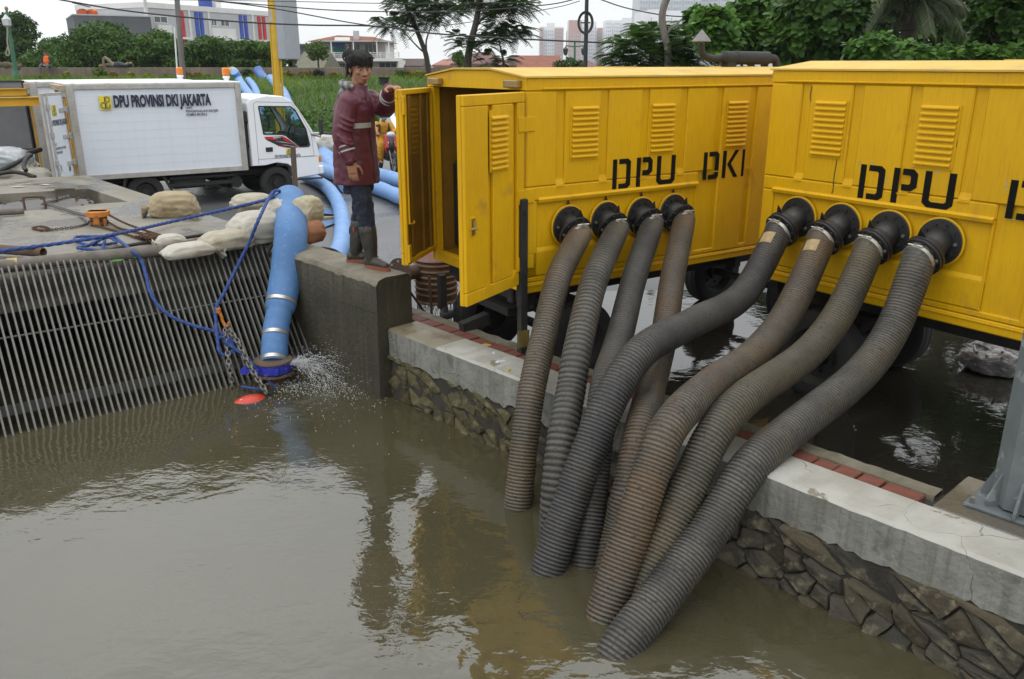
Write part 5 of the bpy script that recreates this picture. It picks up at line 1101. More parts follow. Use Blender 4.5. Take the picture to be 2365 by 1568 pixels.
# --- sacks and black hoses heaped beyond the deck
for k, (x, y, d, rz_, mt, lb) in enumerate(((20, 392, (.42, .26, .17), .3, sack_w, 'pale sack heaped at the left edge beyond the deck'), (62, 404, (.36, .24, .15), -.2, sack_w, 'flat pale sack under the black hoses beyond the deck'), (-10, 372, (.5, .3, .2), .2, M('clear_plastic', (.42, .45, .47), (.3, .32, .33), sc=8, rough=.3, bump=.4, bsc=12), 'crumpled clear plastic sheet at the left edge behind the sacks'))):
    p = pY(x, y, 13.6); sandbag(lb, Vector((p.x, p.y, max(.4, p.z - .15))), d, rz_, mt, 40 + k, 0, group=None)
q = MB(); q.box((0, 0, 0), (2.6, 1.2, .72), rotz(.45), .02); o = q.build('concrete_block', concrete, None); o.location = (-8.5, 13.75, .36); tag(o, 'low grey concrete block carrying the sacks beyond the deck', 'concrete block')
cable('thick black hose rising right from the left edge to the truck door', [pY(-40, 398, 13.3), pY(0, 385, 13.4), pY(35, 364, 13.6), pY(70, 352, 13.9), pY(95, 345, 14.2)], .04, name='black_hose', cat='hose')
cable('thick black hose bending down beside the open truck door', [pY(-40, 408, 13.2), pY(5, 392, 13.3), pY(40, 375, 13.4), pY(72, 358, 13.6), pY(60, 368, 13.2), pY(55, 385, 13.0), pY(62, 396, 12.9)], .032, name='black_hose', cat='hose')
cable('black hose lying over the flat sack at the deck edge', [pY(-40, 410, 12.9), pY(0, 401, 12.9), pY(30, 397, 13.0), pY(60, 402, 13.0), pY(82, 409, 12.9)], .03, name='black_hose', cat='hose')
# ================================================================ blue hoses on the road and up the bank
def flow(label, pts, r, mat=None, group='blue discharge hoses on the road', squash=.85):
    P = resample(catmull(pts, 10), r * .6); o = P[0].copy(); m = MB()
    m.tube([p - o for p in P], [r * (1 + .05 * mnoise.noise(p * 2.2)) for p in P], 16, fn=lambda i, th: 1 + .035 * mnoise.noise(Vector((i * .2, math.cos(th), math.sin(th)))))
    ob = m.build('discharge_hose', mat or hose_pale, None, smooth=70); ob.location = o; return tag(ob, label, 'discharge hose', group)
g3 = lambda x, y, r: pz(x, y, r)
flow('pale blue hose curving from the truck front to behind the man', [g3(700, 405, .14), g3(735, 420, .14), g3(762, 440, .14), g3(783, 475, .14), g3(791, 520, .14), g3(787, 565, .13), g3(770, 600, .13), g3(740, 625, .12)], .125)
flow('upper pale blue hose crossing the road between man and open door', [g3(735, 340, .16), g3(760, 362, .16), g3(800, 382, .16), g3(868, 402, .16), g3(930, 420, .16), g3(1010, 445, .16), g3(1120, 480, .16)], .155)
flow('lower pale blue hose crossing the road between man and open door', [g3(735, 385, .15), g3(765, 400, .15), g3(810, 415, .15), g3(868, 433, .15), g3(930, 458, .15), g3(1010, 490, .15), g3(1100, 530, .15)], .145)
flow('short blue hose beside the truck bumper under the white rags', [g3(742, 350, .15), g3(757, 372, .15), g3(775, 398, .15), g3(800, 430, .15)], .15)
def bankz(Y): return max(0, min(1.72, (Y - 29.6) / 15.0 * 1.72))
def bp(x, y, up=.1):
    lo, hi = 29, 48
    for _ in range(40):
        mid = (lo + hi) / 2
        if pY(x, y, mid).z > bankz(mid) + up: lo = mid
        else: hi = mid
    return pY(x, y, lo)
flow('left blue hose running down the grass bank', [bp(541, 166, .5), bp(552, 185), bp(565, 205), bp(578, 222), bp(590, 245), bp(600, 275)], .2, group='blue hoses on the grass bank')
flow('middle blue hose ending bent on the grass bank', [bp(574, 186), bp(586, 200), bp(592, 214), bp(596, 226), bp(603, 260)], .17, group='blue hoses on the grass bank')
flow('right blue hose running down the bank behind the yellow pole', [bp(625, 182), bp(640, 198), bp(655, 216), bp(665, 240), bp(690, 290)], .22, group='blue hoses on the grass bank')
flow('blue hose end with a metal joint leaning on the wall', [pY(594, 160, 46.4), pY(602, 172, 46.2), pY(610, 182, 45.8), pY(619, 188, 45.5)], .24, M('mid_blue_hose', (.10, .19, .45), rough=.55), group='blue hoses on the grass bank')
flow('white wrapped elbow at the head of the left bank hose', [pY(553, 184, 46), pY(546, 172, 46.2), pY(538, 163, 46.5), pY(527, 168, 46.5)], .2, sack_w, group=None)
for k, (x, y, d, lb) in enumerate(((752, 338, (.38, .3, .26), 'white crumpled rag bundle on the hose beside the truck front'),)):
    p = pz(x, y, .3); o = sandbag(lb, Vector((p.x, p.y, .12)), d, .3, M('rag_white', (.55, .54, .5), (.3, .29, .27), sc=5, rough=.9, bump=.5, bsc=14), 60, 0, group=None); o.name = 'rag_bundle'; o['category'] = 'rags'
# scraps by the pale hose
def sheet(label, px_, mat, name, th=.006, wav=.025):
    pts = [pz(x, y, .03) for x, y in px_]; c = sum(pts, Vector()) / len(pts); m = MB(); top = [p - c + Vector((0, 0, wav * mnoise.noise(p * 5))) for p in pts]
    m.add(top + [p - Vector((0, 0, th)) for p in top], [tuple(range(len(top)))] + [(i, (i + 1) % len(top), (i + 1) % len(top) + len(top), i + len(top)) for i in range(len(top))]); o = m.build(name, mat); o.location = c; return tag(o, label, 'scrap', None)
tarp = M('blue_tarp_strip', (.07, .16, .33), (.05, .12, .26), sc=7, rough=.5, spots=(.2, .3, .4), sp_lo=.6, sp_hi=.7)
sheet('ragged blue tarp strip lying on the road beside the pale hose', [(700, 462), (715, 474), (745, 480), (785, 488), (786, 496), (745, 494), (720, 490), (698, 484)], tarp, 'tarp_strip')
sheet('small folded blue tarp strip nearer the wall on the road', [(728, 514), (752, 512), (770, 506), (788, 502), (788, 510), (765, 518), (745, 525), (730, 522)], tarp, 'tarp_strip')
q = MB(); a_ = pz(742, 503, .03); b_ = pz(790, 500, .03); q.beam((0, 0, 0), b_ - a_, .06, .03, bev=.004); o = q.build('wooden_batten', M('fresh_wood', (.42, .33, .21), (.33, .25, .15), sc=9, rough=.7)); o.location = a_; tag(o, 'pale wooden batten on the road between the blue tarp strips', 'plank')
# ================================================================ people
skin = M('brown_skin', (.33, .165, .095), (.27, .125, .07), sc=14, rough=.5); hair_m = M('black_hair', (.010, .009, .009), (.02, .018, .017), sc=50, rough=.6, spec=.2, stretch=(1, 1, .3))
maroon = M('maroon_raincoat', (.105, .018, .034), (.075, .012, .024), sc=5, rough=.42, r2=.55, spots=(.17, .075, .06), sp_lo=.68, sp_hi=.8, sp_sc=5, bump=.2, bsc=16)
denim = M('dark_denim', (.018, .024, .042), (.010, .014, .026), sc=6, rough=.85, spots=(.03, .036, .05), sp_lo=.58, sp_hi=.7, sp_sc=9, bump=.25, bsc=40)
boot_m = M('black_rubber_boot', (.018, .018, .017), (.05, .045, .036), sc=8, rough=.45, spots=(.055, .048, .036), sp_lo=.62, sp_hi=.75, sp_sc=9); sole_m = M('red_brown_sole', (.24, .06, .03), (.15, .07, .035), sc=16, rough=.7)
refl = M('reflective_tape', (.38, .39, .39), (.3, .3, .3), sc=20, rough=.4)
def limb(m, pts, rad, n=12, k=5):
    P = catmull(pts, k); R2 = []
    for i in range(len(P)):
        t = i / k; a = min(int(t), len(rad) - 2); R2.append(rad[a] + (rad[a + 1] - rad[a]) * min(1, t - a))
    m.tube(P, R2, n); m.ell(P[0], (R2[0],) * 3, 10, 7); m.ell(P[-1], (R2[-1],) * 3, 10, 7)
def loft(m, rings, n=24):
    """rings: (cx, cy, z, rx, ry)"""
    vs = []; fs = []
    for cx, cy, z, rx, ry in rings:
        for k in range(n):
            a = 6.2832 * k / n; c, s_ = math.cos(a), math.sin(a); vs.append((cx + rx * math.copysign(abs(c) ** .85, c), cy + ry * math.copysign(abs(s_) ** .85, s_), z))
    for i in range(len(rings) - 1):
        for k in range(n): fs.append((i * n + k, i * n + (k + 1) % n, (i + 1) * n + (k + 1) % n, (i + 1) * n + k))
    fs += [tuple(range(n))[::-1], tuple(range((len(rings) - 1) * n, len(rings) * n))]; m.add(vs, fs)
def hand(m, wrist, d, palm, thumb, curl=.5, s=1.0):
    """d: towards the fingertips, palm: palm normal, thumb: side of the thumb"""
    d = Vector(d).normalized(); th = Vector(thumb); th = (th - d * th.dot(d)).normalized(); pn = Vector(palm); pn = (pn - d * pn.dot(d) - th * pn.dot(th)).normalized(); w = Vector(wrist)
    m.box(w + d * .045 * s, (.09 * s, .078 * s, .027 * s), basis(d, th, d.cross(th)), .011 * s); m.cyl(w - d * .03, w + d * .02, .024, .028, 10)
    for i, (off, l) in enumerate(((.030, .070), (.010, .078), (-.011, .072), (-.031, .056))):
        p = w + d * .085 * s + th * off * s; a = curl * (.8 + .12 * i); dr = d; P = [p - d * .02]
        for q in range(3):
            P.append(P[-1] + dr * (l * (.45, .33, .25)[q] * s + (.02 if q == 0 else 0))); dr = (dr * math.cos(a) + pn * math.sin(a)).normalized(); a = curl
        m.tube(P, [.0095 * s, .009 * s, .008 * s, .0062 * s], 8)
    p = w + d * .025 * s + th * .034 * s; P = [p - th * .01, p + (th * .7 + d * .6 + pn * .3) * .034 * s, p + (th * .8 + d * 1.3 + pn * .55) * .042 * s, p + (th * .7 + d * 1.9 + pn * .8) * .044 * s]; m.tube(P, [.014 * s, .0115 * s, .010 * s, .0075 * s], 8)
def head_shape(m, c, R):
    e = lambda p, r, nu=16, nv=12: m.ell(c + R @ Vector(p), r, nu, nv, R)
    e((-.012, 0, .03), (.094, .077, .09)); e((.012, 0, -.03), (.074, .066, .085)); e((.038, 0, -.078), (.042, .044, .036)); e((.066, 0, .022), (.020, .055, .014))
    m.tube([c + R @ Vector(p) for p in ((.078, 0, .012), (.093, 0, -.012), (.104, 0, -.032), (.085, 0, -.042))], [.008, .010, .0145, .010], 8); e((.086, .014, -.036), (.010, .008, .008), 8, 6); e((.086, -.014, -.036), (.010, .008, .008), 8, 6)
    e((.076, 0, -.062), (.016, .026, .006), 10, 8); e((.074, 0, -.074), (.015, .022, .007), 10, 8)
    for s_ in (1, -1): e((.05, s_ * .042, -.018), (.03, .022, .024), 10, 8); e((-.012, s_ * .082, -.005), (.020, .009, .032), 10, 8)
def face_parts(o, c, R, brow=hair_m):
    for s_ in (1, -1):
        q = MB(); q.ell(c + R @ Vector((.079, s_ * .031, .006)), (.008, .0145, .0062), 10, 8, R); q.build('eye', M('eye_white', (.30, .27, .24), rough=.2), o, smooth=180)
        q = MB(); q.ell(c + R @ Vector((.0845, s_ * .030 - .003, .006)), (.004, .0062, .0060), 8, 6, R); q.build('iris', M('dark_iris', (.012, .008, .006), rough=.15), o, smooth=180)
        q = MB(); q.tube([c + R @ Vector(p) for p in ((.084, s_ * .012, .020), (.084, s_ * .032, .026), (.070, s_ * .052, .020))], [.0035, .0045, .002], 6); q.build('eyebrow', brow, o)
    q = MB(); q.tube([c + R @ Vector(p) for p in ((.079, .026, -.067), (.0905, .008, -.0655), (.0915, 0, -.067), (.0905, -.008, -.0655), (.079, -.026, -.067))], [.003, .0062, .0055, .0062, .003], 7); q.build('lips', M('lip_skin', (.19, .07, .05), rough=.45), o, smooth=180)
man = thing('person', 'young man in maroon raincoat and rubber boots standing on the concrete wall', 'person', (-1.25, 6.97, .868), math.atan2(-.28, .96))
hcn = Vector((.055, -.005, 1.59)); Rh = Matrix.Rotation(R_(-42), 3, 'Z') @ Matrix.Rotation(R_(6), 3, 'Y')
b = MB(); loft(b, [(-.02, 0, .80, .10, .15), (-.03, 0, .98, .09, .135), (-.03, 0, 1.18, .105, .155), (-.02, 0, 1.34, .09, .17), (0, 0, 1.41, .055, .07)])
b.tube([(-.0, 0, 1.36), (.02, 0, 1.44), (.04, 0, 1.55)], [.06, .053, .055], 12); head_shape(b, hcn, Rh)
RS, RE, RW = Vector((.02, -.18, 1.345)), Vector((-.02, -.245, 1.10)), Vector((.045, -.25, .90)); LS, LE, LW = Vector((.05, .17, 1.345)), Vector((.20, .13, 1.285)), Vector((.345, -.12, 1.445))
limb(b, [RS, RE, RW], [.05, .04, .028]); limb(b, [LS, LE, LW], [.05, .04, .028])
hand(b, RW + Vector((.004, 0, -.01)), (.12, .05, -1), (-.2, 1, .1), (1, .2, .2), .42); hand(b, LW + Vector((.01, -.01, .005)), (.72, -.62, .10), (0, 0, -1), (-.5, -.8, 0), .48)
LH, RH = Vector((-.03, .09, .84)), Vector((0, -.09, .84)); LK, RK = Vector((-.06, .10, .47)), Vector((.07, -.09, .47)); LA, RAk = Vector((-.125, .085, .09)), Vector((.10, -.08, .09))
limb(b, [LH, LK, LA], [.075, .05, .034]); limb(b, [RH, RK, RAk], [.075, .05, .034]); limb(b, [LA, LA + Vector((.10, .02, -.045))], [.03, .02]); limb(b, [RAk, RAk + Vector((.11, -.03, -.045))], [.03, .02])
body = fuse('body', b, .0048, skin, man, 2); face_parts(body, hcn, Rh)
# hair
hm = MB(); hm.ell(hcn + Rh @ Vector((-.022, 0, .052)), (.094, .085, .082), 22, 14, Rh); hr = random.Random(4)
for i in range(230):
    th = hr.uniform(-math.pi, math.pi); ph = hr.uniform(.05, 1.0); 
    front = math.cos(th)
    st = Vector((-.02 + .088 * math.sin(ph) * math.cos(th), .083 * math.sin(ph) * math.sin(th), .055 + .082 * math.cos(ph)))
    low = .036 if front > .45 else (.018 if front > -.3 else -.04)
    en = Vector((-.018 + (.112 if front > .4 else .098) * math.cos(th + hr.uniform(-.12, .12)), .090 * math.sin(th + hr.uniform(-.1, .1)), low + hr.uniform(-.014, .018)))
    mid = st.lerp(en, .5) * 1.0 + Vector((math.cos(th) * .02, math.sin(th) * .016, .024))
    hm.tube([hcn + Rh @ p for p in catmull([st, mid, en], 3)], [.010, .010, .009, .008, .007, .005, .003], 5)
hair = fuse('hair', hm, .0045, hair_m, man, 1)
fr2 = MB()
for i in range(150):
    th = hr.uniform(-math.pi, math.pi); fr_ = math.cos(th); a0 = Vector((-.015 + .100 * math.cos(th), .088 * math.sin(th), .075 + hr.uniform(-.01, .02))); lz = (.028 if fr_ > .4 else (.004 if fr_ > -.3 else -.055)) + hr.uniform(-.012, .012); a1 = Vector((-.012 + .108 * math.cos(th + hr.uniform(-.2, .2)), .092 * math.sin(th + hr.uniform(-.15, .15)), lz))
    fr2.tube([hcn + Rh @ p for p in (a0, a0.lerp(a1, .5) + Vector((math.cos(th), math.sin(th), 0)) * .006, a1)], [.004, .0035, .0006], 4)
for i in range(70):
    th = hr.uniform(-3.1, 3.1); ph = hr.uniform(0, 1.1); d_ = Vector((math.sin(ph) * math.cos(th), math.sin(ph) * math.sin(th), math.cos(ph))); a0 = Vector((-.02, 0, .05)) + Vector((d_.x * .092, d_.y * .084, d_.z * .084)); fr2.tube([hcn + Rh @ p for p in (a0, a0 + d_ * .012 + Vector((math.cos(th), math.sin(th), -.2)) * .02, a0 + d_ * .012 + Vector((math.cos(th), math.sin(th), -.5)) * .04)], [.004, .003, .0006], 4)
stuff(fr2.build('hair_strands', hair_m, hair))
# raincoat
j = MB(); loft(j, [(-.035, .0, .695, .178, .205), (-.03, .0, .80, .172, .202), (-.03, 0, .98, .16, .20), (-.03, 0, 1.14, .15, .20), (-.02, 0, 1.27, .138, .195), (-.01, 0, 1.345, .118, .178), (0, 0, 1.395, .095, .135), (.01, 0, 1.43, .078, .092), (.018, 0, 1.475, .072, .078)], 32)
j.ell((-.11, 0, 1.24), (.07, .15, .14), 16, 10)
for t in (.45, .6, .75, 1.05, 1.2): c_ = RS.lerp(RE, t) if t <= 1 else RE.lerp(RW, t - 1); j.ell(c_ + Vector((.02, -.012, 0)), (.082, .080, .016), 14, 7, Matrix.Rotation(.5, 3, 'Y'))
for t in (.5, .8): j.ell(LS.lerp(LE, t), (.02, .075, .088), 12, 8, Matrix.Rotation(.3, 3, 'Y'))
limb(j, [RS, RE, RW + (RE - RW) * .06], [.086, .078, .056], 14); limb(j, [LS, LE, LW - (LW - LE) * .10], [.085, .076, .055], 14)
jk = fuse('raincoat', j, .0085, maroon, man, 3, .0065, 8)
def cuffring(c, d, r, w_, name, mat, par):
    q = MB(); q.lathe([(r, -w_ / 2), (r * 1.03, -w_ / 2), (r * 1.03, w_ / 2), (r, w_ / 2)], c, d, 24); return q.build(name, mat, par, smooth=40)
dR = (RW - RE).normalized()
for t in (.42, .60): cuffring(RE.lerp(RW, t), dR, .074 - .014 * t, .013, 'reflective_band', refl, jk)
cuffring(RW + dR * -.025, dR, .050, .06, 'cuff', maroon, jk)
dL = (LW - LE).normalized()
for t in (.55, .68): cuffring(LE.lerp(LW, t), dL, .073 - .014 * t, .013, 'reflective_band', refl, jk)
cuffring(LW - dL * .02, dL, .046, .05, 'cuff', maroon, jk)
q = MB(); vs = []
for k in range(9):
    a = R_(-66 + 62 * k / 8); 
    for z in (1.145, 1.185): vs.append((-.028 + .160 * math.copysign(abs(math.cos(a)) ** .85, math.cos(a)), .208 * math.copysign(abs(math.sin(a)) ** .85, math.sin(a)), z))
q.add(vs, [(2 * k, 2 * k + 2, 2 * k + 3, 2 * k + 1) for k in range(8)]); q.build('reflective_band', refl, jk, recalc=False)
q = MB(); q.tube(catmull([(.144, -.03, .71), (.130, -.03, 1.0), (.122, -.03, 1.15), (.108, -.03, 1.32), (.085, -.02, 1.44)], 6), .007, 6); q.build('placket', M('coat_placket', (.05, .009, .018), rough=.6), jk, smooth=60)
hd = MB(); P = [(-.02 + .095 * math.cos(R_(a)), .10 * math.sin(R_(a)), 1.45 + .035 * (1 - math.cos(R_(a))) * .5) for a in range(60, 301, 15)]
hd.tube(catmull(P, 3), [.024 + .006 * math.sin(i * .35) for i in range(len(P) * 3 - 2)], 10); hd.ell((-.10, 0, 1.395), (.032, .115, .085), 16, 10, Matrix.Rotation(.45, 3, 'Y')); hd.ell((-.03, 0, 1.43), (.085, .105, .03), 16, 8, Matrix.Rotation(-.2, 3, 'Y'))
m_h = bpy.data.materials.new('striped_hood'); m_h.use_nodes = True; nt_ = m_h.node_tree; tc_ = N(nt_, 'ShaderNodeTexCoord'); wv = N(nt_, 'ShaderNodeTexWave', i_Scale=6, i_Distortion=1); L(nt_, tc_, 'Object', wv, 0); rc = ramp(nt_, [(.3, (.13, .128, .125)), (.7, (.27, .265, .255))], wv); L(nt_, rc, 0, nt_.nodes['Principled BSDF'], 0); nt_.nodes['Principled BSDF'].inputs['Roughness'].default_value = .8
fuse('hood', hd, .008, m_h, jk, 6, .003, 9)
jn = MB(); loft(jn, [(-.02, 0, .62, .10, .15), (-.02, 0, .76, .125, .18), (-.02, 0, .90, .12, .17)]); limb(jn, [LH, LK, LA + Vector((0, 0, .17))], [.092, .078, .050], 14); limb(jn, [RH, RK, RAk + Vector((0, 0, .17))], [.092, .078, .050], 14); fuse('jeans', jn, .0085, denim, man, 2, .010, 12)
for A_, K_, fd in ((LA, LK, Vector((.97, .22, 0))), (RAk, RK, Vector((.93, -.36, 0)))):
    bt = MB(); tp = A_.lerp(K_, .62); fd = fd.normalized(); limb(bt, [tp, A_.lerp(K_, .3), A_ + Vector((0, 0, .0))], [.076, .066, .052], 14); g_ = Vector((A_.x, A_.y, 0))
    limb(bt, [g_ + fd * -.045 + Vector((0, 0, .05)), g_ + fd * .06 + Vector((0, 0, .055)), g_ + fd * .165 + Vector((0, 0, .04))], [.041, .040, .032], 12); bo_ = fuse('boot', bt, .006, boot_m, man, 3, .0025, 13)
    sl_ = MB(); Rz = basis(fd, Vector((-fd.y, fd.x, 0)), Vector((0, 0, 1))); n = 20; oc = []
    for k in range(n): a = 6.283 * k / n; oc.append((.06 + .15 * math.cos(a), (.046 + .008 * math.cos(a)) * math.sin(a)))
    sl_.prism(oc, g_, fd, Vector((-fd.y, fd.x, 0)), (0, 0, .03)); sl_.build('sole', sole_m, bo_, smooth=40)
    rt = MB(); rt.ell(tp + fd * -.02 + Vector((0, 0, -.03)) + Vector((.0, -.06, 0)), (.012, .012, .03), 8, 6); rt.build('red_trim', M('boot_red', (.42, .03, .03), rough=.5), bo_, smooth=180)
# ---------------------------------------------------------------- rider on a scooter
sc = thing('motor_scooter', 'black and red motor scooter ridden towards the camera on the road', 'motorcycle', tuple(pz(893, 398, 0)), 0, scale=.93); sc.rotation_euler = (0, 0, R_(-62))
blk = M('scooter_black', (.015, .015, .016), rough=.3, coat=.4); redp = M('scooter_red', (.5, .02, .02), rough=.3, coat=.4)
def wheel2(par, c, r, w_):
    q = MB(); P = [(c[0] + r * math.cos(k * .2618), c[1], c[2] + r * math.sin(k * .2618)) for k in range(25)]; q.tube(P, w_, 10, False); ty = q.build('wheel', rubber, par, smooth=60)
    q = MB(); P = [(c[0] + r * .8 * math.cos(k * .2618), c[1], c[2] + r * .8 * math.sin(k * .2618)) for k in range(25)]; q.tube(P, .016, 6, False)
    for k in range(5): a = k * 1.2566; q.cyl(c, (c[0] + r * .8 * math.cos(a), c[1], c[2] + r * .8 * math.sin(a)), .018, .012, 6)
    q.cyl((c[0], c[1] - .05, c[2]), (c[0], c[1] + .05, c[2]), .05, n=12); q.build('rim', bolt_m, ty, smooth=50)
wheel2(sc, (.62, 0, .28), .23, .05); wheel2(sc, (-.60, 0, .28), .23, .055)
q = MB(); limb(q, [(-.75, 0, .72), (-.3, 0, .66), (.02, 0, .50)], [.09, .15, .10]); limb(q, [(.0, 0, .42), (.3, 0, .42), (.42, 0, .70), (.36, 0, .95)], [.11, .09, .10, .08]); q.ell((-.45, 0, .5), (.3, .12, .17)); fuse('bodywork', q, .018, blk, sc, 2)
q = MB(); q.prism([(.36, .55), (.47, .68), (.43, .92), (.36, 1.0), (.33, .8)], (0, -.15, 0), (1, 0, 0), (0, 0, 1), (0, .3, 0)); q.build('front_fairing', redp, sc)
q = MB(); q.ell((.42, 0, .98), (.07, .12, .08), 14, 10); q.build('headlight', lamp_w, sc, smooth=180)
q = MB(); q.box((.40, 0, .78), (.12, .2, .09), None, .02); q.build('front_panel', white_p, sc)
q = MB(); q.prism([(.40, .50), (.62, .54), (.86, .42), (.84, .38), (.62, .48), (.42, .46)], (0, -.055, 0), (1, 0, 0), (0, 0, 1), (0, .11, 0)); q.build('mudguard', blk, sc)
q = MB()
for s_ in (-1, 1): q.cyl((.36, s_ * .06, .75), (.62, s_ * .07, .28), .018, n=8)
q.build('fork', bolt_m, sc)
q = MB(); q.tube(catmull([(.22, -.33, 1.04), (.32, -.2, 1.03), (.36, 0, 1.0), (.32, .2, 1.03), (.22, .33, 1.04)], 4), .016, 8); q.build('handlebar', blk, sc)
for s_ in (-1, 1): q = MB(); q.tube([(.3, s_ * .22, 1.04), (.32, s_ * .28, 1.18)], .007, 5); q.ell((.32, s_ * .30, 1.21), (.015, .055, .035), 10, 6); q.build('mirror', blk, sc)
rain = M('yellow_rainsuit', (.60, .30, .015), (.48, .22, .012), sc=6, rough=.45, bump=.3, bsc=14)
rdw = thing('person', 'scooter rider in yellow rainsuit, dark helmet and backpack straps', 'person', tuple(sc.location), 0, scale=.93); rdw.rotation_euler = sc.rotation_euler
b = MB(); hc_ = Vector((-.05, 0, 1.43)); I3 = Matrix.Identity(3); loft(b, [(-.28, 0, .76, .1, .14), (-.22, 0, 1.0, .09, .13), (-.14, 0, 1.2, .08, .15), (-.1, 0, 1.28, .05, .06)]); b.tube([(-.1, 0, 1.25), (-.06, 0, 1.36)], [.055, .05], 10); head_shape(b, hc_, I3)
for s_ in (-1, 1):
    limb(b, [(-.12, s_ * .18, 1.2), (.0, s_ * .27, 1.0), (.20, s_ * .28, 1.05)], [.045, .04, .03]); hand(b, (.2, s_ * .28, 1.05), (.6, s_ * .1, -.2), (0, 0, -1), (.2, -s_, 0), .7)
    limb(b, [(-.24, s_ * .1, .8), (.10, s_ * .17, .72), (.05, s_ * .16, .42), (.02, s_ * .16, .34)], [.07, .06, .05, .04]); limb(b, [(.0, s_ * .16, .30), (.16, s_ * .17, .28)], [.04, .03])
rb = fuse('body', b, .009, skin, rdw, 2); face_parts(rb, hc_, I3)
q = MB(); loft(q, [(-.28, 0, .74, .16, .2), (-.22, 0, 1.0, .15, .2), (-.14, 0, 1.18, .13, .21), (-.1, 0, 1.27, .08, .1)])
for s_ in (-1, 1): limb(q, [(-.12, s_ * .18, 1.2), (.0, s_ * .27, 1.0), (.17, s_ * .28, 1.04)], [.085, .075, .05]); limb(q, [(-.24, s_ * .1, .8), (.10, s_ * .17, .72), (.05, s_ * .16, .40)], [.12, .10, .085])
fuse('rainsuit', q, .014, rain, rdw, 2, .012, 8)
q = MB(); q.ell(hc_ + Vector((-.02, 0, .035)), (.135, .125, .135), 20, 14, None, 0, lambda p: Vector((min(p.x, .085) if p.z < .02 else p.x, p.y, max(p.z, -.10)))); he = q.build('helmet', M('helmet_dark', (.03, .032, .036), rough=.25, coat=.5), rdw, smooth=60)
q = MB(); q.ell(hc_ + Vector((.035, 0, .0)), (.09, .1, .055), 14, 8); q.build('visor', M('visor_grey', (.16, .17, .18), rough=.15), he, smooth=180)
q = MB(); q.ell(hc_ + Vector((.06, 0, -.06)), (.05, .07, .06), 12, 8); q.build('face_mask', M('grey_mask', (.28, .29, .31), rough=.8), he, smooth=180)
for s_ in (-1, 1): q = MB(); q.tube(catmull([(-.16, s_ * .12, 1.26), (-.02, s_ * .125, 1.18), (-.05, s_ * .13, 1.0), (-.12, s_ * .17, .92)], 5), .02, 6); q.build('backpack_strap', cab_trim, rdw)
# ---------------------------------------------------------------- small figures on the far wall
def figure(name, label, loc, rz_, spine, arms, legs, hd_, top, bot, shoe, cap=None, vest=None, hp=0):
    t = thing(name, label, 'person', loc, rz_); b = MB(); sp_ = [Vector(p) for p in spine]; hd_ = Vector(hd_); ax = (sp_[-1] - sp_[-2]).normalized()
    limb(b, [*sp_, hd_ - ax * .06], [.12, .13, .055, .05]); Rr = basis(*(lambda x: (x, ax.cross(x), ax))((Vector((1, 0, 0)) - ax * ax.x).normalized() if abs(ax.x) < .9 else Vector((0, 0, 1)))); head_shape(b, hd_, Rr)
    for p in arms: limb(b, p, [.045, .038, .028]); v = (Vector(p[-1]) - Vector(p[-2])).normalized(); hand(b, p[-1], v, v.orthogonal(), v.cross(v.orthogonal()), .3)
    for p in legs: limb(b, p, [.07, .055, .04]); f_ = Vector(p[-1]); b.ell(f_ + Vector((.06, 0, -.02)), (.1, .04, .04), 8, 6)
    bo = fuse('body', b, .012, skin, t, 2); face_parts(bo, hd_, Rr)
    q = MB(); limb(q, sp_, [.15, .17, .09]); [limb(q, [p[0], p[1], Vector(p[1]).lerp(Vector(p[2]), .85)], [.075, .06, .045]) for p in arms]; fuse('shirt', q, .02, top, t, 2, .01, 8)
    q = MB(); limb(q, [sp_[0], sp_[0].lerp(sp_[1], .25)], [.16, .15]); [limb(q, [p[0], p[1], Vector(p[1]).lerp(Vector(p[2]), .9)], [.10, .08, .06]) for p in legs]; fuse('trousers', q, .02, bot, t, 2, .01, 8)
    if vest: q = MB(); limb(q, [sp_[0].lerp(sp_[1], .2), sp_[1], sp_[1].lerp(sp_[2], .7)], [.17, .19, .15]); fuse('vest', q, .02, vest, t, 2)
    q = MB(); q.ell(hd_ + Rr @ Vector((-.02, 0, .03)), (.105, .095, .10), 14, 10, Rr); q.build('hair' if not cap else 'hood', cap or hair_m, t, smooth=180); return t
dark_c = M('dark_cloth', (.018, .018, .02), (.03, .03, .034), rough=.9); grey_c = M('grey_cloth', (.10, .11, .12), (.07, .075, .08), rough=.9); khaki = M('khaki_cloth', (.22, .18, .12), (.17, .14, .09), rough=.9); slate = M('slate_cloth', (.05, .06, .075), rough=.9); orange_v = M('orange_vest', (.70, .14, .02), (.6, .11, .015), rough=.7)
WT = 2.29
pA = pY(108, 157, 47.6)
figure('person', 'person in orange safety vest and dark hood sitting on the far wall', (pA.x, 47.75, WT - .0), R_(-90), [(0, 0, .10), (.02, 0, .32), (.03, 0, .55)], [[(.03, .17, .5), (.10, .25, .28), (.24, .10, .16)], [(.03, -.17, .5), (.10, -.25, .28), (.24, -.10, .16)]], [[(0, .09, .1), (.38, .16, .1), (.40, .2, -.36)], [(0, -.09, .1), (.38, -.2, .1), (.42, -.24, -.36)]], (.06, 0, .76), dark_c, grey_c, dark_c, dark_c, orange_v)
pB = pY(262, 158, 48)
figure('person', 'person in dark shirt and khaki trousers lying on the far wall, one knee up', (pB.x, 48.1, WT + .02), 0, [(0, 0, .12), (.3, 0, .13), (.56, 0, .14)], [[(.5, .16, .12), (.7, .3, .1), (.85, .1, .2)], [(.5, -.16, .14), (.75, -.25, .1), (.9, -.05, .2)]], [[(0, -.08, .12), (-.38, -.1, .50), (-.55, -.1, .07)], [(0, .08, .12), (-.42, .1, .12), (-.85, .1, .07)]], (.80, 0, .16), slate, khaki, dark_c)
pC = pY(806, 182, 44.5)
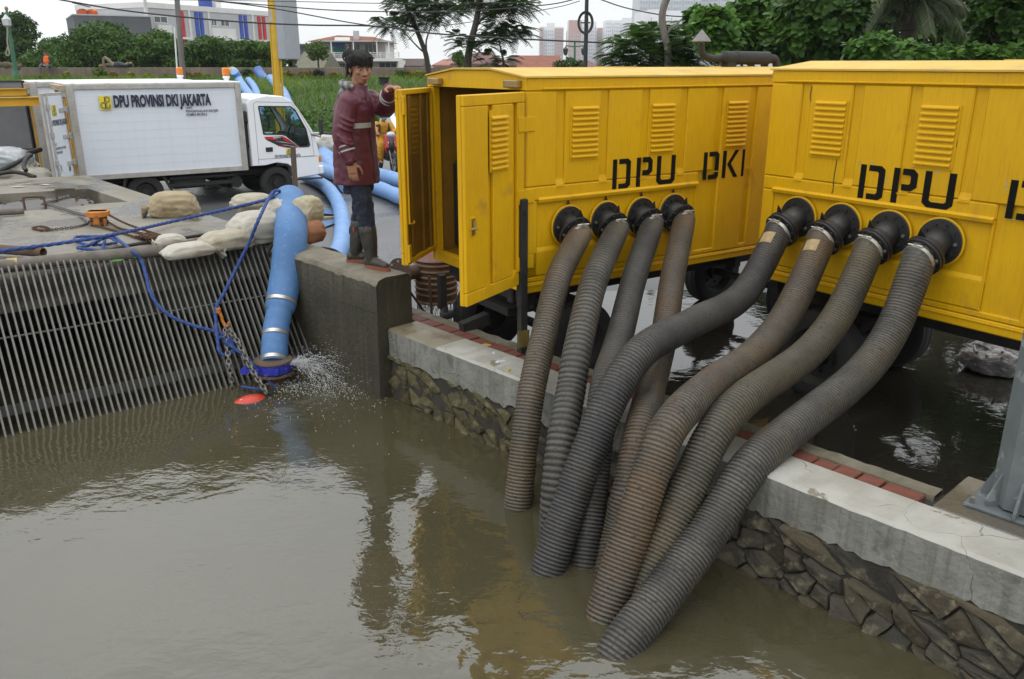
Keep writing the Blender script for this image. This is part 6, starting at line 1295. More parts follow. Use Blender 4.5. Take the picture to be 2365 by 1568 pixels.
figure('person', 'distant person in dark jacket walking beside the flower bed behind the man', (pC.x, 44.5, bankz(44.5)), R_(-60), [(0, 0, .85), (.02, 0, 1.12), (.03, 0, 1.38)], [[(.02, .18, 1.34), (.05, .25, 1.1), (.2, .2, .95)], [(.02, -.18, 1.34), (.0, -.25, 1.1), (.1, -.22, .9)]], [[(0, .09, .85), (.08, .1, .46), (.0, .1, .08)], [(0, -.09, .85), (.05, -.1, .46), (-.1, -.1, .08)]], (.06, 0, 1.58), dark_c, dark_c, dark_c, M('slate_hood', (.05, .055, .065), rough=.9))
# white car partly hidden behind the door
cr = thing('parked_car', 'white car half hidden behind the rider with a small yellow roof light', 'car', (-3.05, 26.4, 0), R_(-75))
ccx = [(-2.0, .35), (-2.02, .75), (-1.75, .92), (-1.35, .98), (-.85, 1.42), (.25, 1.45), (.95, 1.0), (1.75, .85), (1.95, .65), (1.98, .35)]
q = MB(); n = len(ccx); vs = []; fs = []
for y, s_ in ((-.78, .93), (-.72, 1), (.72, 1), (.78, .93)): vs += [((x) * (.985 if s_ < 1 else 1), y * (.86 if z > 1.1 else 1), .35 + (z - .35) * (1 if s_ == 1 else .96)) for x, z in ccx]
for i in range(3):
    for k in range(n): fs.append((i * n + k, i * n + (k + 1) % n, (i + 1) * n + (k + 1) % n, (i + 1) * n + k))
fs += [tuple(range(n))[::-1], tuple(range(3 * n, 4 * n))]; q.add(vs, fs); cbod = q.build('body', white_paint, cr, smooth=25)
for nm, pts in (('windscreen', [(.29, -.58, 1.415), (.29, .58, 1.415), (.93, .66, 1.035), (.93, -.66, 1.035)]), ('rear_window', [(-.9, -.58, 1.40), (-.9, .58, 1.40), (-1.31, .66, 1.02), (-1.31, -.66, 1.02)])):
    q = MB(); q.poly([Vector(p) + Vector((.012 if nm[0] == 'w' else -.012, 0, .012)) for p in pts]); q.build(nm, glassmat('car_glass', mixf=.7), cr, recalc=False)
for s_ in (-1, 1): q = MB(); q.poly([(x, s_ * y, z) for x, y, z in ((-1.2, .745, 1.0), (-.8, .68, 1.36), (.2, .68, 1.37), (.82, .745, 1.0))]); q.build('side_window', bpy.data.materials['car_glass'], cr, recalc=False)
for xx in (-1.25, 1.2):
    for yy in (-.68, .68): wheel(cr, (xx, yy, .3), (0, 1, 0), .3, .18)
for s_ in (-1, 1): q = MB(); q.ell((1.9, s_ * .55, .68), (.1, .17, .08), 12, 8); q.build('headlight', lamp_w, cr, smooth=180)
q = MB(); q.box((-.1, 0, 1.52), (.14, .32, .12), None, .03); q.build('roof_light', M('roof_light_yellow', (.8, .55, .03), rough=.4), cr)
# ================================================================ grass bank, far wall, plants
npr = np.random.RandomState(11)
grass_soil = M('grass_bank_soil', (.05, .085, .02), (.035, .06, .016), sc=2, rough=.9, spots=(.09, .11, .03), sp_lo=.55, sp_hi=.7, sp_sc=1.2, bump=.6, bsc=12)
def bz(X, Y): return np.clip((Y - 29.6) / 15.0 * 1.72, 0, 1.72) + .06 * np.sin(X * 1.3 + Y * .7) * (Y > 30.5) * (Y < 44)
struct(obj('grass_bank', grid_mesh('grass_bank', -90, 60, 29.6, 46.6, 150, 40, lambda X, Y: np.where(Y <= 29.65, -.05, bz(X, Y)), grass_soil)))
pl = MB(); pl.poly([(-300, 46.6, 1.72), (300, 46.6, 1.72), (300, 170, 1.72), (-300, 170, 1.72)]); struct(pl.build('plateau', M('plateau_ground', (.10, .10, .085), (.07, .075, .05), sc=.3, rough=.95), recalc=False))
leaf_a = leafmat('leaf_mid', (.022, .062, .008), (.080, .160, .022)); leaf_d = leafmat('leaf_dark', (.014, .040, .007), (.050, .105, .018)); leaf_l = leafmat('leaf_light', (.05, .10, .014), (.12, .19, .035)); leaf_k = leafmat('leaf_glossy', (.030, .095, .010), (.13, .26, .04), .42, .38); leaf_kd = leafmat('leaf_glossy_dark', (.016, .055, .008), (.075, .16, .022), .42, .38)
leaf_g = leafmat('grass_blade', (.07, .14, .012), (.17, .27, .035), .6); leaf_o = leafmat('leaf_orange', (.07, .10, .012), (.36, .12, .025)); leaf_y = leafmat('leaf_yellow', (.10, .15, .012), (.30, .28, .03)); leaf_p = leafmat('leaf_purple', (.022, .018, .018), (.06, .05, .035)); palm_l = leafmat('palm_leaflet', (.032, .05, .016), (.085, .105, .045), .45)
def unit(v): return v / np.maximum(np.linalg.norm(v, axis=-1, keepdims=True), 1e-9)
def leafquads(C, size, nrm=None, jit=.8, asp=.5, up=.3):
    """diamond leaves at the points C"""
    n = len(C); d = unit(npr.normal(size=(n, 3)) + (0 if nrm is None else nrm * 1.0)); t = unit(np.cross(d, npr.normal(size=(n, 3)))); d2 = unit(np.cross(t, d) + np.array([0, 0, -.0]))
    s_ = (size * npr.uniform(1 - jit * .5, 1 + jit * .5, n))[:, None]
    V = np.stack([C - t * s_, C + d2 * s_ * asp, C + t * s_, C - d2 * s_ * asp], 1).reshape(-1, 3)
    return V, np.arange(4 * n).reshape(-1, 4)
def clump_pts(clumps, n, shell=.55):
    cl = np.array(clumps, float); w = cl[:, 3] * cl[:, 4] * cl[:, 5]; w = w ** .7; k = npr.choice(len(cl), n, p=w / w.sum())
    d = unit(npr.normal(size=(n, 3))); r = npr.uniform(shell, 1.03, n) ** .8; return cl[k, :3] + d * cl[k, 3:] * r[:, None], d, k
def trunkmesh(m, paths):
    for P, r0, r1 in paths:
        Q_ = catmull(P, 5); m.tube(Q_, [r0 + (r1 - r0) * i / (len(Q_) - 1) for i in range(len(Q_))], 9)
bark = M('dark_bark', (.045, .038, .03), (.075, .065, .05), sc=8, stretch=(2, 2, .5), rough=.9, bump=.6, bsc=20); bark_g = M('grey_bark', (.20, .18, .15), (.13, .115, .095), sc=6, stretch=(2, 2, .5), rough=.9, bump=.5, bsc=20)
def tree(name, label, base, clumps, n, size, mat, trunks, group, tmat=bark, asp=.5, shell=.45, cat='tree'):
    base = Vector(base); root = thing(name, label, cat, base, group=group); m = MB(); trunkmesh(m, [([Vector(p) - base for p in P], a, b) for P, a, b in trunks]); m.build('trunk', tmat, root, smooth=60)
    C, d, k = clump_pts(clumps, n, shell); V, F_ = leafquads(C - np.array(base), size, d + np.array([0, 0, .5]), asp=asp); kr = npr.uniform(-.25, .25, len(clumps)); rv = np.clip(npr.normal(.5, .22, n) + kr[k], 0, 1)
    o = obj('crown', npmesh('crown', V, F_, mat, rv=rv), root); stuff(o); return root
def px_clumps(x0, x1, y0, y1, Y, n, dY=1.6, flat=.6, seed=0, fill=1.0, prof=None):
    """leaf clumps filling the tree's real outline at its distance"""
    r = random.Random(seed); out = []; s_ = (Y * .95) / CF
    for i in range(n):
        u = r.random(); v = r.random(); x = x0 + (x1 - x0) * u; top = y0 + (y1 - y0) * (abs(u - .5) * 2) ** 2.2 * .75 if prof is None else prof(u)
        y = top + (y1 - top) * v ** 1.1; R0 = (x1 - x0) * s_ * r.uniform(.10, .17) * fill; p = pY(x, y + R0 / s_ * .35, Y + r.uniform(-dY, dY)); out.append((p.x, p.y, p.z, R0, R0, R0 * flat))
    return out
G1 = 'row of trees behind the far wall'
rows = [('darker tall tree at the far left behind the leaning green lamp post', -60, 105, 30, 170, 58, leaf_d, 46), ('round dark green tree right of the leaning lamp post', 60, 215, 75, 172, 55, leaf_a, 40), ('widest layered green tree behind the lying person', 130, 335, 50, 170, 54, leaf_a, 70), ('green tree left of the grey utility pole', 280, 435, 72, 172, 54.5, leaf_a, 46), ('green tree right of the grey utility pole under the striped building', 405, 570, 84, 172, 54, leaf_a, 46), ('green tree just left of the yellow sign pole', 510, 662, 90, 174, 53, leaf_a, 42), ('small dark tree right of the yellow sign pole', 630, 690, 105, 180, 55, leaf_d, 20)]
for i, (lb, x0, x1, y0, y1, Y, mt, nc) in enumerate(rows):
    c = pY((x0 + x1) / 2, 150, Y); cl = px_clumps(x0 + 6, x1 - 6, y0 - 3, y1 + 2, Y, int(nc * 1.9), seed=i, flat=.5, fill=1.3); tr_ = []
    for k in range(4):
        q = cl[k * 5 % len(cl)]; tr_.append(([(c.x + .2 * k - .3, Y, 1.6), (c.x + (q[0] - c.x) * .25 + .1 * k, Y, 2.2), (c.x + (q[0] - c.x) * .6, Y, (q[2] + 2.4) / 2), (q[0], q[1], q[2])], .13, .03))
    tree('broadleaf_tree', lb, (c.x, Y, 1.6), cl, int(5200 + (x1 - x0) * 62), .115, mt, tr_, G1)
# feathery drooping trees
def fronds(P, D, ln, npin, pl_, rng):
    V = []
    for p, d in zip(P, D):
        d = d / np.linalg.norm(d); side = np.cross(d, [0, 0, 1.]); side /= max(1e-6, np.linalg.norm(side)); l = ln * rng.uniform(.75, 1.25)
        for k in range(npin):
            t = (k + .6) / npin; c = p + d * l * t + np.array([0, 0, -.45 * l * t * t]); w = pl_ * (1 - .5 * abs(t - .4)) ; tw = d * .5 * w + np.array([0, 0, -.35 * w])
            for s_ in (-1, 1): tip = c + side * s_ * w + tw; b = d * w * .16; V += [c - b, c + b, tip + b * .6, tip - b * .6]
    V = np.array(V); return V, np.arange(len(V)).reshape(-1, 4)
def feather_tree(label, Y, trunk, clumps, nf, mat, group, ln=.55, npin=9, pl_=.17, r0=.13, sub=(), tmat=bark):
    tp = [pY(x, y, Y) for x, y in trunk]; base = tp[0]; root = thing('feathery_tree', label, 'tree', base, group=group); m = MB(); paths = [([p - base for p in tp], r0, r0 * .55)]
    s_ = Y * .95 / CF; cls = []
    for x, y, rx, ry in clumps: p = pY(x, y, Y + npr.uniform(-.8, .8)); cls.append((p.x, p.y, p.z, rx * s_, rx * s_, ry * s_))
    for P in sub: paths.append(([pY(x, y, Y + .1) - base for x, y in P], r0 * .35, .015))
    trunkmesh(m, paths); m.build('trunk', tmat, root, smooth=60)
    C, d, k = clump_pts(cls, nf, .1); D = d * np.array([1, 1, .4]) + np.array([0, 0, .15]); V, F_ = fronds(C - np.array(base), D, ln, npin, pl_, npr)
    rv = np.repeat(np.clip(npr.normal(.5, .2, nf), 0, 1), npin * 2); stuff(obj('crown', npmesh('crown', V, F_, mat, rv=rv), root)); return root
G2 = 'feathery roadside trees behind the far trailer'
feather_tree('left feathery tree with a leaning trunk above the open trailer doors', 40, [(990, 175), (984, 130), (972, 95), (952, 45), (935, 5), (925, -40)], [(900, 55, 34, 16), (880, 50, 18, 10), (935, 20, 34, 22), (950, -15, 60, 30), (975, 30, 40, 26), (1005, 20, 40, 22), (990, 55, 30, 14), (1040, 30, 28, 18), (1010, 0, 45, 22), (925, 62, 26, 12), (1060, 18, 22, 16)], 620, leaf_d, G2, sub=[[(985, 125), (968, 112), (945, 88), (930, 72)], [(984, 120), (985, 90), (1000, 55), (1020, 40)], [(960, 65), (930, 55), (905, 55)]])
feather_tree('right feathery tree with a darker upright trunk behind the trailer roof', 34, [(1082, 175), (1080, 140), (1088, 95), (1098, 55), (1105, 15), (1112, -40)], [(1080, 10, 28, 16), (1130, -5, 55, 30), (1170, 15, 42, 20), (1205, 10, 30, 16), (1150, 45, 30, 22), (1190, 70, 32, 16), (1165, 80, 30, 18), (1060, 95, 24, 18), (1072, 115, 20, 16), (1140, 85, 26, 18), (1120, 100, 22, 12), (1215, 80, 10, 8), (1165, 140, 18, 18), (1125, 140, 16, 16)], 700, leaf_d, G2, ln=.5, pl_=.16, r0=.16, sub=[[(1085, 110), (1110, 100), (1150, 90), (1195, 75)], [(1097, 60), (1120, 40), (1160, 20)], [(1165, 160), (1158, 120), (1150, 92)]])
# broad glossy leaves (tropical almond)
def rosettes(P, ax, ln, nl, rng):
    V = []; 
    for p, a in zip(P, ax):
        a = a / np.linalg.norm(a); b = np.cross(a, [.3, .8, .1]); b /= np.linalg.norm(b); c = np.cross(a, b); ph = rng.uniform(0, 6.28)
        for k in range(nl):
            th = ph + k * 6.283 / nl + rng.uniform(-.25, .25); e = rng.uniform(.15, .9); d = (b * np.cos(th) + c * np.sin(th)) * np.cos(e) + a * np.sin(e); d[2] -= .12; s_ = np.cross(d, a); s_ /= max(1e-6, np.linalg.norm(s_)); l = ln * rng.uniform(.7, 1.2); u = np.cross(s_, d) * .08 * l
            q0 = p + d * l * .12; q1 = p + d * l * .68 + u; q2 = p + d * l
            V += [q0 - s_ * l * .05, q0 + s_ * l * .05, q1 + s_ * l * .30, q1 - s_ * l * .30, q1 - s_ * l * .30, q1 + s_ * l * .30, q2 + s_ * l * .10, q2 - s_ * l * .10]
    V = np.array(V); return V, np.arange(len(V)).reshape(-1, 4)
def almond(label, Y, base_px, clumps, n, ln, mat, group, r0=.10, nl=8, zb=0.0, singles=0, tmat=bark):
    b0 = pY(base_px, 150, Y); base = Vector((b0.x, Y, zb)); root = thing('almond_tree', label, 'tree', base, group=group); s_ = Y * .95 / CF; cls = []
    for x, y, rx, ry in clumps: p = pY(x, y, Y + npr.uniform(-.7, .7)); cls.append((p.x, p.y, p.z, rx * s_, rx * s_ * .9, ry * s_))
    m = MB(); tz = max(c[2] for c in cls); paths = [([Vector((0, 0, 0)), Vector((.05, 0, (tz - zb) * .5)), Vector((.0, 0, (tz - zb) * .8))], r0, r0 * .5)]
    for c in cls: q = Vector(c[:3]) - base; paths.append(([Vector((.03, 0, max(.2, q.z * .55))), Vector((q.x * .5, q.y * .5, q.z * .82)), q], r0 * .4, .015))
    trunkmesh(m, paths); m.build('trunk', tmat, root, smooth=60)
    C, d, k = clump_pts(cls, n, .35); V, F_ = rosettes(C - np.array(base), d + np.array([0, 0, .9]), ln, nl, npr); kr = npr.uniform(-.15, .15, len(cls)); rv = np.repeat(np.clip(np.repeat(npr.normal(.5, .15, n) + kr[k], nl) + npr.normal(0, .15, n * nl), 0, 1), 2)
    stuff(obj('crown', npmesh('crown', V, F_, mat, rv=rv), root))
    if singles:
        Vs, Fs_ = rosettes(np.zeros((1, 3)), np.array([[0, 0, 1.]]), ln, 1, npr); ms = [npmesh('leaf', Vs, Fs_, mat, rv=[v, v]) for v in (.45, .7, .95)]
        C, d, k = clump_pts(cls, singles, .95)
        for p, dd in zip(C, d):
            o = obj('leaf', rnd.choice(ms), root); o.location = Vector(p) - base + Vector((0, -.12, .03)); o.rotation_euler = (rnd.uniform(-.6, .3), rnd.uniform(-.5, .5), rnd.uniform(0, 6.28)); o.scale = (rnd.uniform(.8, 1.2),) * 3
    return root
G3 = 'broad-leaved trees behind the trailers'
almond('tree with big rounded leaves above the exhaust silencer', 24, 1765, [(1640, 55, 42, 24), (1690, 70, 50, 30), (1620, 40, 30, 14), (1740, 45, 45, 26), (1760, 75, 36, 24), (1660, 100, 45, 22), (1720, 20, 30, 16), (1790, 20, 40, 26), (1700, 110, 60, 20)], 620, .30, leaf_k, G3)
almond('darker broad-leaved tree between exhaust silencer and palm', 22, 1895, [(1830, 30, 50, 30), (1880, 10, 60, 30), (1850, 80, 50, 30), (1920, 60, 55, 34), (1960, 30, 45, 34), (1830, 115, 50, 26), (1900, 120, 60, 26), (1960, 105, 45, 26), (1790, 110, 36, 26)], 800, .24, leaf_kd, G3)
almond('low light green broad-leaved hedge tree above the nearest trailer roof', 18, 2120, [(1990, 112, 36, 18), (2030, 100, 36, 18), (2080, 118, 45, 20), (2130, 130, 45, 18), (2180, 130, 45, 18), (2230, 128, 45, 18), (2290, 130, 45, 20), (2350, 125, 45, 22), (2010, 140, 60, 16), (2090, 146, 60, 14), (2250, 146, 70, 14)], 520, .17, leaf_k, G3, singles=150)
almond('tall dark broad-leaved tree at the right edge', 19.5, 2330, [(2300, -120, 90, 60), (2380, -220, 110, 80), (2240, -260, 90, 60), (2300, 20, 50, 34), (2350, 60, 50, 36), (2330, -20, 60, 30), (2280, 80, 34, 26), (2345, 105, 50, 26), (2270, 40, 26, 22)], 900, .21, leaf_kd, G3, singles=60)
almond('dense dark foliage tree far behind the palm', 34, 2120, [(1880, 60, 80, 50), (1980, 70, 80, 60), (2080, 60, 80, 60), (2180, 50, 80, 60), (2270, 70, 80, 60), (2360, 60, 80, 60), (1800, 110, 60, 34), (2000, 130, 90, 30), (2150, 120, 90, 34), (2300, 130, 90, 30), (1860, 135, 80, 22), (2060, 5, 90, 34), (2220, 0, 90, 34), (2000, -70, 110, 60), (2200, -110, 120, 70), (1880, -30, 70, 40)], 1900, .26, leaf_kd, G3)
feather_tree('light green feathery tree left of the big-leaved tree, partly before the towers', 26, [(1510, 190), (1505, 140), (1500, 100), (1500, 80)], [(1500, 75, 45, 20), (1460, 100, 45, 22), (1430, 130, 36, 24), (1530, 95, 45, 26), (1560, 120, 45, 30), (1500, 130, 60, 26), (1450, 150, 45, 14), (1590, 100, 36, 36), (1545, 60, 18, 10), (1620, 135, 40, 26), (1560, 150, 60, 14)], 900, leaf_a, G3, ln=.45, npin=7, pl_=.16, r0=.08)
hd_ = thing('hedge', 'deep green hedge of broad leaves added behind the trailers to darken the flood reflection', 'hedge', (12, 17, 0)); cl = [(12 + rnd.uniform(-8, 10), 17 + rnd.uniform(-1.2, 1.2), rnd.uniform(.3, 1.9), 1.0, .8, .75) for _ in range(60)]; m = MB()  # hedge added so the flood water mirrors dark leaves instead of sky
for k in range(8): trunkmesh(m, [([Vector((-7 + k * 2.2, 0, 0)), Vector((-7 + k * 2.2 + .2, .1, 1.0)), Vector((-7 + k * 2.2 - .2, 0, 2.0))], .06, .02)])
m.build('trunk', bark, hd_); C, d, k = clump_pts(cl, 900, .4); V, F_ = rosettes(C - np.array([12, 17, 0]), d + np.array([0, -.3, .8]), .26, 8, npr); stuff(obj('foliage', npmesh('foliage', V, F_, leaf_kd, rv=np.repeat(npr.uniform(0, 1, 900 * 8), 2)), hd_))
almond('unseen broad-leaved tree added beyond the right frame edge', 15, 2700, [(2560, 60, 70, 60), (2640, 20, 90, 60), (2720, 80, 90, 60), (2620, 130, 90, 50), (2780, 30, 80, 60), (2700, -40, 80, 50), (2560, 120, 50, 40), (2500, -100, 90, 70), (2620, -220, 120, 90), (2750, -160, 120, 90), (2850, -40, 120, 110), (2480, -300, 110, 80), (2680, -340, 120, 80)], 1100, .24, leaf_kd, G3)  # unseen tree added to keep bright sky out of the flood reflection
# bare grey trunk with dead limbs
bt = thing('bare_tree', 'bare crooked grey trunk with dead limbs before the tall tower', 'tree', pY(1543, 165, 25)); m = MB(); b0 = bt.location
J = lambda *a: [pY(x, y, 25) - b0 for x, y in a]
trunkmesh(m, [(J((1543, 165), (1541, 110), (1535, 85), (1529, 45), (1533, 15), (1545, -15)), .105, .10), (J((1536, 82), (1555, 62), (1575, 58), (1590, 66)), .05, .02), (J((1556, 62), (1570, 48), (1582, 38)), .03, .012), (J((1580, 62), (1590, 40), (1600, 25)), .02, .01)]); m.build('trunk', bark_g, bt, smooth=60)
# coconut palm
pt = thing('coconut_palm', 'coconut palm with long drooping fronds above the nearest trailer', 'palm', (pY(2105, 150, 24).x, 24, 0)); b0 = Vector(pt.location); hd = pY(2098, 70, 24) - b0
m = MB(); trunkmesh(m, [([Vector((0, 0, 0)), Vector((.05, 0, hd.z * .5)), hd], .22, .2), ([hd, hd + Vector((0, 0, .6))], .26, .1)]); m.build('trunk', M('palm_trunk', (.06, .05, .035), (.035, .03, .02), sc=5, stretch=(1, 1, 6), rough=.9, bump=.5), pt, smooth=60)
def frond(tip_px, midz, seed, L_=44):
    r = np.random.RandomState(seed); e = pY(*tip_px, 24 + r.uniform(-2, 1.2)) - b0; s_ = hd + Vector((0, 0, .45)); mid = s_.lerp(e, .5) + Vector((0, 0, midz)); P = catmull([s_, mid, e], 14); m = MB(); m.tube(P, [.035 * (1 - i / len(P)) + .006 for i in range(len(P))], 6); F = frames(P); V = []
    P2 = catmull([s_, mid, e], 30); F2 = frames(P2)
    for i in range(6, len(P2)):
        t = i / len(P2); l = .75 * (1 - .55 * t) * min(1, t * 4); T, a, b = F2[i]; sd_ = T.cross(Vector((0, 0, 1))).normalized()
        for q in (-1, 1):
            d = (sd_ * q * .55 + T * .55 + Vector((0, 0, -.75 + r.uniform(-.2, .2)))).normalized(); p = P2[i]; w = T * .022; k1 = p + d * l * .55 + sd_ * q * .06; k2 = p + d * l + Vector((0, 0, -.12 * l)); V += [p - w, p + w, k1 + w, k1 - w, k1 - w, k1 + w, k2 + w * .3, k2 - w * .3]
    V = np.array([tuple(v) for v in V]); st_ = m.build('frond', M('frond_stalk', (.10, .11, .05), rough=.6), pt, smooth=60); obj('leaflets', npmesh('leaflets', V, np.arange(len(V)).reshape(-1, 4), palm_l, rv=np.repeat(npr.uniform(0, 1, len(V) // 8), 2)), st_)
for k, (tp, mz) in enumerate((((1945, 60), .9), ((1905, 20), 1.2), ((1990, 75), .7), ((2275, 60), .55), ((2240, 95), .5), ((2300, -10), 1.0), ((1960, -40), 1.0), ((2160, -90), .6), ((2040, -80), .7), ((2215, -40), .9), ((2060, 80), .5), ((2150, 75), .5), ((2010, 20), .9), ((2200, 30), .8))): frond(tp, mz, k)
lt = thing('lattice_post', 'pale cream lattice post between palm and right-hand tree', 'post', (pY(2293, 150, 27).x, 27, 0)); m = MB()
for s_ in (-1, 1): m.box((s_ * .13, 0, 3), (.09, .09, 6.2))
for k in range(20): m.beam((-.13, 0, .3 * k), (.13, 0, .3 * k + .25), .04, .05)
m.build('frame', M('cream_concrete', (.42, .38, .29), (.3, .27, .2), sc=7, rough=.85), lt)
# grass and creeping plants on the bank
def scatter(x0, x1, y0, y1, n):
    X = npr.uniform(x0, x1, n); Y = npr.uniform(y0, y1, n); return np.stack([X, Y, bz(X, Y)], -1)
C = scatter(-27, 0, 30, 46.4, 26000); h = npr.uniform(.10, .30, len(C)); a = npr.uniform(0, 6.28, len(C)); d = np.stack([np.cos(a), np.sin(a), a * 0], -1); ln = np.stack([npr.normal(0, .10, len(C)), npr.normal(0, .10, len(C)), h], -1); w = .018
V = np.stack([C - d * w, C + d * w, C + ln * .6 + d * w * .8, C + ln], 1).reshape(-1, 3); pat = np.clip(.5 + .35 * np.sin(C[:, 0] * .9 + np.sin(C[:, 1])) + npr.normal(0, .2, len(C)), 0, 1)
stuff(tag(obj('bank_grass', npmesh('bank_grass', V, np.arange(len(V)).reshape(-1, 4), leaf_g, rv=pat)), 'bright green grass growing over the sloping bank', 'grass'))
C = scatter(-26, 2, 29.8, 38, 15000); C = C[(C[:, 1] < 36 + 2 * np.sin(C[:, 0]))]; C[:, 2] += npr.uniform(.05, .34, len(C)); V, F_ = leafquads(C, .085, np.tile([0, -.4, 1.], (len(C), 1)), asp=.75)
stuff(tag(obj('creeping_plants', npmesh('creeping_plants', V, F_, leafmat('creeper_leaf', (.035, .085, .012), (.09, .17, .03), .45), rv=npr.uniform(0, 1, len(C)))), 'lush creeping leaves covering the lower bank by the kerb', 'ground cover'))
kb = thing('painted_kerb', 'black and white painted kerb blocks at the foot of the grass bank', 'kerb', (0, 29.45, 0)); kw = M('kerb_white', (.5, .5, .48), (.36, .36, .34), sc=6, rough=.8); kbk = M('kerb_black', (.03, .03, .03), (.05, .05, .05), rough=.8); bm0 = MB(); bm0.box((0, 0, .11), (.78, .3, .3), None, .02); kms = [bm0.mesh('kerb_block', m_) for m_ in (kw, kbk)]
for k in range(44): o = obj('kerb_block', kms[k % 2], kb); o.location = (-26.2 + k * .8, 0, 0)
# far wall, flower shrubs, planter
m = MB(); n = 60; vs = []
fwm = M('old_far_wall', (.20, .165, .12), (.13, .105, .08), sc=.9, rough=.9, streak=(.07, .06, .045), st_amt=.8, st_sc=2.5, bump=.4)
m.box((-22, 48.2, 1.98), (62, .45, .62), None, .02); tag(m.build('far_wall', fwm), 'long low stained concrete wall along the top of the grass bank', 'wall')
G4 = 'flowering shrubs along the far wall'
shr = [(100, leaf_o, .7, 'small orange-tinged shrub near the seated person'), (156, leaf_y, .8, 'yellow-green shrub right of the seated person'), (233, leaf_l, 1.25, 'tall light green shrub at the feet of the lying person'), (262, leaf_o, .8, 'orange-leaved shrub under the lying person'), (304, leaf_y, .85, 'yellow shrub under the head of the lying person'), (343, leaf_y, .7, 'small yellow shrub left of the first beacon'), (384, leaf_o, .5, 'tiny orange shrub left of the grey utility pole'), (436, leaf_o, .8, 'orange-red shrub right of the grey utility pole'), (455, leaf_o, .75, 'second orange-red shrub right of the grey utility pole'), (478, leaf_y, .5, 'small yellow shrub before the second beacon'), (570, leaf_d, 1.2, 'dark bush behind the bank hoses'), (578, leaf_y, .7, 'yellow-green shrub between the bank hoses'), (655, leaf_y, .85, 'yellow shrub right of the yellow sign pole'), (673, leaf_o, .8, 'olive-orange shrub second right of the sign pole'), (697, leaf_o, .85, 'orange shrub third right of the sign pole'), (715, leaf_o, .85, 'reddish shrub left of the purple bush'), (736, leaf_p, 1.05, 'round purple-leaved bush in the flower bed'), (768, leaf_o, .8, 'orange shrub left of the walking person'), (782, leaf_y, .75, 'yellow shrub right beside the walking person'), (925, leaf_l, 1.0, 'light green shrub right of the black planter'), (944, leaf_o, .95, 'orange shrub left of the trailer roof corner'), (962, leaf_y, .9, 'yellow-green shrub touching the trailer roof corner'), (978, leaf_o, .9, 'orange shrub behind the trailer marker lamp')]
for x, mt, s_, lb in shr:
    Y = 46.6 + rnd.uniform(-.5, .4); p = pY(x, 180, Y); rt = thing('shrub', lb, 'shrub', (p.x, Y, 1.70), group=G4); m = MB()
    for k in range(5): m.tube([(0, 0, -.05), (rnd.uniform(-.15, .15) * s_, rnd.uniform(-.15, .15) * s_, .3 * s_), (rnd.uniform(-.2, .2) * s_, rnd.uniform(-.2, .2) * s_, .35 * s_)], .015, 5)
    m.build('stem', bark, rt); s_ = s_ * .62; C, d, k = clump_pts([(rnd.uniform(-.2, .2) * s_, rnd.uniform(-.2, .2) * s_, (.30 + .25 * rnd.random()) * s_, .36 * s_, .36 * s_, .32 * s_) for _ in range(5)], 420, .2); V, F_ = leafquads(C, .075, d + np.array([0, 0, .5])); stuff(obj('foliage', npmesh('foliage', V, F_, mt, rv=npr.uniform(0, 1, 420) * .5 + np.clip((C[:, 2]) / s_, 0, 1) * .5 * npr.uniform(0, 1, 420)), rt))
pp = pY(887, 199, 42); m = MB(); m.lathe([(.2, 0), (.25, .42), (.28, .43), (.28, .48), (.24, .48), (.23, .4), (.001, .38)], n=22, caps=False); o = m.build('planter_tub', M('black_tub', (.02, .02, .02), rough=.6), None, smooth=40); o.location = (pp.x, 42, bankz(42) - .02); tag(o, 'black planter tub on the bank behind the man\'s outstretched arm', 'planter')
tp = pY(35, 155, 47.9); m = MB(); m.tube(catmull([(-1.4, 0, .02), (-.9, 0, .22), (-.2, 0, .16), (.7, 0, .08), (1.15, 0, .0)], 6), [.12 + .10 * abs(math.sin(i * .9)) for i in range(25)], 10); o = m.build('tarpaulin', M('olive_tarp', (.10, .085, .04), (.06, .05, .03), sc=5, rough=.8, bump=.5)); o.location = (tp.x - .9, 48.1, 2.29); tag(o, 'crumpled olive tarpaulin on the far wall at the left edge', 'tarpaulin')
# ================================================================ poles, lamps, sign
def pole(label, a, b, r0, r1, mat, name, cat, n=14):
    m = MB(); m.cyl((0, 0, 0), b - a, r0, r1, n); o = m.build(name, mat, None, smooth=40); o.location = a; return tag(o, label, cat)
up_ = pole('grey concrete utility pole rising behind the box truck', Vector((pY(420, 210, 28).x, 28, 0)), pY(404, -60, 28), .10, .075, M('grey_pole', (.13, .12, .115), (.2, .19, .18), sc=4, stretch=(2, 2, .4), rough=.85, streak=(.06, .055, .05)), 'utility_pole', 'utility pole')
pole('thin white pole left of the grey utility pole', pY(411, 192, 44), pY(402, 62, 44), .045, .03, white_p, 'thin_pole', 'pole')
sg = thing('sign_pole', 'yellow steel sign pole with tall grey sign box behind the truck cab', 'sign pole', Vector((pY(642, 240, 28).x, 28, 0))); b0 = Vector(sg.location); a1 = pY(624, -70, 28) - b0; m = MB(); m.tube([Vector((0, 0, 0)), a1], .10, 8); m.tube([Vector((-.13, .05, 0)), a1 + Vector((-.13, .05, 0))], .035, 6); m.tube([Vector((.13, .05, 0)), a1 + Vector((.13, .05, 0))], .035, 6); m.build('pole', M('sign_yellow', (.58, .36, .015), (.5, .3, .012), rough=.5), sg, smooth=40)
bx0 = pY(641, 137, 28) - b0; m = MB(); m.box((bx0.x + .15, .9, bx0.z + 1.8), (.29, 1.9, 3.6), None, .02); m.build('sign_box', M('sign_grey', (.34, .36, .40), (.3, .32, .35), sc=2, rough=.5), sg)
m = MB(); m.box(pY(624, 38, 28) - b0 + Vector((.04, -.05, 0)), (.10, .10, .36)); m.build('junction_box', M('box_beige', (.45, .43, .4), rough=.6), sg)
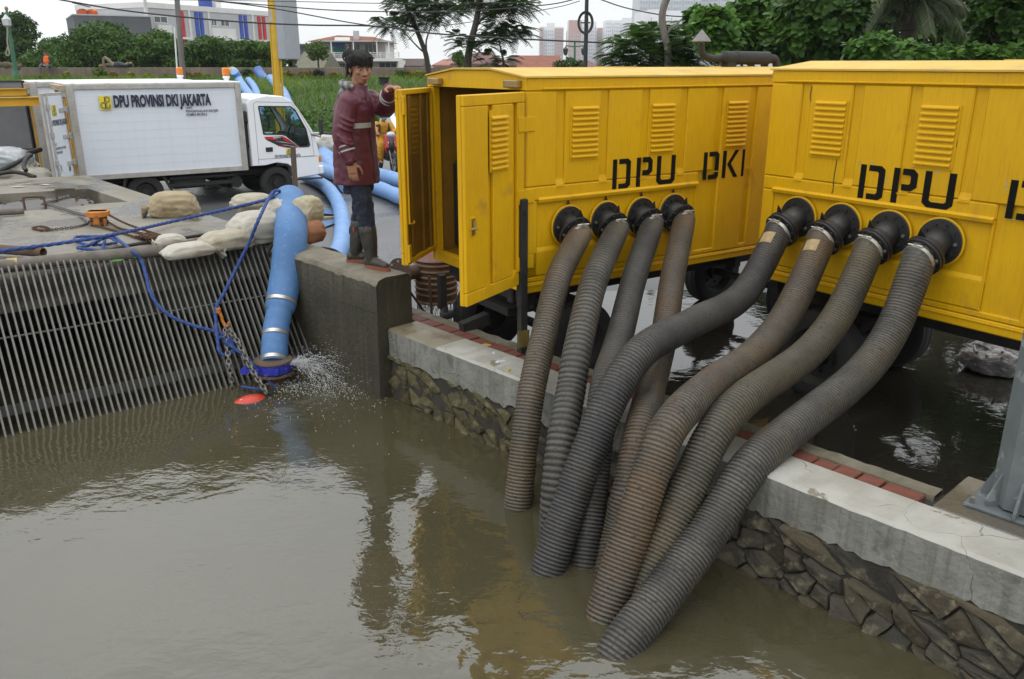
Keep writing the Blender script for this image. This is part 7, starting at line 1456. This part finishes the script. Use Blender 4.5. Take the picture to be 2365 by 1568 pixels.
green_p = M('green_lamp_paint', (.04, .16, .09), (.03, .11, .07), rough=.5)
lg = thing('street_lamp', 'leaning dark green lamp post with a rope loop at the far left', 'street lamp', pY(38, 182, 45)); b0 = Vector(lg.location); tp = pY(15, 22, 45) - b0; m = MB(); m.cyl((0, 0, 0), tp * .85, .12, .07, 10); m.cyl((0, 0, 0), tp * .12, .2, .13, 10); m.cyl(tp * .85, tp, .1, .05, 8); m.build('post', green_p, lg, smooth=40)
m = MB(); m.lathe([(.08, 0), (.2, .1), (.22, .4), (.12, .5), (.04, .62)], tp * .74 + Vector((0, -.12, 0)), (0, 0, 1), 8); m.build('lantern', lamp_w, lg, smooth=40); m = MB(); m.ell(tp + Vector((0, 0, .05)), (.09, .09, .1), 10, 8); m.build('finial', M('copper_finial', (.35, .16, .1), rough=.5), lg, smooth=180)
rope('pale hanging rope with a loop on the leaning lamp post', [pY(17, 62, 44.6), pY(17, 95, 44.6), pY(19, 110, 44.6), pY(22, 124, 44.6), pY(18, 129, 44.6), pY(14, 124, 44.6), pY(18, 108, 44.6)], .035, M('pale_rope', (.35, .31, .25), rough=.9), 'rope', 'rope', 7, 0, step=.08)
dp_ = thing('cable_pole', 'slim black pole with a coiled cable before the distant towers', 'utility pole', Vector((pY(1351, 200, 22).x, 22, 0))); b0 = Vector(dp_.location); m = MB(); m.cyl((0, 0, 0), pY(1356, -60, 22) - b0, .06, .045, 12); m.build('pole', black_paint, dp_, smooth=40); cc = pY(1351, 53, 21.9) - b0; m = MB()
for k in range(5): m.tube([cc + Vector(((.145 + .012 * k) * math.cos(t * .2618), -.06 - .01 * k, (.215 + .012 * k) * math.sin(t * .2618))) for t in range(25)], .008, 5, False)
m.beam(cc + Vector((-.12, -.05, 0)), cc + Vector((.12, -.05, 0)), .03, .03); stuff(m.build('cable_coil', cable_m, dp_))
gl_ = thing('street_lamp', 'dark green two-armed street lamp before the distant towers', 'street lamp', Vector((pY(1327, 170, 55).x, 55, 0))); b0 = Vector(gl_.location); tp = pY(1327, 96, 55) - b0; m = MB(); m.cyl((0, 0, 0), tp, .09, .06, 8); m.tube(catmull([tp + Vector((-.55, 0, -.35)), tp + Vector((-.5, 0, -.25)), tp + Vector((0, 0, -.3)), tp + Vector((.5, 0, -.25)), tp + Vector((.55, 0, -.35))], 4), .04, 6); m.build('post', green_p, gl_, smooth=40)
for s_ in (-1, 1): m = MB(); m.lathe([(.05, 0), (.17, -.1), (.12, -.42), (.03, -.5)], tp + Vector((s_ * .56, 0, -.33)), (0, 0, 1), 8); m.build('lantern', M('dark_lantern', (.05, .07, .07), rough=.3), gl_, smooth=40)
wires = [('lowest thick overhead cable dipping across the left buildings', [(130, -2), (270, 22), (408, 38), (560, 51), (711, 58), (871, 61), (1007, 78), (1200, 90), (1408, 99), (1600, 102)], .022), ('overhead wire descending from the centre top to the feathery trees', [(460, -2), (620, 18), (800, 51), (871, 61), (930, 67)], .016), ('overhead wire sagging above the striped building and middle trees', [(495, 2), (640, 14), (800, 25), (1051, 27), (1255, 12), (1330, -2)], .015), ('faint top overhead wire across the middle sky', [(180, -3), (640, 3), (900, 8), (1250, 6)], .010), ('overhead cable crossing in front of the towers and big leaves', [(1384, -2), (1440, 17), (1511, 32), (1566, 38), (1680, 40), (1777, 38), (1900, 22), (2045, -2)], .016), ('thin overhead wire rising left to right over the middle trees', [(1000, 62), (1080, 52), (1180, 36), (1290, 16), (1340, 2)], .010)]
for lb, pts, r in wires: cable(lb, [pY(x, y, 26) for x, y in pts], r, cable_m, 'overhead_wire', 'overhead wire', 'overhead wires')
# ================================================================ buildings
wgrey = M('pale_grey_render', (.42, .43, .44), (.38, .39, .40), sc=.5, rough=.85); wgrey2 = M('mid_grey_render', (.115, .122, .132), (.09, .096, .105), sc=.6, rough=.85, streak=(.12, .12, .12), st_sc=1.5); wwhite = M('white_render', (.66, .66, .64), (.58, .58, .56), sc=.6, rough=.8); blue_p = M('blue_stripe_paint', (.03, .08, .42), rough=.6); redst = M('red_stripe_paint', (.50, .03, .03), rough=.6); wglass = M('window_glass', (.06, .075, .085), (.10, .115, .12), sc=.8, rough=.12); roof_r = M('red_roof_tiles', (.24, .085, .05), (.17, .06, .04), sc=2, rough=.85, bump=.4, bsc=12); roof_d = M('dark_roof_tiles', (.10, .075, .06), (.07, .055, .05), sc=2, rough=.9, bump=.4); roof_p = M('purple_brown_roof', (.17, .09, .08), (.13, .07, .065), sc=2, rough=.85)
def window(par, x, z, w_, h_, y=0, fm=wwhite, bars=1):
    f = MB(); t = .07
    for (cx_, cz_, a, b_) in ((x, z + h_ / 2, w_ + t * 2, t), (x, z - h_ / 2, w_ + t * 2, t), (x - w_ / 2 - t / 2, z, t, h_), (x + w_ / 2 + t / 2, z, t, h_)): f.box((cx_, y - .04, cz_), (a, .10, b_))
    for k in range(bars): f.box((x - w_ / 2 + w_ * (k + 1) / (bars + 1), y - .03, z), (.05, .06, h_ - .02))
    fo = f.build('window', fm, par); g_ = MB(); g_.box((x, y - .005, z), (w_, .012, h_)); g_.build('pane', wglass, fo)
b1 = thing('striped_building', 'pale grey three-storey building with red and blue vertical stripes', 'building', (-36, 88, 1.72), math.atan2(17, 8.4)); Wf = 19.0; HB = 6.05
tm = lambda f: Wf * f * 83 / (99 - f * 16)
m = MB(); m.box((Wf / 2, 5, HB / 2), (Wf, 10, HB)); m.build('wall', wgrey, b1); m = MB(); m.box((Wf / 2, 4.97, HB + .2), (Wf + .1, 10.1, .5)); m.box((.1, -.02, HB / 2 + .3), (.35, .12, HB + .7)); m.box((Wf - .15, -.02, HB / 2), (.3, .12, HB)); m.build('parapet', wwhite, b1)
fx = lambda c: tm((c - 1010) / 840.0)
for c0, mt in ((1238, redst), (1330, blue_p), (1360, blue_p), (1613, blue_p), (1643, blue_p), (1730, redst), (1760, redst)): m = MB(); m.box((fx(c0), -.06, HB * .5 + .35), (.42, .16, HB - 1.0)); m.build('stripe', mt, b1)
for c0 in (1285, 1410, 1690): m = MB(); m.box((fx(c0), -.05, HB / 2), (.22, .12, HB - .1)); m.build('pilaster', wwhite, b1)
for a, b_ in ((1060, 1265), (1308, 1670), (1712, 1850)): m = MB(); m.box(((fx(a) + fx(b_)) / 2, -.25, 3.25), (fx(b_) - fx(a), .6, .2)); m.build('ledge', wwhite, b1)
for a, b_, z0 in ((1065, 1150, 3.9), (1410, 1560, 3.85), (1800, 1848, 3.8)): m = MB(); m.box(((fx(a) + fx(b_)) / 2, -.2, z0), (fx(b_) - fx(a), .4, 1.1)); m.build('balcony', wwhite, b1)
for c0, z, w_ in ((1118, 1.9, 1.3), (1450, 1.9, 1.2), (1532, 1.85, 1.2), (1830, 1.7, .7), (1100, 4.95, 1.6), (1510, 4.95, 1.2), (1440, 4.95, .7)): window(b1, fx(c0), z, w_, 1.15 if z < 3 else .6, 0, wwhite)
m = MB(); m.lathe([(.6, 0), (.75, .1), (.75, .9), (.55, 1.1), (.3, 1.15)], (fx(1510), 2.5, HB + .5), (0, 0, 1), 14); m.build('water_tank', M('blue_tank', (.02, .06, .32), rough=.5), b1, smooth=40); m = MB(); m.box((fx(1575), 2.5, HB + .9), (.8, .8, .7)); m.build('roof_box', wwhite, b1)
dl0 = pY(178, 100, 84); b2 = thing('dark_grey_building', 'plain dark grey building with orange roof tanks left of the striped one', 'building', (dl0.x, 84, 1.72), R_(30)); m = MB(); m.box((3.4, 5, 2.55), (6.8, 10, 5.1)); m.build('wall', wgrey2, b2); m = MB(); m.box((3.4, 5, 5.15), (6.9, 10.1, .12)); m.build('parapet', wgrey, b2)
for xx in (1.2, 2.3): m = MB(); m.lathe([(.4, 0), (.48, .1), (.48, .35), (.3, .5), (.1, .55)], (xx * .8, 1.5, 5.2), (0, 0, 1), 12); m.build('water_tank', M('orange_tank', (.65, .12, .02), rough=.6), b2, smooth=40)
m = MB(); m.beam((.2, 1.2, 6.25), (1.7, 1.2, 5.9), .8, .05); m.build('roof_sheet', wgrey2, b2); m = MB(); m.box((4, 2, 5.4), (1.6, 1, .25)); m.build('roof_box', wgrey, b2)
# terrace house
zy = lambda y, Y: zat(y, Y)
Yh = 80; hx = lambda x: pY(x, 130, Yh).x; b3 = thing('terrace_house', 'white house with red tiled hip roof and railed terrace left of the man', 'house', (hx(760), Yh, 1.72)); bx = lambda x: hx(x) - hx(760); zz_ = lambda y: zy(y, Yh) - 1.72
m = MB(); m.box(((bx(765) + bx(917)) / 2, 3, zz_(139) / 2), (bx(917) - bx(765), 6, zz_(139))); m.box(((bx(708) + bx(880)) / 2, 6, zz_(97) / 2), (bx(880) - bx(708), 6, zz_(97))); m.build('wall', wwhite, b3); m = MB(); m.box(((bx(706) + bx(761)) / 2, 2.9, zz_(96) / 2), (bx(761) - bx(706), .3, zz_(96) - .02)); m.build('side_wall', wgrey, b3)
m = MB(); e = [(bx(700), 1.5, zz_(95)), (bx(892), 1.5, zz_(98)), (bx(892), 9.5, zz_(96)), (bx(700), 9.5, zz_(94)), (bx(755), 5.5, zz_(77)), (bx(842), 5.5, zz_(81))]; m.add(e, [(0, 1, 5, 4), (1, 2, 5), (2, 3, 4, 5), (3, 0, 4), (0, 3, 2, 1)]); m.build('roof', roof_r, b3)
m = MB(); m.box((bx(809), 3.6, zz_(83)), (.48, .5, 1.1)); m.build('chimney', wgrey, b3)
for x in (782, 800): m = MB(); m.box((bx(x - 11), 2.6, zz_(89)), (.7, .1, .35), Matrix.Rotation(R_(-30), 3, 'X')); m.build('skylight', wwhite, b3)
m = MB(); m.box(((bx(761) + bx(928)) / 2, -.6, zz_(138)), (bx(928) - bx(761), 2.2, .28)); m.build('terrace_slab', wwhite, b3); m = MB(); m.box(((bx(738) + bx(904)) / 2, .3, zz_(96)), (bx(904) - bx(738), 3.4, .08)); m.build('canopy', M('pale_canopy', (.45, .5, .5), rough=.5), b3)
for k, x in enumerate((765, 780, 800, 820, 842, 862, 884, 906, 926)): m = MB(); m.box((bx(x), -1.6, zz_(128)), (.08, .08, .55)); m.build('railing_post', wwhite, b3)
for y in (122.5, 126, 130): m = MB(); m.box(((bx(763) + bx(928)) / 2, -1.62, zz_(y)), (bx(928) - bx(763), .05, .05)); m.build('rail', wwhite, b3)
for x in (773, 823, 876, 903): m = MB(); m.box((bx(x), -1.3, zz_(115)), (.1, .1, zz_(96) - zz_(136))); m.build('canopy_post', wwhite, b3)
m = MB(); m.poly([(bx(755), 2.7, zz_(97)), (bx(785), 2.7, zz_(99)), (bx(785), 2.7, zz_(112)), (bx(755), 2.7, zz_(108))]); m.build('blue_awning', M('awning_blue', (.10, .22, .42), rough=.7), b3, recalc=False); m = MB(); m.box((bx(771), 2.75, zz_(117)), (1.2, .06, .5)); m.build('green_shutter', M('shutter_green', (.05, .28, .22), rough=.6), b3)
for x, y, w_, h_ in ((805, 113, 1.1, 1.0), (845, 113, 1.2, 1.0)): window(b3, bx(x), zz_(y), w_, h_, 2.95, wwhite, 2)
for x, y, w_, h_ in ((792, 158, .7, .8), (895, 158, 1.5, .95), (835, 158, 1.4, .9)): window(b3, bx(x), zz_(y), w_, h_, 0, wgrey, 2)
m = MB(); m.box((bx(775), -.03, zz_(157)), (.5, .05, .9)); m.build('arched_door', wgrey, b3)
def gable(label, x0, x1, yr, ye, Y, d, wm, rm, hip=.25, name='tiled_house', wx=None, win=()):
    X0, X1 = pY(x0, ye, Y).x, pY(x1, ye, Y).x; r = thing(name, label, 'house', ((X0 + X1) / 2, Y, 1.0)); w_ = (X1 - X0); ze = zat(ye, Y) - 1.0; zr = zat(yr, Y) - 1.0; m = MB(); m.box((0, d / 2, ze / 2), (w_ * .94, d, ze)); m.build('wall', wm, r); m = MB(); h_ = w_ / 2
    m.add([(-h_, -.4, ze), (h_, -.4, ze), (h_, d + .4, ze), (-h_, d + .4, ze), (-h_ + w_ * hip, d / 2, zr), (h_ - w_ * hip, d / 2, zr), (-h_, -.4, ze - .15), (h_, -.4, ze - .15), (h_, d + .4, ze - .15), (-h_, d + .4, ze - .15)], [(0, 1, 5, 4), (1, 2, 5), (2, 3, 4, 5), (3, 0, 4), (0, 1, 7, 6), (1, 2, 8, 7), (2, 3, 9, 8), (3, 0, 6, 9), (6, 7, 8, 9)]); m.build('roof', rm, r)
    for wx_ in win: window(r, wx_ * w_, ze * .6, .8, .6, 0, wgrey)
    return r
gable('small dark-roofed house right of the terrace house', 912, 978, 135, 152, 85, 8, M('cream_render', (.5, .47, .4), rough=.85), roof_d, .05, win=(-.2, .2))
gable('pink-roofed low house behind the left feathery tree', 998, 1062, 136, 150, 75, 7, M('cream_render', (.5, .47, .4)), M('pink_roof', (.34, .16, .13), (.27, .12, .1), sc=2, rough=.85), .3)
gable('large house with purple-brown roof between the feathery trees', 1040, 1185, 118, 147, 70, 9, wwhite, roof_p, .42, win=(-.3, -.1, .1, .3))
gable('cream house with brown hip roof right of the feathery trees', 1150, 1232, 126, 150, 68, 8, M('cream_render', (.5, .47, .4)), roof_p, .4, win=(-.25, .2))
gable('house with a big orange-red tiled roof before the towers', 1192, 1305, 127, 158, 64, 9, wwhite, roof_r, .06, win=(-.2, .2))
gable('brown-roofed low house under the distant towers', 1290, 1400, 140, 156, 80, 8, wwhite, roof_p, .3)
gable('olive-roofed shed house behind the small tree by the sign', 672, 745, 118, 168, 66, 8, wgrey, M('olive_roof', (.15, .15, .10), (.11, .11, .075), sc=3, rough=.9), .05)
gable('flat grey building between the sign box and terrace house', 660, 712, 99, 102, 88, 8, wgrey2, wgrey2, .02, win=())
st0 = tree('small_tree', 'small bright green roundish tree before the terrace house', (pY(733, 175, 60).x, 60, 1.7), [tuple(pY(x, y, 60)) + (r * .03, r * .03, r * .026) for x, y, r in ((722, 112, 18), (742, 112, 18), (733, 122, 20), (745, 128, 14), (722, 128, 14), (735, 105, 14))], 1300, .10, leaf_l, [([(pY(737, 175, 60).x, 60, 1.7), (pY(735, 150, 60).x, 60, pY(735, 150, 60).z), tuple(pY(733, 122, 60))], .09, .03)], None)
tree('small_tree', 'small bright tree between the two feathery trunks', (pY(1060, 175, 50).x, 50, 1.0), [tuple(pY(x, y, 50)) + (r * .025, r * .025, r * .025) for x, y, r in ((1055, 135, 12), (1066, 140, 12), (1060, 128, 10))], 500, .09, leaf_l, [([(pY(1060, 175, 50).x, 50, 1.0), tuple(pY(1060, 140, 50))], .06, .03)], None)
tree('small_tree', 'low round green tree under the green street lamp', (pY(1310, 175, 50).x, 50, 0), [tuple(pY(x, y, 50)) + (r * .025, r * .025, r * .02) for x, y, r in ((1290, 152, 16), (1315, 148, 18), (1335, 152, 16))], 700, .09, leaf_d, [([(pY(1310, 175, 50).x, 50, 0), tuple(pY(1310, 150, 50))], .08, .03)], None)
# distant apartment towers
def tower(label, x0, x1, yt, Y, dep, wm, nx, dz=3.1, red=None, group='distant apartment towers', notch=(), yb=165, seed=0):
    X0, X1 = pY(x0, 147, Y).x, pY(x1, 147, Y).x; zt = zat(yt, Y); w_ = X1 - X0; r = thing('apartment_tower', label, 'tower', ((X0 + X1) / 2, Y, 0), group=group); m = MB(); m.box((0, dep / 2, zt / 2), (w_, dep, zt))
    for a, b_, dy in notch: zt2 = zat(yt + dy, Y); m.box((w_ * ((a + b_) / 2 - .5), dep * .4, zt2 / 2 + .1), (w_ * (b_ - a), dep, zt2))
    m.build('wall', wm, r)
    if red:
        q = MB()
        for a, b_, dy in red: zt2 = zat(yt + dy, Y); q.box((w_ * ((a + b_) / 2 - .5), -dep * .11 if notch else -.3, zt2 / 2), (w_ * (b_ - a), 1.2, zt2))
        q.build('red_bay', M('hazed_tower_red', (.55, .36, .33), rough=.9), r)  # red paled in the colour itself to suggest distance haze
    q = MB(); rs = random.Random(seed); yf = -dep * .11 - 1.0 if (notch or red) else -.5
    for i in range(nx):
        xw = w_ * ((i + .5) / nx - .5); 
        if i % 4 == 3: q.box((xw, yf + .3, zt / 2 - 1), (w_ / nx * .35, .3, zt - 4)); continue
        z = max(2, zat(yb, Y))
        while z < zt - 3:
            q.box((xw, yf + .2, z), (w_ / nx * .5, .4, dz * .5)); z += dz
    stuff(q.build('windows', M('tower_windows', (.40, .43, .47), (.46, .49, .52), sc=.02, rough=.6), r)); return r
tw = M('tower_white', (.80, .81, .82), (.75, .76, .78), sc=.02, rough=.9); tg = M('tower_grey', (.60, .63, .66), (.53, .56, .60), sc=.02, rough=.9); tb = M('tower_beige', (.52, .49, .40), (.46, .43, .36), sc=.02, rough=.9); tk = M('tower_teal', (.38, .52, .54), rough=.8)
Yt = 800
tower('leftmost distant tower with reddish edges', 1245, 1300, 62, Yt, 20, tw, 12, red=[(.02, .16, 2), (.62, .98, 4)], notch=[(.3, .62, -8)], seed=1)
tower('distant tower with a reddish upper block behind the cable pole', 1309, 1341, 70, Yt - 10, 20, tw, 8, red=[(.05, .95, -23)], notch=[(.05, .95, -22)], seed=2)
tower('distant white tower just right of the cable pole', 1341, 1374, 50, Yt + 10, 20, tw, 8, notch=[(.0, .5, -4)], seed=3)
tower('low distant tower with a pinkish strip', 1372, 1397, 64, Yt + 30, 20, tw, 6, red=[(.2, .7, 1)], seed=4)
tower('widest distant white tower group right of the cable pole', 1395, 1468, 47, Yt, 24, tw, 16, notch=[(.5, .95, -5)], seed=5)
tower('tall grey-blue tower at the top centre right', 1470, 1610, -70, 520, 30, tg, 22, seed=6, yb=150)
tower('tall beige-edged tower rising behind the bare trunk', 1600, 1760, -80, 540, 30, tg, 24, seed=7, yb=150, red=None)
tower('lower white block before the tall towers', 1476, 1568, 25, 420, 24, tw, 16, notch=[(.2, .6, -2)], seed=8)
tower('narrow teal tower behind the big-leaved tree', 1738, 1775, -40, 480, 20, tk, 8, seed=9)
m = MB(); m.box((0, 0, 0), (24, 8, 5)); o = m.build('long_white_building', wwhite); o.location = (pY(2010, 140, 90).x, 92, 2.4); tag(o, 'long white building glimpsed through the trees behind the trailers', 'building')

# ================================================================ small litter
def leaf_scrap(label, p, l, w_, rz_, mat, name, cat):
    m = MB(); P = [(-l, 0, .004), (-l * .3, -w_, .012), (l * .4, -w_ * .8, .008), (l, 0, .016), (l * .4, w_ * .8, .004), (-l * .3, w_, .014)]; m.add(P + [(x, y, z - .003) for x, y, z in P], [tuple(range(6)), tuple(range(6, 12))] + [(i, (i + 1) % 6, (i + 1) % 6 + 6, i + 6) for i in range(6)])
    o = m.build(name, mat); o.location = p; o.rotation_euler = (0, 0, rz_); return tag(o, label, cat)
yl_ = M('dry_leaf', (.42, .33, .03), (.3, .2, .03), sc=20, rough=.6); gl2 = M('green_leaf_scrap', (.06, .22, .02), rough=.5); wp_ = M('paper_scrap', (.5, .5, .52), (.36, .36, .38), sc=12, rough=.7)
for lb, (x, y, z), l, w_, rz_, mt, nm, ct in (
    ('yellow fallen leaf on the kerb near the open right door', (1122, 799, .435), .05, .018, -.4, yl_, 'fallen_leaf', 'leaf'), ('white paper scrap on the wet bricks behind the muddy coping', (1140, 818, .435), .03, .014, 1.2, wp_, 'paper_scrap', 'litter'), ('crumpled white plastic scrap on the bricks left of the first hose', (1155, 838, .435), .05, .025, .3, wp_, 'plastic_scrap', 'litter'), ('small orange leaf on the kerb beside the first brown hose', (1174, 858, .435), .022, .014, .8, yl_, 'fallen_leaf', 'leaf'),
    ('green leaf caught on the deck edge behind the screen bars', (270, 604, .885), .06, .03, .6, gl2, 'fallen_leaf', 'leaf'), ('second bright green leaf caught by the blue rope at the screen', (312, 596, .885), .05, .028, -.3, gl2, 'fallen_leaf', 'leaf'), ('red and yellow wrapper on the deck edge by the flat sandbag', (385, 588, .885), .035, .02, .4, M('wrapper_red', (.5, .06, .03), (.6, .4, .05), sc=40), 'wrapper', 'litter'), ('pale scrap lying on the far left corner of the deck', (45, 432, .873), .10, .04, .2, wp_, 'paper_scrap', 'litter'), ('whitish scrap lying behind the pit on the deck', (105, 428, .873), .09, .03, -.2, wp_, 'paper_scrap', 'litter'), ('tan scrap of cardboard on the deck behind the pit', (55, 427, .873), .11, .035, .5, M('cardboard', (.4, .3, .17), rough=.9), 'cardboard_scrap', 'litter')):
    leaf_scrap(lb, pz(x, y, z), l, w_, rz_, mt, nm, ct)
# ================================================================ damp air
hz = MB(); hz.box((0, 0, 74), (2300, 2300, 154)); hm_ = bpy.data.materials.new('haze'); hm_.use_nodes = True; nt = hm_.node_tree; nt.nodes.remove(nt.nodes['Principled BSDF'])
pv_ = N(nt, 'ShaderNodeVolumePrincipled'); pv_.inputs['Color'].default_value = (.93, .95, .97, 1); pv_.inputs['Density'].default_value = .0003; pv_.inputs['Anisotropy'].default_value = .2; L(nt, pv_, 0, nt.nodes['Material Output'], 'Volume')
stuff(hz.build('haze', hm_, None))
